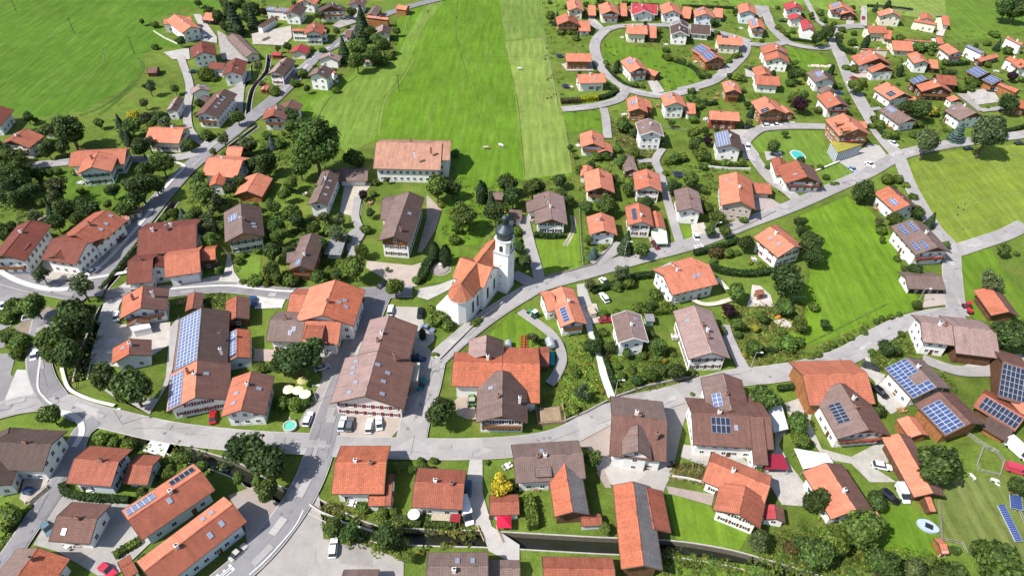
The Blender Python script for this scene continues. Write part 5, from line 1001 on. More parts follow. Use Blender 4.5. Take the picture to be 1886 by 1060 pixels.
T('R','D',[(770,290,130),(860,735,80),(950,735,115),(960,230,110)]); T('R','c',[(1080,310,80)]); T('R','u',[(640,400,85),(490,150,50),(780,640,60),(1820,600,50)]); T('R','w',[(660,470,60)]); T('R','r',[(1210,520,75),(1720,560,110)]); T('R','s',[(1600,840,200)])
T('b','D',[(340,220,240),(510,310,245),(505,500,150),(925,745,120)]); T('b','r',[(1030,775,130)]); T('b','w',[(315,425,85)]); T('b','u',[(430,440,60)])
T('c','D',[(390,800,165)]); T('c','W',[(515,830,70)]); T('c','r',[(545,940,85)]); T('c','y',[(1130,470,145)]); T('c','u',[(1200,470,90),(440,640,60),(250,620,75),(370,650,80),(620,310,50),(700,310,50),(80,690,50),(1045,320,40)]); T('c','Y',[(630,920,30),(600,900,30)])
T('a','u',[(660,170,90),(740,190,70),(840,210,100),(70,680,150),(1130,300,60),(1310,340,70),(200,610,40),(50,740,80)]); T('a','r',[(1200,290,100)]); T('a','w',[(1100,380,90)]); T('a','D',[(930,510,80)])
T('d','r',[(670,500,120)]); T('e','r',[(1310,410,150),(1080,252,195)]); T('e','w',[(1320,520,110)]); T('e','u',[(620,235,40),(1060,715,60)])
T('h','D',[(300,410,200),(760,410,160),(1260,150,320),(1850,300,150),(1300,960,240)]); T('h','r',[(640,640,320),(290,800,260),(1700,900,380),(820,900,250)]); T('h','w',[(430,740,230),(700,900,120)]); T('h','W',[(1060,930,150)]); T('h','b',[(110,780,110)]); T('f','W',[(1310,780,185)])
T('T','D',[(1240,600,300),(1370,560,270),(1120,650,200)]); T('T','u',[(1130,1000,130),(1240,1010,130),(1320,985,110),(930,690,100),(1000,690,80)])
T('F','D',[(120,520,180),(150,640,220),(40,780,200),(250,800,150),(150,860,150),(330,660,120)]); T('H','c',[(1200,640,110)]); T('B','D',[(0,130,110),(60,230,80),(250,150,100)])
T('X','r',[(1600,420,120)]); T('W','r',[(350,560,90)]); T('R','D',[(900,190,80)]); T('G','D',[(600,560,110),(420,620,120)]); T('M','D',[(1250,320,100)]); T('L','D',[(560,60,180),(480,180,140),(700,140,150)])
# ---------------- plant labels: look, then the neighbour each one stands by ----------------
ORD = ['first', 'second', 'third', 'fourth', 'fifth', 'sixth', 'seventh', 'eighth', 'ninth', 'tenth']
def near(px, py):
    b = min(HOUSES, key=lambda h: hypot(h[1] - px, h[2] - py) - h[3] * .8); dx, dy = px - b[1], py - b[2]
    rel = ('right of' if dx > 0 else 'left of') if abs(dx) > abs(dy) * 1.1 else ('below' if dy > 0 else 'above'); return b[0], rel
# garden planting round the houses, kept off roads, roofs and yards
_fr = random.Random(23); _rp = []
for t, pts, w in ROADS[:-1]: _rp += [(v, (max(w) if isinstance(w, list) else w)) for v in spline(gp(t, pts), 6)]
_yp = [gp(t, pts) for t, pts, mt, c in Y]
def _in(p, q):
    r = False; j = len(p)-1
    for i in range(len(p)):
        if (p[i].y > q.y) != (p[j].y > q.y) and q.x < (p[j].x-p[i].x)*(q.y-p[i].y)/(p[j].y-p[i].y)+p[i].x: r = not r
        j = i
    return r
def _rects():
    out = []
    for o in COL.objects:
        if o.get('category') in ('house', 'barn', 'garage', 'shed', 'inn', 'school', 'hut', 'church'):
            for c in o.children:
                if c.name.split('.')[0] == 'roof':
                    xs = [v.co.x for v in c.data.vertices]; ys = [v.co.y for v in c.data.vertices]; a = o.rotation_euler.z; b = c.rotation_euler.z
                    ox = o.location.x + cos(a)*c.location.x - sin(a)*c.location.y; oy = o.location.y + sin(a)*c.location.x + cos(a)*c.location.y; out.append((ox, oy, a + b, max(xs), max(ys)))
    return out
_rc = _rects()
def _free(v, rad):
    if any(hypot(v.x - q.x, v.y - q.y) < w/2 + rad + .3 for q, w in _rp): return False
    if any(_in(p, v) for p in _yp): return False
    for ox, oy, a, hx, hy in _rc:
        dx, dy = v.x - ox, v.y - oy; x = cos(a)*dx + sin(a)*dy; y = -sin(a)*dx + cos(a)*dy
        if abs(x) < hx + rad*.8 and abs(y) < hy + rad*.8: return False
    return not any(hypot(v.x - d['c'].x, v.y - d['c'].y) < (rad + d['D']/2) * .75 for d in TREES)
def fill(x0, y0, x1, y1, n, codes, dmin, dmax):
    hs = [h for h in HOUSES if x0 < h[1] < x1 and y0 < h[2] < y1]; k = 0
    for _ in range(n * 12):
        if k >= n or not hs: break
        h = _fr.choice(hs); a = _fr.uniform(0, 6.28); r = h[3] * _fr.uniform(1.0, 1.9); px, py = h[1] + cos(a)*r, h[2] + sin(a)*r*.75; D = _fr.uniform(dmin, dmax); v = P(px, py)
        if not _free(v, D/2): continue
        T('Z', _fr.choice(codes), [(px, py, D * scale_at(px, py))]); k += 1
fill(985, -5, 1886, 230, 85, 'uurrDlcs', 1.6, 3.6); fill(985, 230, 1886, 420, 35, 'urDs', 1.8, 4.0); fill(300, 0, 800, 240, 35, 'urDs', 2.0, 4.5); fill(0, 200, 480, 520, 45, 'DDrs', 3.0, 7.5); fill(350, 280, 720, 500, 32, 'rDw', 2.5, 6.0); fill(0, 760, 1886, 1060, 14, 'r', 1.8, 3.5)
# ---------------- the church ----------------
Vn = vol('N', (1300,170,985,570,1078,708,9.2,{'pitch':44,'keep':1}))
Vt = vol('N', (975,350,1255,440,1205,620,9.2,{'pitch':40,'keep':1,'hr':Vn['Hr'] - .1,'keeph':1}))
root = link('church', None, None, (Vn['C'].x, Vn['C'].y, 0), Vn['ang']); tag(root, 'white church with onion-domed tower and steep orange roof', 'church')
R0 = Matrix.Rotation(-Vn['ang'], 3, 'Z'); WHT = (.84, .83, .81)
RC['q'] = (.58, .21, .11); MOSS['q'] = .35; RC['Q'] = (.44, .15, .08); MOSS['Q'] = .8  # sunlit and shaded slope tones painted in; Q also holds staining
for V in (Vn, Vt):
    d = R0 @ (V['C'] - Vn['C']); fr = ((d.x, d.y), V['ang'] - Vn['ang'])
    V['o']['oy'] = .35
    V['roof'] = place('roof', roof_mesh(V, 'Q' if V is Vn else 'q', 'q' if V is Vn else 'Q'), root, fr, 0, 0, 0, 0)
    h, w, Hr, pt = V['L']/2, V['w'], V['Hr'], V['pt']; mb = MB(); x = h - (.35 if V is Vt else 0.02); y = w - .35; zt = lambda q: Hr - abs(q)*pt - .24
    mb.loft([[(a, -y, 0), (a, y, 0), (a, y, zt(y)), (a, 0, zt(0)), (a, -y, zt(y))] for a in (-x, x)])
    place('wall', mb.mesh('wall', 'plaster'), root, fr, 0, 0, 0, 0, WHT)
    V.update(wx=x, wy=y, fr=fr)
# apse at the near end: half octagon under a hipped roof
h, w, Hr, pt, ev = Vn['L']/2, Vn['w'], Vn['Hr'], Vn['pt'], Vn['He']
def ring(x0, r, z): return [(x0, -r, z)] + [(x0 + r*1.0*sin(a), -r*cos(a), z) for a in (pi/4, pi/2 + .0, 3*pi/4)] + [(x0, r, z)]
def ap(x0, r, z): return [(x0, -r, z), (x0 + r*.72, -r*.78, z), (x0 + r*1.12, -r*.28, z), (x0 + r*1.12, r*.28, z), (x0 + r*.72, r*.78, z), (x0, r, z)]
mb = MB(); a0, a1 = ap(h - .03, w - .35, 0), ap(h - .03, w - .35, ev + .2); mb.loft([a0, a1]); link('apse_wall', mb.mesh('wall', 'plaster'), root, (0,0,0), 0, WHT)
mb = MB(); e = ap(h - .01, w, ev)
for i in range(5):
    p, q = Vector(e[i]), Vector(e[i+1]); k = 1.15 if i in (0, 1) else .9  # facet tone painted by which way each side faces the sun
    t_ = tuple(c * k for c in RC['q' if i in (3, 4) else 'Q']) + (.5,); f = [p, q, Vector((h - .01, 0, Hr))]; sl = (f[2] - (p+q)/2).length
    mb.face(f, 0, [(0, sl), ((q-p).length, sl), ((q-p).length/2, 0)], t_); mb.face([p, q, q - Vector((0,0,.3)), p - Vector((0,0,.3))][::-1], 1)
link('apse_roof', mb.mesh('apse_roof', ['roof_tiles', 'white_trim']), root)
# tall round-headed windows
def arch_win(w_, h_, name='window'):
    mb = MB(); pts = [(-w_/2, 0), (w_/2, 0)] + [(w_/2*cos(pi*i/8), h_ - w_/2 + w_/2*sin(pi*i/8)) for i in range(9)]
    k = 1.25; pf = [(x*k, (z - h_/2)*1.08 + h_/2) for x, z in pts]
    mb.loft([[(x, -.02, z) for x, z in pf][::-1], [(x, .03, z) for x, z in pf][::-1]], 0); mb.loft([[(x, -.01, z) for x, z in pts][::-1], [(x, .06, z) for x, z in pts][::-1]], 1)
    return mb.mesh(name, ['plaster', 'glass'])
aw = arch_win(1.1, 4.2); 
for sd in (1, -1):
    for x in (h*.97, h*.72, h*.45): link('window', aw, root, (x, sd*(w - .35), 2.8), 0 if sd > 0 else pi, (.6,.6,.6))
for x in (-Vt['wy']*.0,): 
    d = Vt['fr']
    for yy in (-2.2, 2.2): place('window', aw, root, d, Vt['wx'], yy, 2.8, -pi/2, (.6,.6,.6)); 
    place('window', arch_win(.8, .8), root, d, Vt['wx'], 0, 9.0, -pi/2, (.6,.6,.6))
# tower, drawn upward from its base corners
cor = [P(*tp('N', *q), 0) for q in ((1302, 668), (1381, 682))]
side = 4.7; ux = Vn['u']; uy = Vector((-ux.y, ux.x, 0)); front = cor[1]
# the front corner is the one nearest the camera; the tower stands back from it
best = None
for sx in (-1, 1):
    for sy in (-1, 1):
        c = front + ux*sx*side/2 + uy*sy*side/2; dd = (c - Vector((0, 0, 0))).length
        if best is None or dd > best[0]: best = (dd, c)
# choose the centre whose left-hand neighbour corner matches the picture
tc = P(*tp('N', 1352, 606), 0)
tl = R0 @ (tc - Vn['C']); tf = ((tl.x, tl.y), 0)
Z1, Z2 = 14.6, 19.2
mb = MB(); s = side/2; mb.box(-s, s, -s, s, 0, Z1)
place('tower_wall', mb.mesh('tower_wall', 'plaster'), root, tf, 0, 0, 0, 0, WHT)
mb = MB(); mb.box(-s-.2, s+.2, -s-.2, s+.2, Z1 + .002, Z1 + .35); place('cornice', mb.mesh('cornice', 'stone'), root, tf, 0, 0, 0, 0, (.35,.35,.36))
oc = lambda r, z, c=.42: [(r, -r*c, z), (r, r*c, z), (r*c, r, z), (-r*c, r, z), (-r, r*c, z), (-r, -r*c, z), (-r*c, -r, z), (r*c, -r, z)]
mb = MB(); mb.loft([oc(s-.15, Z1+.35, .62), oc(s-.15, Z2, .62)]); place('belfry_wall', mb.mesh('belfry_wall', 'plaster'), root, tf, 0, 0, 0, 0, WHT)
mb = MB(); mb.loft([oc(s+.1, Z2+.002, .62), oc(s+.25, Z2+.35, .62)]); place('upper_cornice', mb.mesh('upper_cornice', 'plaster'), root, tf, 0, 0, 0, 0, WHT)
bw = arch_win(1.1, 2.2)
for k in range(4):
    a = k*pi/2; place('belfry_window', bw, root, tf, (s-.15)*cos(a), (s-.15)*sin(a), Z1 + 1.0, a - pi/2, (.6,.6,.6))
    mb = MB(); mb.lathe([(.85, 0), (.85, .08)], 20); mb.box(-.05, .05, 0, .7, .08, .11, 1); mb.box(0, .5, -.05, .05, .08, .11, 1)
    cf = mb.mesh('clock_face', ['white_trim', 'tyre']); co = place('clock_face', cf, root, tf, (s-.14)*cos(a), (s-.14)*sin(a), Z1 + 4.0, 0); co.rotation_euler = (pi/2, 0, a + pi/2)
for (x, y) in ((.2, 5), (.2, 9), (.2, 2)):
    for a in (0, -pi/2, pi/2): place('tower_slit', win_mesh('', .5, .9), root, tf, s*cos(a), s*sin(a), y + 1, a - pi/2)
Zb = Z2 + .35
prof = [(s*1.02, Zb), (s*.9, Zb+.35), (s*.98, Zb+.9), (s*1.12, Zb+1.6), (s*1.15, Zb+2.2), (s*1.08, Zb+2.9), (s*.78, Zb+3.6), (s*.5, Zb+4.1), (s*.34, Zb+4.5), (s*.3, Zb+4.8)]
mb = MB(); mb.lathe(prof, 24); place('onion_dome', mb.mesh('onion_dome', 'copper_dome', True), root, tf, 0, 0, 0, 0)
mb = MB(); zl = Zb + 4.8
for i in range(8): a = i*pi/4; mb.box(.62*cos(a)-.08, .62*cos(a)+.08, .62*sin(a)-.08, .62*sin(a)+.08, zl, zl+1.3)
mb.lathe([(.8, zl), (.8, zl+.12)], 12); mb.lathe([(.35, zl+.1), (.35, zl+1.3)], 8); mb.lathe([(.85, zl+1.3), (.8, zl+1.45)], 12)
place('lantern', mb.mesh('lantern', 'copper_dome'), root, tf, 0, 0, 0, 0)
zl += 1.45; mb = MB(); mb.lathe([(.7, zl), (.95, zl+.45), (.9, zl+.8), (.45, zl+1.3), (.16, zl+1.7), (.07, zl+2.3)], 16); place('small_onion', mb.mesh('small_onion', 'copper_dome', True), root, tf, 0, 0, 0, 0)
mb = MB(); mb.lathe([(.02, zl+2.3), (.22, zl+2.45), (.22, zl+2.6), (.02, zl+2.75)], 10); mb.box(-.04, .04, -.04, .04, zl+2.7, zl+3.8); mb.box(-.04, .04, -.35, .35, zl+3.2, zl+3.3); place('cross', mb.mesh('cross', 'gold'), root, tf, 0, 0, 0, 0)
# sacristy with lead-grey lean-to roof
S3 = [P(*tp('N', x, y), 3.4) for x, y in ((768, 768), (890, 795), (893, 640))] ; apx = P(*tp('N', 885, 625), 6.2)
g0 = [R0 @ (p - Vn['C']) for p in S3]; ap_ = R0 @ (apx - Vn['C'])
mb = MB(); b0 = [Vector((p.x, p.y, 0)) for p in g0]; b1 = [Vector((p.x, p.y, 3.2)) for p in g0]
mb.loft([b0, b1]); link('sacristy_wall', mb.mesh('sacristy_wall', 'plaster'), root, (0,0,0), 0, WHT)
mb = MB(); f = [g0[0], g0[1], ap_]
if (f[1]-f[0]).cross(f[2]-f[0]).z < 0: f = f[::-1]
mb.face([p.copy() for p in f]); f2 = [g0[0], ap_, g0[2]]
mb.face([p.copy() for p in f2]); mb.face([g0[1], g0[2], ap_]); link('sacristy_roof', mb.mesh('sacristy_roof', 'stone'), root, (0,0,0), 0, (.13,.135,.13))
HOUSES.append(('white onion-domed church', 885, 530, 55))
# ---------------- undergrowth: beds, long grass and herbs nobody could count ----------------
def under(name, t, pts, n, col, hh=(.15,.6), size=.3):
    p = gp(t, pts); xs = [v.x for v in p]; ys = [v.y for v in p]; rr = random.Random(len(pts) + n); mb = MB(); c = sum(p, Vector())/len(p); k = 0
    def inside(x, y):
        r = False; j = len(p)-1
        for i in range(len(p)):
            if (p[i].y > y) != (p[j].y > y) and x < (p[j].x-p[i].x)*(y-p[i].y)/(p[j].y-p[i].y)+p[i].x: r = not r
            j = i
        return r
    clumps = [(rr.uniform(min(xs), max(xs)), rr.uniform(min(ys), max(ys)), rr.uniform(.5, 1.8)) for _ in range(n // 18)]
    for x0, y0, s in clumps:
        if not inside(x0, y0): continue
        tt = rr.choice((.6, .8, 1, 1.2, 1.5)); ty = rr.uniform(.8, 1.5)
        for _ in range(18):
            d = rnd_dir(rr); x, y = x0 + d.x*s, y0 + d.y*s
            q = tt*rr.uniform(.7, 1.3); leaf_card(mb, (x - c.x, y - c.y, rr.uniform(.05, hh[1]) * (1.2 - min(1, hypot(d.x, d.y)))+.05), Vector((d.x*.6, d.y*.6, 1)) + d*.4, size*rr.uniform(.5, 1.3), (q*ty, q, q*.9), rr)
    if not mb.f: return
    o = link(name, mb.mesh(name, 'leaves'), None, (c.x, c.y, 0), 0, col); o['kind'] = 'stuff'
GU = (.095,.15,.03); GY = (.13,.17,.04)
for t, pts, n, c in [('C', [(980-900,0),(1884,0),(1884,1060),(600,1060),(100,900),(100,120)], 9000, GU), ('D', [(600,60),(1884,60),(1884,1060),(300,1060),(0,900),(0,300)], 7000, GU), ('E', [(900,200),(1884,300),(1884,1060),(500,1060),(300,600)], 7000, GU), ('K', [(0,300),(600,100),(1400,300),(1350,470),(900,520),(760,520),(500,300)], 6000, GU),
  ('I', [(680,330),(920,400),(900,560),(1100,600),(1000,700),(900,700),(720,560)], 6000, (.13,.15,.05)), ('I', [(380,700),(1884,700),(1884,1060),(380,1060)], 7000, GU), ('J', [(600,700),(850,1000),(780,1040),(600,800)], 800, GU), ('Q', [(400,100),(700,250),(740,420),(520,450)], 2500, GU),
  ('W', [(80,380),(850,560),(950,760),(500,900),(260,940)], 6000, GU), ('W', [(1180,180),(1884,120),(1884,620),(1400,740),(1280,500)], 9000, GY), ('V', [(1190,260),(1380,200),(1600,800),(1230,1000),(1090,880),(1180,600)], 3500, (.14,.22,.035)), ('X', [(0,560),(700,230),(900,160),(900,200),(620,290),(0,620)], 4000, GY), ('X', [(500,560),(860,380),(950,560),(780,620),(740,720),(620,700)], 4000, GU),
  ('M', [(600,480),(700,740),(1160,760),(1200,660),(1000,600),(860,640),(700,700)], 5000, GU), ('M', [(900,100),(1600,150),(1600,700),(1350,700),(1500,300),(1050,280),(900,500)], 8000, GU), ('G', [(380,340),(900,200),(1000,500),(700,560),(520,560)], 5000, GU), ('G', [(0,620),(700,900),(700,1060),(0,1060)], 5000, GU), ('H', [(880,420),(1884,420),(1500,900),(900,1000),(760,1000)], 4000, GU),
  ('F', [(0,540),(400,620),(380,1060),(0,1060)], 5000, GU), ('F', [(980,180),(1400,120),(1250,480),(1050,400)], 4000, GU), ('L', [(380,0),(900,0),(600,150),(460,260),(440,130)], 3000, GU), ('S', [(380,60),(900,0),(860,300),(780,620),(560,700),(540,500),(320,440)], 5000, GU), ('B', [(0,0),(420,0),(400,180),(240,280),(100,260)], 3000, GU), ('B', [(1080,170),(1550,200),(1560,560),(1100,600),(1050,430)], 5000, GU), ('B', [(400,640),(620,760),(500,880),(400,940)], 1500, GU), ('a', [(630,150),(1000,210),(1400,330),(1400,400),(1250,330),(1000,440),(860,420),(850,230),(640,200)], 3000, GU), ('a', [(0,600),(150,640),(150,800),(0,880)], 1500, GU), ('c', [(0,590),(560,730),(1000,760),(1000,790),(560,770),(0,640)], 4000, GY), ('c', [(0,680),(540,840),(540,960),(0,820)], 2500, GU), ('h', [(0,640),(600,480),(800,640),(800,990),(0,880)], 6000, GU), ('h', [(560,760),(1200,840),(1200,990),(560,990)], 3000, GU), ('e', [(490,680),(690,700),(690,810),(490,770)], 1500, (.14,.14,.05)), ('T', [(480,60),(640,60),(630,180),(480,170)], 1200, GU), ('f', [(560,860),(1400,1000),(1400,1060),(500,1040)], 2500, GU), ('g', [(1230,180),(1350,330),(1300,380),(1180,240)], 1000, GY), ('O', [(540,440),(780,520),(640,700),(540,720)], 800, GU)]:
    under('undergrowth', t, pts, n, c)
for t, pts, n, c in [('Z', [(600,928),(700,965),(800,972),(880,974),(880,982),(800,984),(700,980),(600,948)], 1200, GU), ('Z', [(600,950),(700,990),(800,998),(885,1000),(885,1008),(800,1010),(690,1002),(600,965)], 1400, (.10,.15,.03)), ('Z', [(240,785),(310,805),(430,850),(520,900),(515,912),(430,866),(310,815),(240,794)], 2500, GU), ('Z', [(1450,990),(1520,1010),(1560,1060),(1400,1060),(1380,1040)], 2500, GU)]: under('undergrowth', t, pts, n, c, (.15,.8), .35)
# ---------------- hedges, walls and fences ----------------
DG = (.045,.085,.022); LG = (.13,.19,.03)
hedge('brown clipped hedge at the meadow path end', 'I', [(250,188),(412,180)], 2.6, 1.8, (.11,.10,.04)); hedge('bright yellow clipped hedge between brown and green ones', 'I', [(418,172),(565,160)], 2.6, 1.8, (.34,.34,.02)); hedge('dark green clipped hedge right of the yellow one', 'I', [(570,160),(650,140),(740,95)], 2.2, 1.6, DG)
hedge('long dark hedge along main road above salmon-roofed house', 'O', [(1500,612),(1600,588),(1700,560),(1884,495)], 1.8, 1.7); hedge('dark hedge strip beside kindergarten parking bay', 'O', [(610,935),(760,895),(900,850),(1020,810),(1150,798)], 2.0, 1.8)
hedge('trimmed hedge under mauve-roofed farmhouse near church', 'O', [(110,450),(240,462),(370,458)], 1.6, 1.6); hedge('curving hedge between kindergarten and salmon-roofed house garden', 'Q', [(520,710),(560,745),(680,775),(850,788),(1050,765)], 2.2, 1.7)
hedge('bright green hedge between mauve house and long-roofed one', 'W', [(480,225),(600,228),(770,212)], 1.4, 1.7, LG); hedge('long dark hedge beside the white stairway path', 'W', [(70,390),(130,560),(190,720),(250,880)], 1.0, 1.6)
hedge('low hedge below red-roofed road tree house', 'D', [(810,350),(930,362),(1040,380)], 1.2, 1.3); hedge('tall hedge wrapping corner garden by road tree', 'D', [(1235,320),(1245,400),(1290,455),(1370,470)], 2.2, 2.2); hedge('thick hedge right of boarded old farm forecourt', 'N', [(730,390),(690,440),(665,500),(640,560)], 2.6, 2.4)
hedge('bright cypress hedge between cottage and half charcoal barn', 'd', [(245,775),(270,860),(290,975)], 2.4, 2.4, LG); hedge('low hedge in front of white solar-slope house', 'J', [(285,738),(360,745),(440,738)], 1.4, 1.5, (.09,.13,.02)); hedge('short hedge segment left of solar-slope house entrance', 'J', [(125,722),(210,728)], 1.4, 1.5, (.09,.13,.02))
hedge('clipped hedge below pale blue house patio', 'a', [(420,470),(440,530),(560,560),(700,570),(850,575)], 1.5, 1.5); hedge('light hedge wedge beside orange solar block path', 'a', [(750,940),(830,890),(920,835)], 1.8, 1.2, (.12,.17,.03)); hedge('hedge along estate road below mauve solar-bar chalet', 'K', [(560,330),(610,420),(690,500),(780,500)], 2.0, 1.7)
hedge('roadside hedge right of blue-grey spruce', 'K', [(1500,455),(1740,440),(1884,400)], 1.5, 1.5); hedge('hedge between house rows below blue solar houses', 'C', [(1130,500),(1250,545),(1400,600),(1470,690)], 1.6, 1.5); hedge('tall hedge above white balcony house lawn', 'E', [(1205,575),(1290,572),(1400,560)], 1.6, 1.8)
hedge('garden hedge around timber chalet with small terrace', 'C', [(1360,800),(1400,870),(1500,915),(1600,905)], 1.8, 1.6); hedge('hedge below weathered orange roof beside creek', 'c', [(440,690),(560,715),(620,730)], 1.6, 1.2, (.09,.14,.03)); hedge('clipped hedge below camper and weathered orange house', 'c', [(650,720),(750,728),(850,725)], 2.6, 1.6, (.09,.14,.03))
hedge('shady hedge along creek beside left main street', 'L', [(870,775),(960,680),(1080,530),(1190,400)], 1.0, 1.0, (.06,.10,.03)); hedge('roadside hedge below flowery chalet driveway entrance', 'g', [(10,320),(80,310),(150,300)], 1.6, 1.3); hedge('hedge below the curved road loop houses', 'C', [(640,590),(720,680),(800,740),(880,770)], 1.4, 1.4)
hedge('rough hedge behind top row of estate houses', 'C', [(780,30),(900,45),(1100,55)], 1.5, 1.3); hedge('rough green hedge behind pale blue house', 'C', [(1300,62),(1500,70),(1750,80)], 1.5, 1.3); hedge('field-edge hedge row behind cream field house', 'D', [(1490,60),(1700,75),(1884,95)], 1.4, 1.3)
hedge('sunlit hedge beside bus bay on left square', 'S', [(40,250),(110,290),(200,310)], 3.0, 1.4, (.11,.16,.03)); hedge('leafy hedge bank along left square edge', 'L', [(20,1050),(80,980),(150,930),(190,880)], 3.2, 1.8, (.10,.15,.03)); hedge('narrow hedge above the meadow road embankment', 'W', [(1390,560),(1500,548),(1650,555)], 1.2, 1.1)
ST = (.42,.40,.37)
fence('grey stone churchyard wall along the lane', 'V', [(140,490),(420,210),(560,90),(700,-10)], 1.1, 'stone', ST, cat='wall', solid=True, w=.2)
fence('dark roadside wall below mauve-roofed farmhouse lawn', 'O', [(205,805),(400,765),(640,700),(785,530)], .9, 'stone', (.2,.18,.16), cat='wall', solid=True, w=.18)
fence('stone wall around long grass beside mauve corner house', 'V', [(1215,1030),(1400,950),(1590,850)], 1.0, 'stone', (.3,.27,.24), cat='wall', solid=True, w=.2)
fence('low garden wall along main road below shrub gardens', 'W', [(260,950),(520,860),(760,810),(960,770)], .9, 'stone', (.33,.3,.27), cat='wall', solid=True, w=.18)
fence('white wall strip below solar-slope house hedge', 'J', [(110,745),(300,762),(480,765)], .8, 'stone', (.6,.6,.58), cat='wall', solid=True, w=.15)
fence('roadside wall below stone-fronted double garage house', 'Q', [(520,462),(700,410),(900,325),(1070,240)], .8, 'stone', (.28,.26,.24), cat='wall', solid=True, w=.18)
fence('wooden meadow fence along terrace gable house', 'I', [(290,460),(330,600),(365,720)], 1.2, 'timber', (.22,.16,.12)); fence('wire fence between meadow and first estate gardens', 'C', [(90,330),(140,530),(180,700),(220,930)], 1.0, 'timber', (.35,.32,.27))
fence('grey fence between lawns below main-road farmhouse', 'O', [(500,170),(515,500),(535,725)], 1.1, 'timber', (.3,.3,.26)); fence('round paddock fence on the pasture', 'g', [(1545,755),(1500,880),(1510,925),(1670,965),(1700,860),(1650,790),(1545,755)], 1.2, 'timber', (.33,.31,.28), rails=3)
fence('fence from barn corner to round paddock', 'g', [(1410,645),(1520,725),(1650,795)], 1.4, 'timber', (.4,.37,.33), rails=3); fence('pasture fence beside the blue and white tent', 'h', [(1225,440),(1240,560),(1250,720),(1410,755),(1440,830)], 1.2, 'timber', (.36,.33,.3), rails=2)
fence('fence along far pasture edge by solar racks', 'h', [(1810,290),(1830,480),(1884,620)], 1.2, 'timber', (.42,.4,.36)); fence('picket fence on creek bridge edge by orange farm', 'c', [(985,740),(1030,840)], 1.0, 'timber', (.5,.36,.2), rails=3); fence('second creek bridge railing by the cottage', 'c', [(1108,745),(1150,850)], 1.0, 'timber', (.5,.36,.2), rails=3)
fence('timber bridge railing where left creek meets road', 'L', [(868,780),(985,795)], 1.1, 'timber', (.45,.33,.2), rails=2); fence('wooden railing along creek below big tree', 'S', [(650,650),(650,745),(760,710)], 1.1, 'timber', (.3,.2,.12), rails=2); fence('white wall beside the road bend parking lot', 'b', [(780,605),(860,655),(945,690),(1000,720),(1190,775)], .8, 'stone', (.5,.47,.43), cat='wall', solid=True, w=.15)
fence('garden fence above solar-slope meadow house', 'I', [(1130,405),(1240,420),(1350,430)], 1.0, 'timber', (.3,.28,.25)); fence('top field fence behind estate row', 'E', [(560,65),(800,90),(1000,125),(1230,155)], 1.0, 'timber', (.38,.34,.3)); fence('meadow fence left of the timber garage hill', 'F', [(1320,160),(1500,240),(1620,300)], .9, 'timber', (.3,.27,.22))
fence('low stone wall around mauve plaza house garden', 'e', [(485,770),(590,785),(690,810)], .7, 'stone', (.55,.5,.45), cat='wall', solid=True, w=.2); fence('white edging wall of grey gravel turning place', 'A', [(1335,275),(1430,335),(1540,385)], .6, 'stone', (.6,.58,.54), cat='wall', solid=True, w=.15)
# ---------------- cars ----------------
WH = (.78,.78,.78); BK = (.012,.012,.016); SV = (.4,.42,.46); RD = (.42,.015,.025); BL = (.02,.05,.14); DR = (.12,.015,.03)
car('silver van beside top left white farmhouse', 'A', (1770,320), (1795,345), SV, 'van'); car('dark green car by small gravel lane on left', 'A', (1650,625), (1710,618), (.015,.06,.05)); car('white car in sloping yard of far inn-like house', 'B', (1085,170), (1130,165), WH)
car('dark car parked beside brick-orange T-roof house', 'D', (475,592), (525,602), BK); car('dark car under crimson stepped house', 'D', (740,180), (785,183), BK); car('red car on tile driveway by estate road', 'D', (1350,680), (1405,676), RD); car('white car just below red car on driveway', 'D', (1335,718), (1380,722), WH); car('dark car beside mauve framed-solar house', 'D', (1222,800), (1275,806), BL); car('red car on narrow gravel drive at top', 'D', (1460,140), (1462,178), RD)
car('dark car in pale courtyard of timber solar complex', 'E', (1565,785), (1640,790), BK); car('black car left of red long timber house end', 'J', (432,396), (505,392), BK, 'wagon'); car('white car left of pair below three garages', 'J', (597,386), (668,384), WH, 'wagon'); car('white car right of pair below three garages', 'J', (682,380), (745,376), WH)
car('white estate car beside the solar-slope house', 'J', (450,540), (462,600), WH, 'wagon'); car('white car on drive beside turquoise pond garden', 'J', (665,612), (740,620), WH); car('silver-blue car on the green-roof pavilion forecourt', 'J', (1340,742), (1402,786), (.3,.36,.5)); car('white car alone on pavilion forecourt', 'J', (1485,700), (1555,742), WH)
car('white car at hedge beside junction garden', 'K', (727,524), (780,556), WH); car('black car on country road between two great trees', 'K', (1370,583), (1435,578), BK); car('black car near right edge of country road', 'K', (1808,537), (1884,534), BK); car('white car on concrete pad by main road', 'O', (1528,480), (1502,420), WH)
car('dark red car in front of pale green awning', 'O', (1142,495), (1190,562), DR, 'wagon'); car('white car in lay-by beside roadside hedge', 'O', (692,815), (758,870), WH); car('white estate car on grass below lay-by hedge', 'O', (745,1012), (695,942), WH, 'wagon'); car('red car tucked behind white-verge gabled house', 'W', (140,280), (195,275), RD)
car('white van-like car behind inn roof top corner', 'U', (745,85), (755,15), WH, 'wagon'); car('black car in the church car park', 'U', (1005,112), (1012,38), BK, 'wagon'); car('grey-blue car beside round shrub near churchyard lawn', 'U', (1025,192), (1118,228), (.2,.24,.33)); car('dark blue car behind the inn terrace', 'U', (955,462), (1035,478), BL); car('teal car beside inn terrace by lane', 'U', (1050,662), (1008,738), (.01,.16,.19), 'wagon')
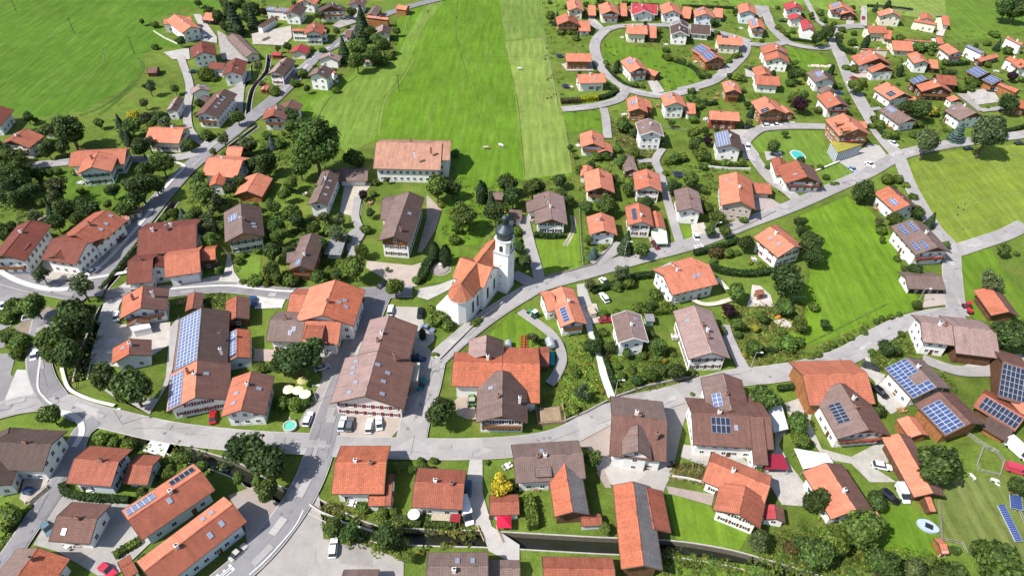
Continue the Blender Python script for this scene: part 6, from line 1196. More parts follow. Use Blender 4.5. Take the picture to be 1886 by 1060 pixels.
car('small grey car in the inn shadow', 'U', (850,830), (822,858), SV); car('silver car half under beer garden trees', 'U', (110,560), (200,528), SV); car('white car beside round stone fountain', 'b', (755,75), (782,2), WH, 'wagon'); car('white-silver car left of grey car before inn', 'b', (985,98), (998,40), (.6,.63,.68), 'wagon'); car('dark grey car second in row before inn', 'b', (1035,104), (1047,42), (.12,.13,.15), 'wagon')
car('white estate car third in row before inn', 'b', (1160,122), (1172,45), WH, 'wagon'); car('white car rightmost in row before inn', 'b', (1233,104), (1228,30), WH); car('red car left of shuttered house by beer garden', 'b', (148,50), (150,2), RD); car('white car in the bottom parking lot', 'b', (925,930), (938,822), WH, 'wagon'); car('beige car in shade of long salmon terrace', 'b', (275,942), (352,868), (.5,.46,.4))
car('bright pink-red car on bottom left lot', 'a', (655,990), (742,1052), (.55,.03,.07)); car('teal-grey car left of brown-red roofed house', 'a', (292,730), (328,775), (.12,.19,.22)); car('dark car in shade of left edge house', 'a', (182,505), (232,520), BL); car('white car beside long stepped house on street', 'L', (770,632), (850,582), WH); car('dark red car in shade beside stepped long house', 'L', (1012,360), (1080,302), DR)
car('white car beside mixed red roof house at creek', 'L', (1008,1035), (1010,960), WH); car('white car half under big creekside tree', 'S', (290,478), (312,395), WH); car('white car parked at left edge square', 'L', (0,880), (55,945), WH); car('small blue car beside red-roofed shed', 'T', (870,75), (888,150), (.02,.06,.22)); car('black car in boarded farm forecourt shade', 'N', (280,605), (330,562), BK)
car('dark car on drive between barn and grid house', 'g', (672,130), (742,150), (.05,.045,.045), 'wagon'); car('dark estate car beside white-gridded solar house', 'g', (738,298), (828,368), BK, 'wagon'); car('white estate car on grass beside narrow stable', 'g', (725,875), (862,900), WH, 'wagon'); car('black estate car near stable and orange-roofed house', 'h', (815,348), (918,428), BK, 'wagon')
car('blue car in shade of weathered orange house', 'c', (922,545), (925,432), (.02,.08,.16)); car('white camper van beside weathered orange house', 'c', (898,580), (935,712), WH, 'camper'); car('large white motorhome by right edge paddock', 'g', (1745,715), (1880,835), WH, 'camper'); car('white flat trailer caravan beside narrow stable', 'h', (935,310), (990,425), (.62,.63,.65), 'van')
car('red and white horse trailer right of paddock', 'g', (1730,895), (1875,935), (.5,.05,.09), 'van'); car('beige pickup truck beside orange hipped-wing house', 'W', (55,240), (15,170), (.5,.42,.32), 'van')
# tractors, tanks and farm gear
def tractor(label, t, p, q, col, cabcol):
    a, b = P(*tp(t, *p), .8), P(*tp(t, *q), .8); c = (a+b)/2; d = b-a; root = link('tractor', None, None, (c.x, c.y, .1), atan2(d.y, d.x)); tag(root, label, 'tractor')
    mb = MB(); mb.box(.1, 2.0, -.4, .4, .7, 1.4); mb.box(-1.5, .1, -.5, .5, .7, 1.1); mb.box(-1.7, -.3, -1.1, -.7, 1.2, 1.5); mb.box(-1.7, -.3, .7, 1.1, 1.2, 1.5); link('body', mb.mesh('body', 'paint'), root, (0,0,0), 0, col)
    mb = MB(); mb.loft([[(-1.3,-.65,1.1),(0,-.65,1.1),(0,.65,1.1),(-1.3,.65,1.1)], [(-1.2,-.6,2.4),(-.2,-.6,2.4),(-.2,.6,2.4),(-1.2,.6,2.4)]]); link('cab', mb.mesh('cab', 'glass'), root)
    mb = MB(); mb.box(-1.35, -.05, -.75, .75, 2.41, 2.55); link('cab_roof', mb.mesh('cab_roof', 'paint'), root, (0,0,0), 0, cabcol)
    for x, y, r in ((-1, -.9, .8), (-1, .9, .8), (1.5, -.7, .5), (1.5, .7, .5)):
        mb = MB(); mb.loft([[(r*cos(2*pi*i/16), yy, r + r*sin(2*pi*i/16)) for i in range(16)] for yy in (-.22, .22)]); link('wheel', mb.mesh('wheel', 'tyre'), root, (x, y, 0))
tractor('green tractor with white cab roof near hipped-wing house', 'V', (985,112), (915,60), (.05,.25,.12), (.8,.8,.78)); tractor('green tractor parked in farm courtyard', 'V', (420,880), (422,800), (.12,.28,.06), (.35,.4,.3)); tractor('red hay machine beside right meadow barn', 'X', (1375,150), (1420,210), (.5,.02,.05), (.5,.02,.05))
def tank(label, t, p, q, r, col, name='slurry_tank'):
    a, b = P(*tp(t, *p), r), P(*tp(t, *q), r); c = (a+b)/2; L = (b-a).length/2; d = b-a; root = link(name, None, None, (c.x, c.y, .1), atan2(d.y, d.x)); tag(root, label, 'tank')
    mb = MB(); k = 14; rg = lambda x, rr: [(x, rr*cos(2*pi*i/k), r + .4 + rr*sin(2*pi*i/k)) for i in range(k)]
    mb.loft([rg(-L, r*.3), rg(-L+.25, r*.85), rg(-L+.5, r), rg(L-.5, r), rg(L-.25, r*.85), rg(L, r*.3)]); mb.box(L, L+1.2, -.08, .08, .6, .72); link('vessel', mb.mesh('vessel', 'metal'), root, (0,0,0), 0, col)
    for y in (-r, r):
        mb = MB(); mb.loft([[(.5*cos(2*pi*i/14), yy, .5 + .5*sin(2*pi*i/14)) for i in range(14)] for yy in (-.15, .15)]); link('wheel', mb.mesh('wheel', 'tyre'), root, (0, y, 0))
tank('silver slurry tank beside brown barn wing', 'V', (735,405), (735,325), .95, (.6,.62,.65)); tank('large silver tank trailer beside gravel farm track', 'V', (1085,305), (1112,385), 1.25, (.6,.64,.66))
for k, y in enumerate((447, 472, 497, 525)):
    mb = MB(); mb.loft([[(x, .75*cos(2*pi*i/16), .75 + .75*sin(2*pi*i/16)) for i in range(16)] for x in (-.6, .6)]); simple('silage_bale', ['topmost', 'second', 'third', 'lowest'][k] + ' teal wrapped bale beside orange farm end', 'bale', mb, 'cloth', 'V', (1112, y), 0, .2, (.03,.33,.38), 'teal silage bales behind the farm')
mb = MB(); mb.box(-.1, .1, -3.2, 3.2, .6, .8); 
for y in range(-3, 4):
    mb.box(-.9, .9, y - .08, y + .08, .45, .6)
    for x in (-.9, .9): mb.box(x - .12, x + .12, y - .25, y + .25, .1, .5)
simple('harrow', 'red spidery hay harrow on farm lawn', 'farm machine', mb, 'paint', 'V', (872,350), .05, 0, (.5,.05,.04))
mb = MB(); mb.box(-3.6, 3.6, -3.0, -2.8, 0, 1.2); mb.box(-3.6, -3.4, -2.79, 3.0, 0, 1.2); mb.box(3.4, 3.6, -2.79, 3.0, 0, 1.2); mb.loft([[(-3.3,-2.7,0),(3.3,-2.7,0),(3.3,2.7,0),(-3.3,2.7,0)], [(-2.6,-2.2,1.0),(2.4,-2.2,.8),(2.6,1.8,.7),(-2.4,2,.9)]], 1)
simple('manure_heap', 'brown manure heap inside low concrete walls', 'heap', mb, ['stone', 'soil'], 'V', (1100,962), 0, .15, (.30,.22,.14))
# umbrellas, gazebo, canopy, pools, fountain
def parasol(label, t, p, r, col, k=8):
    w = P(*tp(t, *p), 2.4); root = link('parasol', None, None, (w.x, w.y, .1)); tag(root, label, 'parasol', 'parasols')
    mb = MB(); mb.tube((0,0,0), (0,0,2.7), .04, .04); link('pole', mb.mesh('pole', 'metal'), root, (0,0,0), 0, (.6,.6,.6)); mb = MB(); mb.lathe([(r, 2.28), (r*1.0, 2.34), (r*.5, 2.62), (.05, 2.85)], k); link('canopy', mb.mesh('canopy', 'cloth'), root, (0,0,0), 0, col)
parasol('leftmost of three cream parasols in beer garden', 'T', (1180,880), 1.55, (.80,.72,.48)); parasol('middle of three cream parasols in beer garden', 'T', (1265,887), 1.5, (.80,.72,.48)); parasol('rightmost cream parasol in beer garden', 'T', (1327,920), 1.55, (.80,.76,.58)); parasol('olive parasol behind the cream three', 'T', (1302,802), 1.4, (.42,.38,.16)); parasol('round white parasol below weathered orange house', 'c', (573,658), 1.35, (.75,.74,.72), 16)
w = P(*tp('c', 1160, 700), 2.3); root = link('gazebo', None, None, (w.x, w.y, 0), .05); tag(root, 'bright red square gazebo tent before cottage', 'gazebo'); mb = MB(); mb.loft([[(-1.6,-1.6,2.0),(1.6,-1.6,2.0),(1.6,1.6,2.0),(-1.6,1.6,2.0)], [(-1.6,-1.6,2.2),(1.6,-1.6,2.2),(1.6,1.6,2.2),(-1.6,1.6,2.2)], [(-.05,-.05,3.0),(.05,-.05,3.0),(.05,.05,3.0),(-.05,.05,3.0)]]); link('canopy', mb.mesh('canopy', 'cloth'), root, (0,0,0), 0, (.6,.015,.05))
for x in (-1.5, 1.5):
    for y in (-1.5, 1.5): mb = MB(); mb.tube((x,y,0), (x,y,2), .04); link('post', mb.mesh('post', 'metal'), root, (0,0,0), 0, (.6,.6,.6))
def slab_tree(name, label, cat, t, pts, z, th, mat, col, legs=True, wall=None):
    p = [P(*tp(t, x, y), z) for x, y in pts]; c = sum(p, Vector())/len(p); root = link(name, None, None, (c.x, c.y, 0)); tag(root, label, cat); q = [v - Vector((c.x, c.y, 0)) for v in p]
    if sum((q[i].x*q[(i+1)%len(q)].y - q[(i+1)%len(q)].x*q[i].y) for i in range(len(q))) < 0: q.reverse()
    mb = MB(); mb.loft([[v - Vector((0,0,th)) for v in q], q]); link('roof_slab', mb.mesh('roof_slab', mat), root, (0,0,0), 0, col)
    if legs:
        for v in q: k = .92; mb = MB(); mb.tube((v.x*k, v.y*k, 0), (v.x*k, v.y*k, z - th), .08); link('post', mb.mesh('post', 'metal'), root, (0,0,0), 0, (.5,.5,.5))
    if wall: q2 = [Vector((v.x*.93, v.y*.93, 0)) for v in q]; mb = MB(); mb.loft([[v for v in q2], [v + Vector((0,0,z - th)) for v in q2]]); link('wall', mb.mesh('wall', wall[0]), root, (0,0,0), 0, wall[1])
    return root, q
slab_tree('canopy', 'bright white sail canopy above orange-roofed house', 'canopy', 'h', [(135,20),(385,62),(435,130),(205,178)], 3.2, .12, 'cloth', (.8,.8,.8))
slab_tree('carport', 'crimson flat-roofed carport beside white corner building', 'carport', 'e', [(1098,618),(1210,622),(1250,718),(1090,716)], 2.8, .2, 'paint', (.28,.02,.04))
slab_tree('carport', 'long white roofed carport right of corner building', 'carport', 'e', [(1110,325),(1200,300),(1245,455),(1150,478)], 3.0, .2, 'cloth', (.6,.6,.6))
slab_tree('awning', 'pale green striped awning beside red-shuttered house', 'awning', 'O', [(1128,372),(1190,362),(1258,385),(1272,510),(1180,512),(1130,440)], 2.6, .12, 'cloth', (.52,.72,.48))
slab_tree('roof_terrace', 'inn terrace block with tables on its flat roof', 'terrace', 'U', [(880,500),(1005,505),(985,660),(845,655)], 4.2, .3, 'stone', (.5,.47,.38), False, ('plaster', (.3,.28,.26)))
slab_tree('pergola', 'wooden striped patio roof below weathered orange house', 'pergola', 'c', [(690,652),(812,655),(806,702),(684,695)], 2.5, .1, 'timber', (.42,.36,.26)); slab_tree('patio_roof', 'small dark red patio roof beside wooden pergola', 'patio roof', 'c', [(815,655),(878,655),(872,710),(808,704)], 2.5, .1, 'paint', (.28,.03,.04))
slab_tree('lean_to_roof', 'white annex roof strip below mixed red roof', 'annex', 'S', [(1120,190),(1290,160),(1310,200),(1150,235)], 2.6, .2, 'cloth', (.7,.7,.68), False, ('plaster', (.7,.7,.68)))
root, q = slab_tree('glass_pavilion', 'triangular glass pavilion with green turf roof', 'pavilion', 'J', [(1180,520),(1455,545),(1240,615)], 5.0, .4, 'grass', (.30,.27,.05), False, None)
n_ = len(q)
for i in range(n_):
    a, b = q[i]*.95, q[(i+1)%n_]*.95; a = Vector((a.x, a.y, 0)); b = Vector((b.x, b.y, 0)); m = int((b-a).length/1.3); mb = MB(); mb.face([a, b, b+Vector((0,0,4.55)), a+Vector((0,0,4.55))], 1); nn = Vector(((b-a).y, -(b-a).x, 0)).normalized()*.06
    for k in range(m+1): c = a + (b-a)*k/m; mb.obox(c + nn + Vector((0,0,2.27)), (b-a).normalized()*.12, nn*.8, (0,0,2.26), 0)
    link('glass_wall', mb.mesh('glass_wall', ['white_trim', 'glass_sky']), root)
mb = MB(); cc = Vector((0,0,0)); pp = [P(*tp('J', x, y), .5) for x, y in ((820,610),(850,592),(905,600),(940,625),(965,660),(940,685),(890,680),(850,650))]; c = sum(pp, Vector())/8; pp = spline([v - Vector((c.x, c.y, 0)) for v in pp] + [pp[0] - Vector((c.x, c.y, 0))], 4)[:-1]
if sum((pp[i].x*pp[(i+1)%len(pp)].y - pp[(i+1)%len(pp)].x*pp[i].y) for i in range(len(pp))) < 0: pp.reverse()
o = link('pool', None, None, (c.x, c.y, 0)); tag(o, 'kidney-shaped turquoise garden pool', 'pool'); o.scale = (.85, .85, 1); mb = MB(); mb.loft([[Vector((v.x*1.14, v.y*1.14, 0)) for v in pp], [Vector((v.x*1.14, v.y*1.14, .4)) for v in pp]]); link('rim', mb.mesh('rim', 'stone'), o, (0,0,0), 0, (.6,.62,.62)); mb = MB(); mb.face([Vector((v.x, v.y, .42)) for v in pp]); link('pool_water', mb.mesh('pool_water', 'paint'), o, (0,0,0), 0, (.06,.42,.38))
w = P(*tp('b', 650, 85), .6); o = link('fountain', None, None, (w.x, w.y, .1)); tag(o, 'round stone fountain with turquoise water', 'fountain'); mb = MB(); mb.lathe([(1.7, 0), (1.7, .8), (1.4, .8), (1.4, .5)], 24); link('basin', mb.mesh('basin', 'stone'), o, (0,0,0), 0, (.5,.48,.42)); mb = MB(); mb.lathe([(1.42, .55), (1.42, .6)], 24); link('fountain_water', mb.mesh('fountain_water', 'paint'), o, (0,0,0), 0, (.12,.5,.38)); mb = MB(); mb.lathe([(.2, 0), (.18, 1.5), (.3, 1.6), (.1, 1.9)], 10); link('pillar', mb.mesh('pillar', 'stone'), o, (-.2, 1.7, 0), 0, (.5,.48,.42))
w = P(*tp('L', 265, 1010), .4); o = link('water_trough', None, None, (w.x, w.y, .1), .35); tag(o, 'rectangular white water trough under square tree', 'trough'); mb = MB(); mb.box(-2.1, 2.1, -1.1, -.9, 0, .8); mb.box(-2.1, 2.1, .9, 1.1, 0, .8); mb.box(-2.1, -1.9, -.89, .89, 0, .8); mb.box(1.9, 2.1, -.89, .89, 0, .8); link('basin', mb.mesh('basin', 'stone'), o, (0,0,0), 0, (.6,.62,.62)); mb = MB(); mb.box(-1.89, 1.89, -.89, .89, .1, .55); link('trough_water', mb.mesh('trough_water', 'water'), o)
def trampoline(label, t, p, r=1.8, col=(.02,.05,.16)):
    w = P(*tp(t, *p), .8); o = link('trampoline', None, None, (w.x, w.y, 0)); tag(o, label, 'trampoline', 'round garden trampolines'); mb = MB(); mb.lathe([(r*.8, .8), (r*.8, .83)], 20); link('mat', mb.mesh('mat', 'tyre'), o); mb = MB(); k = 20
    for i in range(k): a, b = 2*pi*i/k, 2*pi*(i+1)/k; mb.face([(r*cos(a), r*sin(a), .86), (r*cos(b), r*sin(b), .86), (r*.8*cos(b), r*.8*sin(b), .86), (r*.8*cos(a), r*.8*sin(a), .86)])
    link('rim', mb.mesh('rim', 'cloth'), o, (0,0,0), 0, col)
    for i in range(6): a = i*pi/3; mb = MB(); mb.tube((r*cos(a), r*sin(a), 0), (r*cos(a), r*sin(a), 2.2), .03); link('leg', mb.mesh('leg', 'metal'), o, (0,0,0), 0, (.3,.3,.3))
trampoline('blue-rimmed trampoline on lawn below spring hedge', 'I', (1268,802), 2.0); trampoline('dark trampoline left of salmon timber house', 'C', (238,482), 1.9); trampoline('dark blue trampoline beside terraced salmon-roof house', 'I', (292,38), 1.9); trampoline('blue trampoline behind red-roofed shed', 'T', (715,345), 2.0, (.02,.08,.3))
w = P(*tp('h', 1160, 605), .9); o = link('cushion_tent', None, None, (w.x, w.y, 0), -.5); tag(o, 'blue-grey curved bounce tent with dark mat', 'tent'); mb = MB(); mb.loft([[(2.9*cos(2*pi*i/20)*(1+.12*cos(4*pi*i/20)), 2.1*sin(2*pi*i/20), z) for i in range(20)] for z in (.1, .9)]); o.scale = (.72, .72, .8); link('body', mb.mesh('body', 'cloth'), o, (0,0,0), 0, (.40,.48,.68)); mb = MB(); mb.box(-.9, 1.4, -1.0, .8, .9, 1.0); link('mat', mb.mesh('mat', 'tyre'), o)
def rack(label, t, a, b, n, w=2.0):
    A, B = P(*tp(t, *a), 1.2), P(*tp(t, *b), 1.2); c = (A+B)/2; d = B-A; L = d.length/2; o = link('solar_rack', None, None, (c.x, c.y, 0), atan2(d.y, d.x)); tag(o, label, 'solar rack', 'solar racks on the pasture')
    for i in range(n): x = -L + (i+.5)*2*L/n; mb = MB(); mb.obox((0,0,0), (L/n*.8,0,0), (0,w/2,.28), (0,-.02,.05), 0); link('solar_panel', mb.mesh('solar_panel', 'paint'), o, (x, 0, 1.2), 0, (.03,.06,.2))
    mb = MB(); mb.obox((0,0,1.08), (L,0,0), (0,w/2+.12,.3), (0,0,.04)); 
    for i in range(0, n+1, 3): x = -L + i*2*L/n; mb.box(x-.05, x+.05, -.05, .05, 0, 1.05)
    link('frame', mb.mesh('frame', 'metal'), o, (0,0,0), 0, (.65,.68,.72))
rack('long slanted solar panel row on the pasture', 'h', (1712,450), (1850,728), 17, 1.25); rack('short solar rack beside pasture fence', 'h', (1822,378), (1832,482), 6, 2.1)
# playground things, memorial, cross, ladders and poles
w = P(*tp('Q', 925, 965), 1); o = link('play_tower', None, None, (w.x, w.y, 0), .3); tag(o, 'wooden play tower with slide on the sand', 'play tower'); mb = MB(); 
for x in (-.8,.8):
    for y in (-.8,.8): mb.box(x-.08, x+.08, y-.08, y+.08, 0, 2.6)
mb.box(-1,1,-1,1,1.2,1.35); link('frame', mb.mesh('frame', 'timber'), o, (0,0,0), 0, (.25,.12,.06)); mb = MB(); mb.loft([[(x,-1.1,2.6),(x,0,3.5),(x,1.1,2.6)] for x in (-1.1,1.1)]); link('roof', mb.mesh('roof', 'timber'), o, (0,0,0), 0, (.3,.12,.07)); mb = MB(); mb.obox((0,-2.6,.7), (.35,0,0), (0,1.6,-.62), (0,.03,.05)); link('slide', mb.mesh('slide', 'paint'), o, (0,0,0), 0, (.5,.4,.32))
w = P(*tp('Q', 1275, 1000), 1); o = link('swing', None, None, (w.x, w.y, 0), .15); tag(o, 'metal swing frame right of the play tower', 'swing'); mb = MB(); mb.tube((-2,0,2.3), (2,0,2.3), .06)
for x in (-2, 2):
    for y in (-.9, .9): mb.tube((x,y,0), (x,0,2.3), .05)
link('frame', mb.mesh('frame', 'metal'), o, (0,0,0), 0, (.5,.5,.45)); mb = MB(); mb.box(-.9,-.4,-.1,.1,.5,.55); mb.box(.4,.9,-.1,.1,.5,.55); link('seat', mb.mesh('seat', 'tyre'), o)
mb = MB(); mb.box(-.9,.9,-.4,.4,.25,.45); mb.box(-.15,.15,-.3,.3,0,.9); mb.lathe([(.35,.45),(.4,.9),(.2,1.2)], 8, 0, (.5, 0)); simple('spring_rider', 'orange spring rider on small sandpit', 'spring rider', mb, 'paint', 'W', (1658,262), 0, .4, (.7,.26,.03))
w = P(*tp('N', 808, 440), .5); o = link('war_memorial', None, None, (w.x, w.y, 0), .1); tag(o, 'white memorial stone on round stepped base', 'memorial'); mb = MB(); mb.lathe([(3.4,0),(3.4,.25)], 28); mb.lathe([(2.6,.251),(2.6,.5)], 28); link('steps', mb.mesh('steps', 'stone'), o, (0,0,0), 0, (.28,.24,.22)); mb = MB(); mb.box(-.55,.55,-.3,.3,.5,2.0); mb.lathe([(.55,2.0),(.5,2.2),(.1,2.45)], 12); link('stone', mb.mesh('stone', 'stone'), o, (0,0,0), 0, (.65,.63,.6))
pole('wooden power pole highest on left meadow', 'Z', (30.8,22.5)); pole('second power pole down the left meadow', 'Z', (137,61.8)); pole('third power pole at the round meadow rim', 'Z', (247.5,98.8)); pole('grey lattice-like pole alone on the middle meadow', 'Z', (734.8,168.8))
lamp('street lamp beside conifer at main road driveway', 'O', (893,632), 0); lamp('street lamp at the stairway foot', 'W', (245,940), 0); lamp('street lamp right of yellow house driveway', 'W', (1420,700), 0); lamp('street lamp on grass near pavilion road', 'J', (1270,895), 0); lamp('street lamp by round bush above main road', 'Q', (525,462), 0); lamp('street lamp before four-door garage', 'X', (950,145), 0); lamp('street lamp at inn lane corner', 'U', (1110,600), 0); lamp('street lamp on left road junction', 'S', (1065,1050), 0); lamp('street lamp at inn forecourt left side', 'U', (110,845), 0)
# cows and ponies
AN = {}
def beast(label, t, p, rz, col, cat='cow', s=1.0, graze=True):
    w = P(*tp(t, *p), .7)
    if 'b' not in AN:
        mb = MB(); rg = lambda x, y, z, r, q: [(x + q*0, y + r*cos(2*pi*i/10), z + r*1.15*sin(2*pi*i/10)) for i in range(10)]
        mb.loft([rg(-1.05,0,1.05,.15,0), rg(-.95,0,1.05,.33,0), rg(-.4,0,1.0,.38,0), rg(.3,0,1.0,.40,0), rg(.75,0,1.05,.33,0), rg(1.0,0,1.1,.2,0), rg(1.25,0,.85,.15,0), rg(1.42,0,.55,.14,0), rg(1.62,0,.32,.08,0)])
        for x in (-.8, .65):
            for y in (-.22, .22): mb.tube((x,y,.8), (x+.05,y,.42), .13, .07); mb.tube((x+.05,y,.42), (x,y,0), .07, .06)
        mb.tube((-1.05,0,1.15), (-1.2,0,.5), .04, .02); mb.tube((1.3,-.1,.85), (1.25,-.3,.9), .05, .03); mb.tube((1.3,.1,.85), (1.25,.3,.9), .05, .03); AN['b'] = mb.mesh('animal', 'cloth', True)
    o = link(cat.replace(' ', '_'), AN['b'], None, (w.x, w.y, .02), rz, col); o.scale = (s, s, s); tag(o, label, cat, 'grazing animals')
beast('white and brown cow grazing, left of the pair', 'H', (1155,152), .1, (.5,.42,.33), s=1.05); beast('pale cow grazing, right of the pair', 'H', (1285,132), -.6, (.7,.66,.58), s=1.05); beast('lone pale cow far up the middle meadow', 'Z', (957,127), 0, (.65,.6,.52), s=1.05)
beast('white goat nearest the round paddock corner', 'h', (1495,236), 1.9, (.75,.73,.68), 'goat', .8); beast('white goat lying off right of paddock', 'h', (1662,264), -.4, (.75,.73,.68), 'goat', .85); beast('small white kid beside second goat', 'h', (1686,290), -.9, (.75,.73,.68), 'goat', .5)
# ladder-like timber stack, garden benches, tables
for lb, t, p, c in (('pale timber heap beside wood yard barn', 'B', (420,350), (.5,.4,.28)), ('wood pile beside red-roofed left edge house', 'L', (380,170), (.45,.38,.3)), ('log stack leaning on mauve-roof creek house', 'a', (250,545), (.5,.42,.32))):
    mb = MB(); rr = random.Random(lb)
    for i in range(4):
        for j in range(5 - i): mb.tube((-2.4 + rr.uniform(-.3,.3), -1 + j*.42 + i*.2, .2 + i*.36), (2.4 + rr.uniform(-.3,.3), -1 + j*.42 + i*.2, .2 + i*.36), .2, .18, 7)
    simple('log_pile', lb, 'log pile', mb, 'timber', t, p, 0, 1.1, c)
mb = MB(); rr = random.Random(5)
for i in range(90): x, y = rr.uniform(-5.5, 5.5), rr.uniform(-1.2, 1.2); s = rr.uniform(.2, .5); mb.obox((x, y, s*.5), (s, rr.uniform(-.2,.2), 0), (0, s*.8, 0), (0, 0, s*.6))
o = simple('stone_heap', 'heap of pale broken stones on estate lawn', 'stone heap', mb, 'stone', 'D', (1080,578), 0, .05, (.6,.52,.45)); o['kind'] = 'stuff'
mb = MB(); rr = random.Random(6)
for i in range(120): x, y = rr.uniform(-4, 4), rr.uniform(-2.5, 2.5); s = rr.uniform(.12, .4); mb.obox((x, y, s*.3), (s, rr.uniform(-.2,.2), 0), (0, s*.8, 0), (0, 0, s*.5))
o = simple('timber_debris', 'scattered planks and stones in the wood yard', 'debris', mb, 'stone', 'B', (450,340), 0, 0, (.55,.46,.36)); o['kind'] = 'stuff'
# road markings
def digits(label, t, p, q, s):
    dv = P(*tp(t, *q)) - P(*tp(t, *p)); rz = atan2(dv.y, dv.x) - pi/2
    w = P(*tp(t, *p)); z = ZROAD + .01; mb = MB(); strokes = {3: [(0,0,1,.15),(0,.85,1,1),(.2,.43,1,.57),(.8,.15,1,.43),(.8,.57,1,.85)], 0: [(0,0,1,.15),(0,.85,1,1),(0,.15,.2,.85),(.8,.15,1,.85)]}
    for k, n in enumerate((3, 0)):
        for x0, y0, x1, y1 in strokes[n]: a = k*1.3 - 1.15; mb.face([((a+x0)*s, (y0-.5)*s*4.2, z), ((a+x1)*s, (y0-.5)*s*4.2, z), ((a+x1)*s, (y1-.5)*s*4.2, z), ((a+x0)*s, (y1-.5)*s*4.2, z)])
    o = link('road_marking', mb.mesh('road_marking', 'paint'), None, (w.x, w.y, 0), rz, (.8,.8,.8)); o['kind'] = 'structure'
digits('30', 'Q', (405,543), (470,528), .75); digits('30', 'b', (235,1045), (290,1000), .8)
ribbon('road_line', 'b', [(740,640),(690,740),(600,850),(500,960),(390,1060)], .22, 'paint', (.8,.8,.8), ZROAD + .006)
ribbon('sidewalk', 'L', [(-20,600),(110,680),(250,735),(430,775),(600,775)], 1.7, 'paving', (.56,.54,.5), ZROAD + .02); ribbon('sidewalk', 'L', [(1500,555),(1000,800)][:1] + [(720,690),(860,590),(980,480),(1180,260),(1330,80)], 1.3, 'paving', (.5,.48,.46), ZROAD + .024)
ribbon('sidewalk', 'S', [(360,465),(335,720),(400,830),(460,880)], .5, 'paving', (.52,.49,.46), ZROAD + .02); ribbon('sidewalk', 'S', [(540,560),(580,700),(640,770),(800,840),(1000,890)], .9, 'paving', (.58,.55,.5), ZROAD + .02)
ribbon('sidewalk', 'a', [(395,5),(470,20),(530,75),(535,150),(490,230)], 1.4, 'paving', (.58,.56,.52), ZROAD + .02); ribbon('stairway', 'V', [(1385,20),(1440,220),(1520,450),(1560,620),(1630,820)], 2.0, 'paving', (.58,.56,.52), ZROAD + .02)
ribbon('sidewalk', 'F', [(1520,570),(1600,610),(1500,720),(1370,870)], 1.2, 'paving', (.58,.56,.52), ZROAD + .02); ribbon('sidewalk', 'M', [(60,775),(280,757),(560,745),(760,765),(1000,790),(1230,800)], .8, 'paving', (.58,.56,.52), ZROAD + .02); ribbon('path', 'Q', [(340,1000),(440,1045),(560,1040),(680,1005)], 1.6, 'gravel', (.58,.52,.44), ZROAD + .02); ribbon('path', 'Q', [(565,820),(600,860),(655,920)], 1.5, 'gravel', (.58,.52,.44), ZROAD + .02)
ribbon('path', 'J', [(1040,785),(1140,745),(1250,700)], .8, 'gravel', (.58,.55,.5), ZROAD + .02); ribbon('path', 'V', [(-40,50),(-10,90)], 1, 'gravel', (.5,.5,.45), ZROAD)
# three people out walking
def person(label, t, p, rz, col, stride=.18):
    w = P(*tp(t, *p), .5); me = bpy.data.meshes.new('person')
    V_ = [(0,0,.95),(0,0,1.15),(0,0,1.42),(0,0,1.54),(.01,0,1.62),(.02,0,1.74),(stride*.4,.1,.9),(stride*.8,.1,.5),(stride,.1,.06),(stride+.14,.1,.03),(-stride*.2,-.1,.9),(-stride*.5,-.1,.5),(-stride*1.3,-.1,.08),(-stride*1.3+.14,-.1,.03),(0,.2,1.4),(-.06,.26,1.12),(.06,.27,.88),(0,-.2,1.4),(.08,-.26,1.12),(.2,-.25,.9)]
    E_ = [(0,1),(1,2),(2,3),(3,4),(4,5),(0,6),(6,7),(7,8),(8,9),(0,10),(10,11),(11,12),(12,13),(2,14),(14,15),(15,16),(2,17),(17,18),(18,19)]
    R_ = [.14,.13,.15,.05,.09,.08,.09,.065,.045,.03,.09,.065,.045,.03,.06,.045,.035,.06,.045,.035]
    me.from_pydata(V_, E_, []); me.materials.append(MATS['cloth']); o = link('person', me, None, (w.x, w.y, .1), rz, col); sk = o.modifiers.new('skin', 'SKIN'); me.skin_vertices[0] if me.skin_vertices else me.update()
    if not me.skin_vertices: bm = bmesh.new(); bm.from_mesh(me); bm.verts.layers.skin.verify(); bm.to_mesh(me); bm.free()
    for i, s in enumerate(me.skin_vertices[0].data): s.radius = (R_[i], R_[i]); s.use_root = i == 0
    o.modifiers.new('sub', 'SUBSURF').levels = 1; tag(o, label, 'person', 'people walking')
    mb = MB(); mb.lathe([(.03,1.6),(.1,1.66),(.11,1.74),(.07,1.82),(.01,1.84)], 8, 0, (.0,0)); link('hair', mb.mesh('hair', 'bark'), o)
person('person in dark clothes walking near creek bridge, left one', 'L', (895,850), .4, (.03,.03,.04)); person('person in grey jacket walking near creek bridge, right one', 'L', (912,838), .5, (.12,.11,.12)); person('person in pink top on square below big tree', 'S', (1293,925), .2, (.45,.08,.14)); person('person in blue by the inn door', 'U', (1015,880), 1.5, (.05,.08,.2))

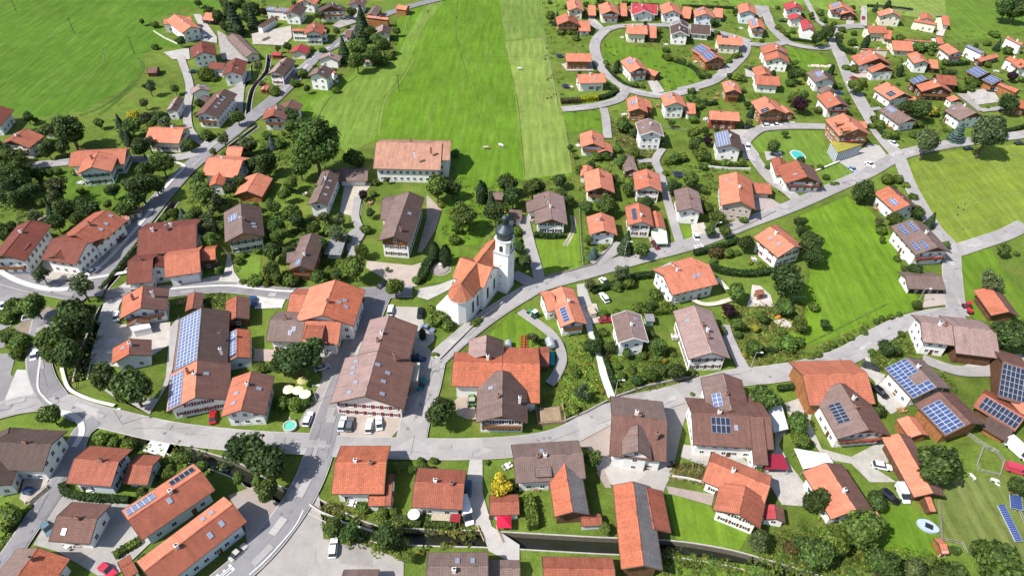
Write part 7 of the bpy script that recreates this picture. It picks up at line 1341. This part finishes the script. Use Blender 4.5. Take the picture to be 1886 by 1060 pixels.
# patio sets and garden bits where the photograph shows them
def patio(t, p, col=(.6,.58,.54), k=0):
    px, py = tp(t, *p); w = P(px, py, .4); hl, rel = near(px, py); o = link('garden_table', None, None, (w.x, w.y, .06), k); tag(o, ' '.join(f'garden table with chairs {rel} {hl}'.split()[:16]), 'garden table', 'garden furniture on terraces')
    mb = MB(); mb.box(-.8,.8,-.45,.45,.68,.74); 
    for x in (-.7,.7):
        for y in (-.35,.35): mb.box(x-.04,x+.04,y-.04,y+.04,0,.68)
    link('table', mb.mesh('table', 'timber'), o, (0,0,0), 0, col)
    for x, y, r in ((-.45,-.85,0), (.45,-.85,0), (-.45,.85,pi), (.45,.85,pi)):
        if 'ch' not in AN: m = MB(); m.box(-.25,.25,-.25,.25,.4,.46); m.box(-.25,.25,-.28,-.22,.46,.95); m.box(-.24,-.2,-.24,-.2,0,.4); m.box(.2,.24,-.24,-.2,0,.4); m.box(-.24,-.2,.2,.24,0,.4); m.box(.2,.24,.2,.24,0,.4); AN['ch'] = m.mesh('chair', 'timber')
        link('chair', AN['ch'], o, (x, y, 0), r, col)
for i, (t, p) in enumerate([('C',(780,330)),('C',(720,610)),('C',(1160,390)),('C',(1420,540)),('D',(190,820)),('D',(400,250)),('D',(1400,415)),('D',(1600,740)),('E',(850,560)),('E',(1150,480)),('E',(880,750)),('E',(1640,620)),('I',(795,290)),('I',(1090,210)),('I',(400,560)),('I',(340,50)),('J',(170,150)),('J',(90,330)),('K',(1250,360)),('K',(720,400)),('F',(700,740)),('G',(1010,740)),('G',(1560,820)),('L',(560,560)),('L',(1330,470)),('T',(250,130)),('U',(930,560)),('W',(760,430)),('W',(170,580)),('c',(170,590)),('d',(120,560)),('d',(320,690)),('a',(590,505)),('a',(450,865)),('g',(940,470)),('O',(300,1010)),('Q',(890,650)),('R',(600,210)),('R',(820,640)),('V',(940,900)),('S',(1590,150))]): patio(t, p, [(.6,.58,.54),(.35,.2,.1),(.7,.7,.7)][i % 3], i * .7)
groups = {}
TREES = [d for d in TREES if not any(e is not d and hypot(e['px']-d['px'], e['py']-d['py']) < .22 * min(e['w'], d['w']) and e['kind'] == d['kind'] and TREES.index(e) < TREES.index(d) for e in TREES)]
for i, d in enumerate(TREES):
    hl, rel = near(d['px'], d['py']); groups.setdefault((d['look'], rel, hl), []).append((i, d))
for (look, rel, hl), ms in groups.items():
    ms.sort(key=lambda q: q[1]['px'])
    for k, (i, d) in enumerate(ms):
        lb = f'{look} {rel} {hl}' if len(ms) == 1 else f'{ORD[min(k, 9)]} {look} from the left, {rel} {hl}'
        w = lb.split()
        if len(w) > 16: lb = lb.replace(' the ', ' ').replace('with ', '').replace(' and ', ' '); w = lb.split()
        if len(w) > 16: lb = lb.replace(look, ' '.join(look.split()[1:])); w = lb.split()
        build_tree(d, ' '.join(w[:16]), {'shrub': 'shrubs in the village gardens', 'tree': 'trees around the village'}[d['cat']], i)
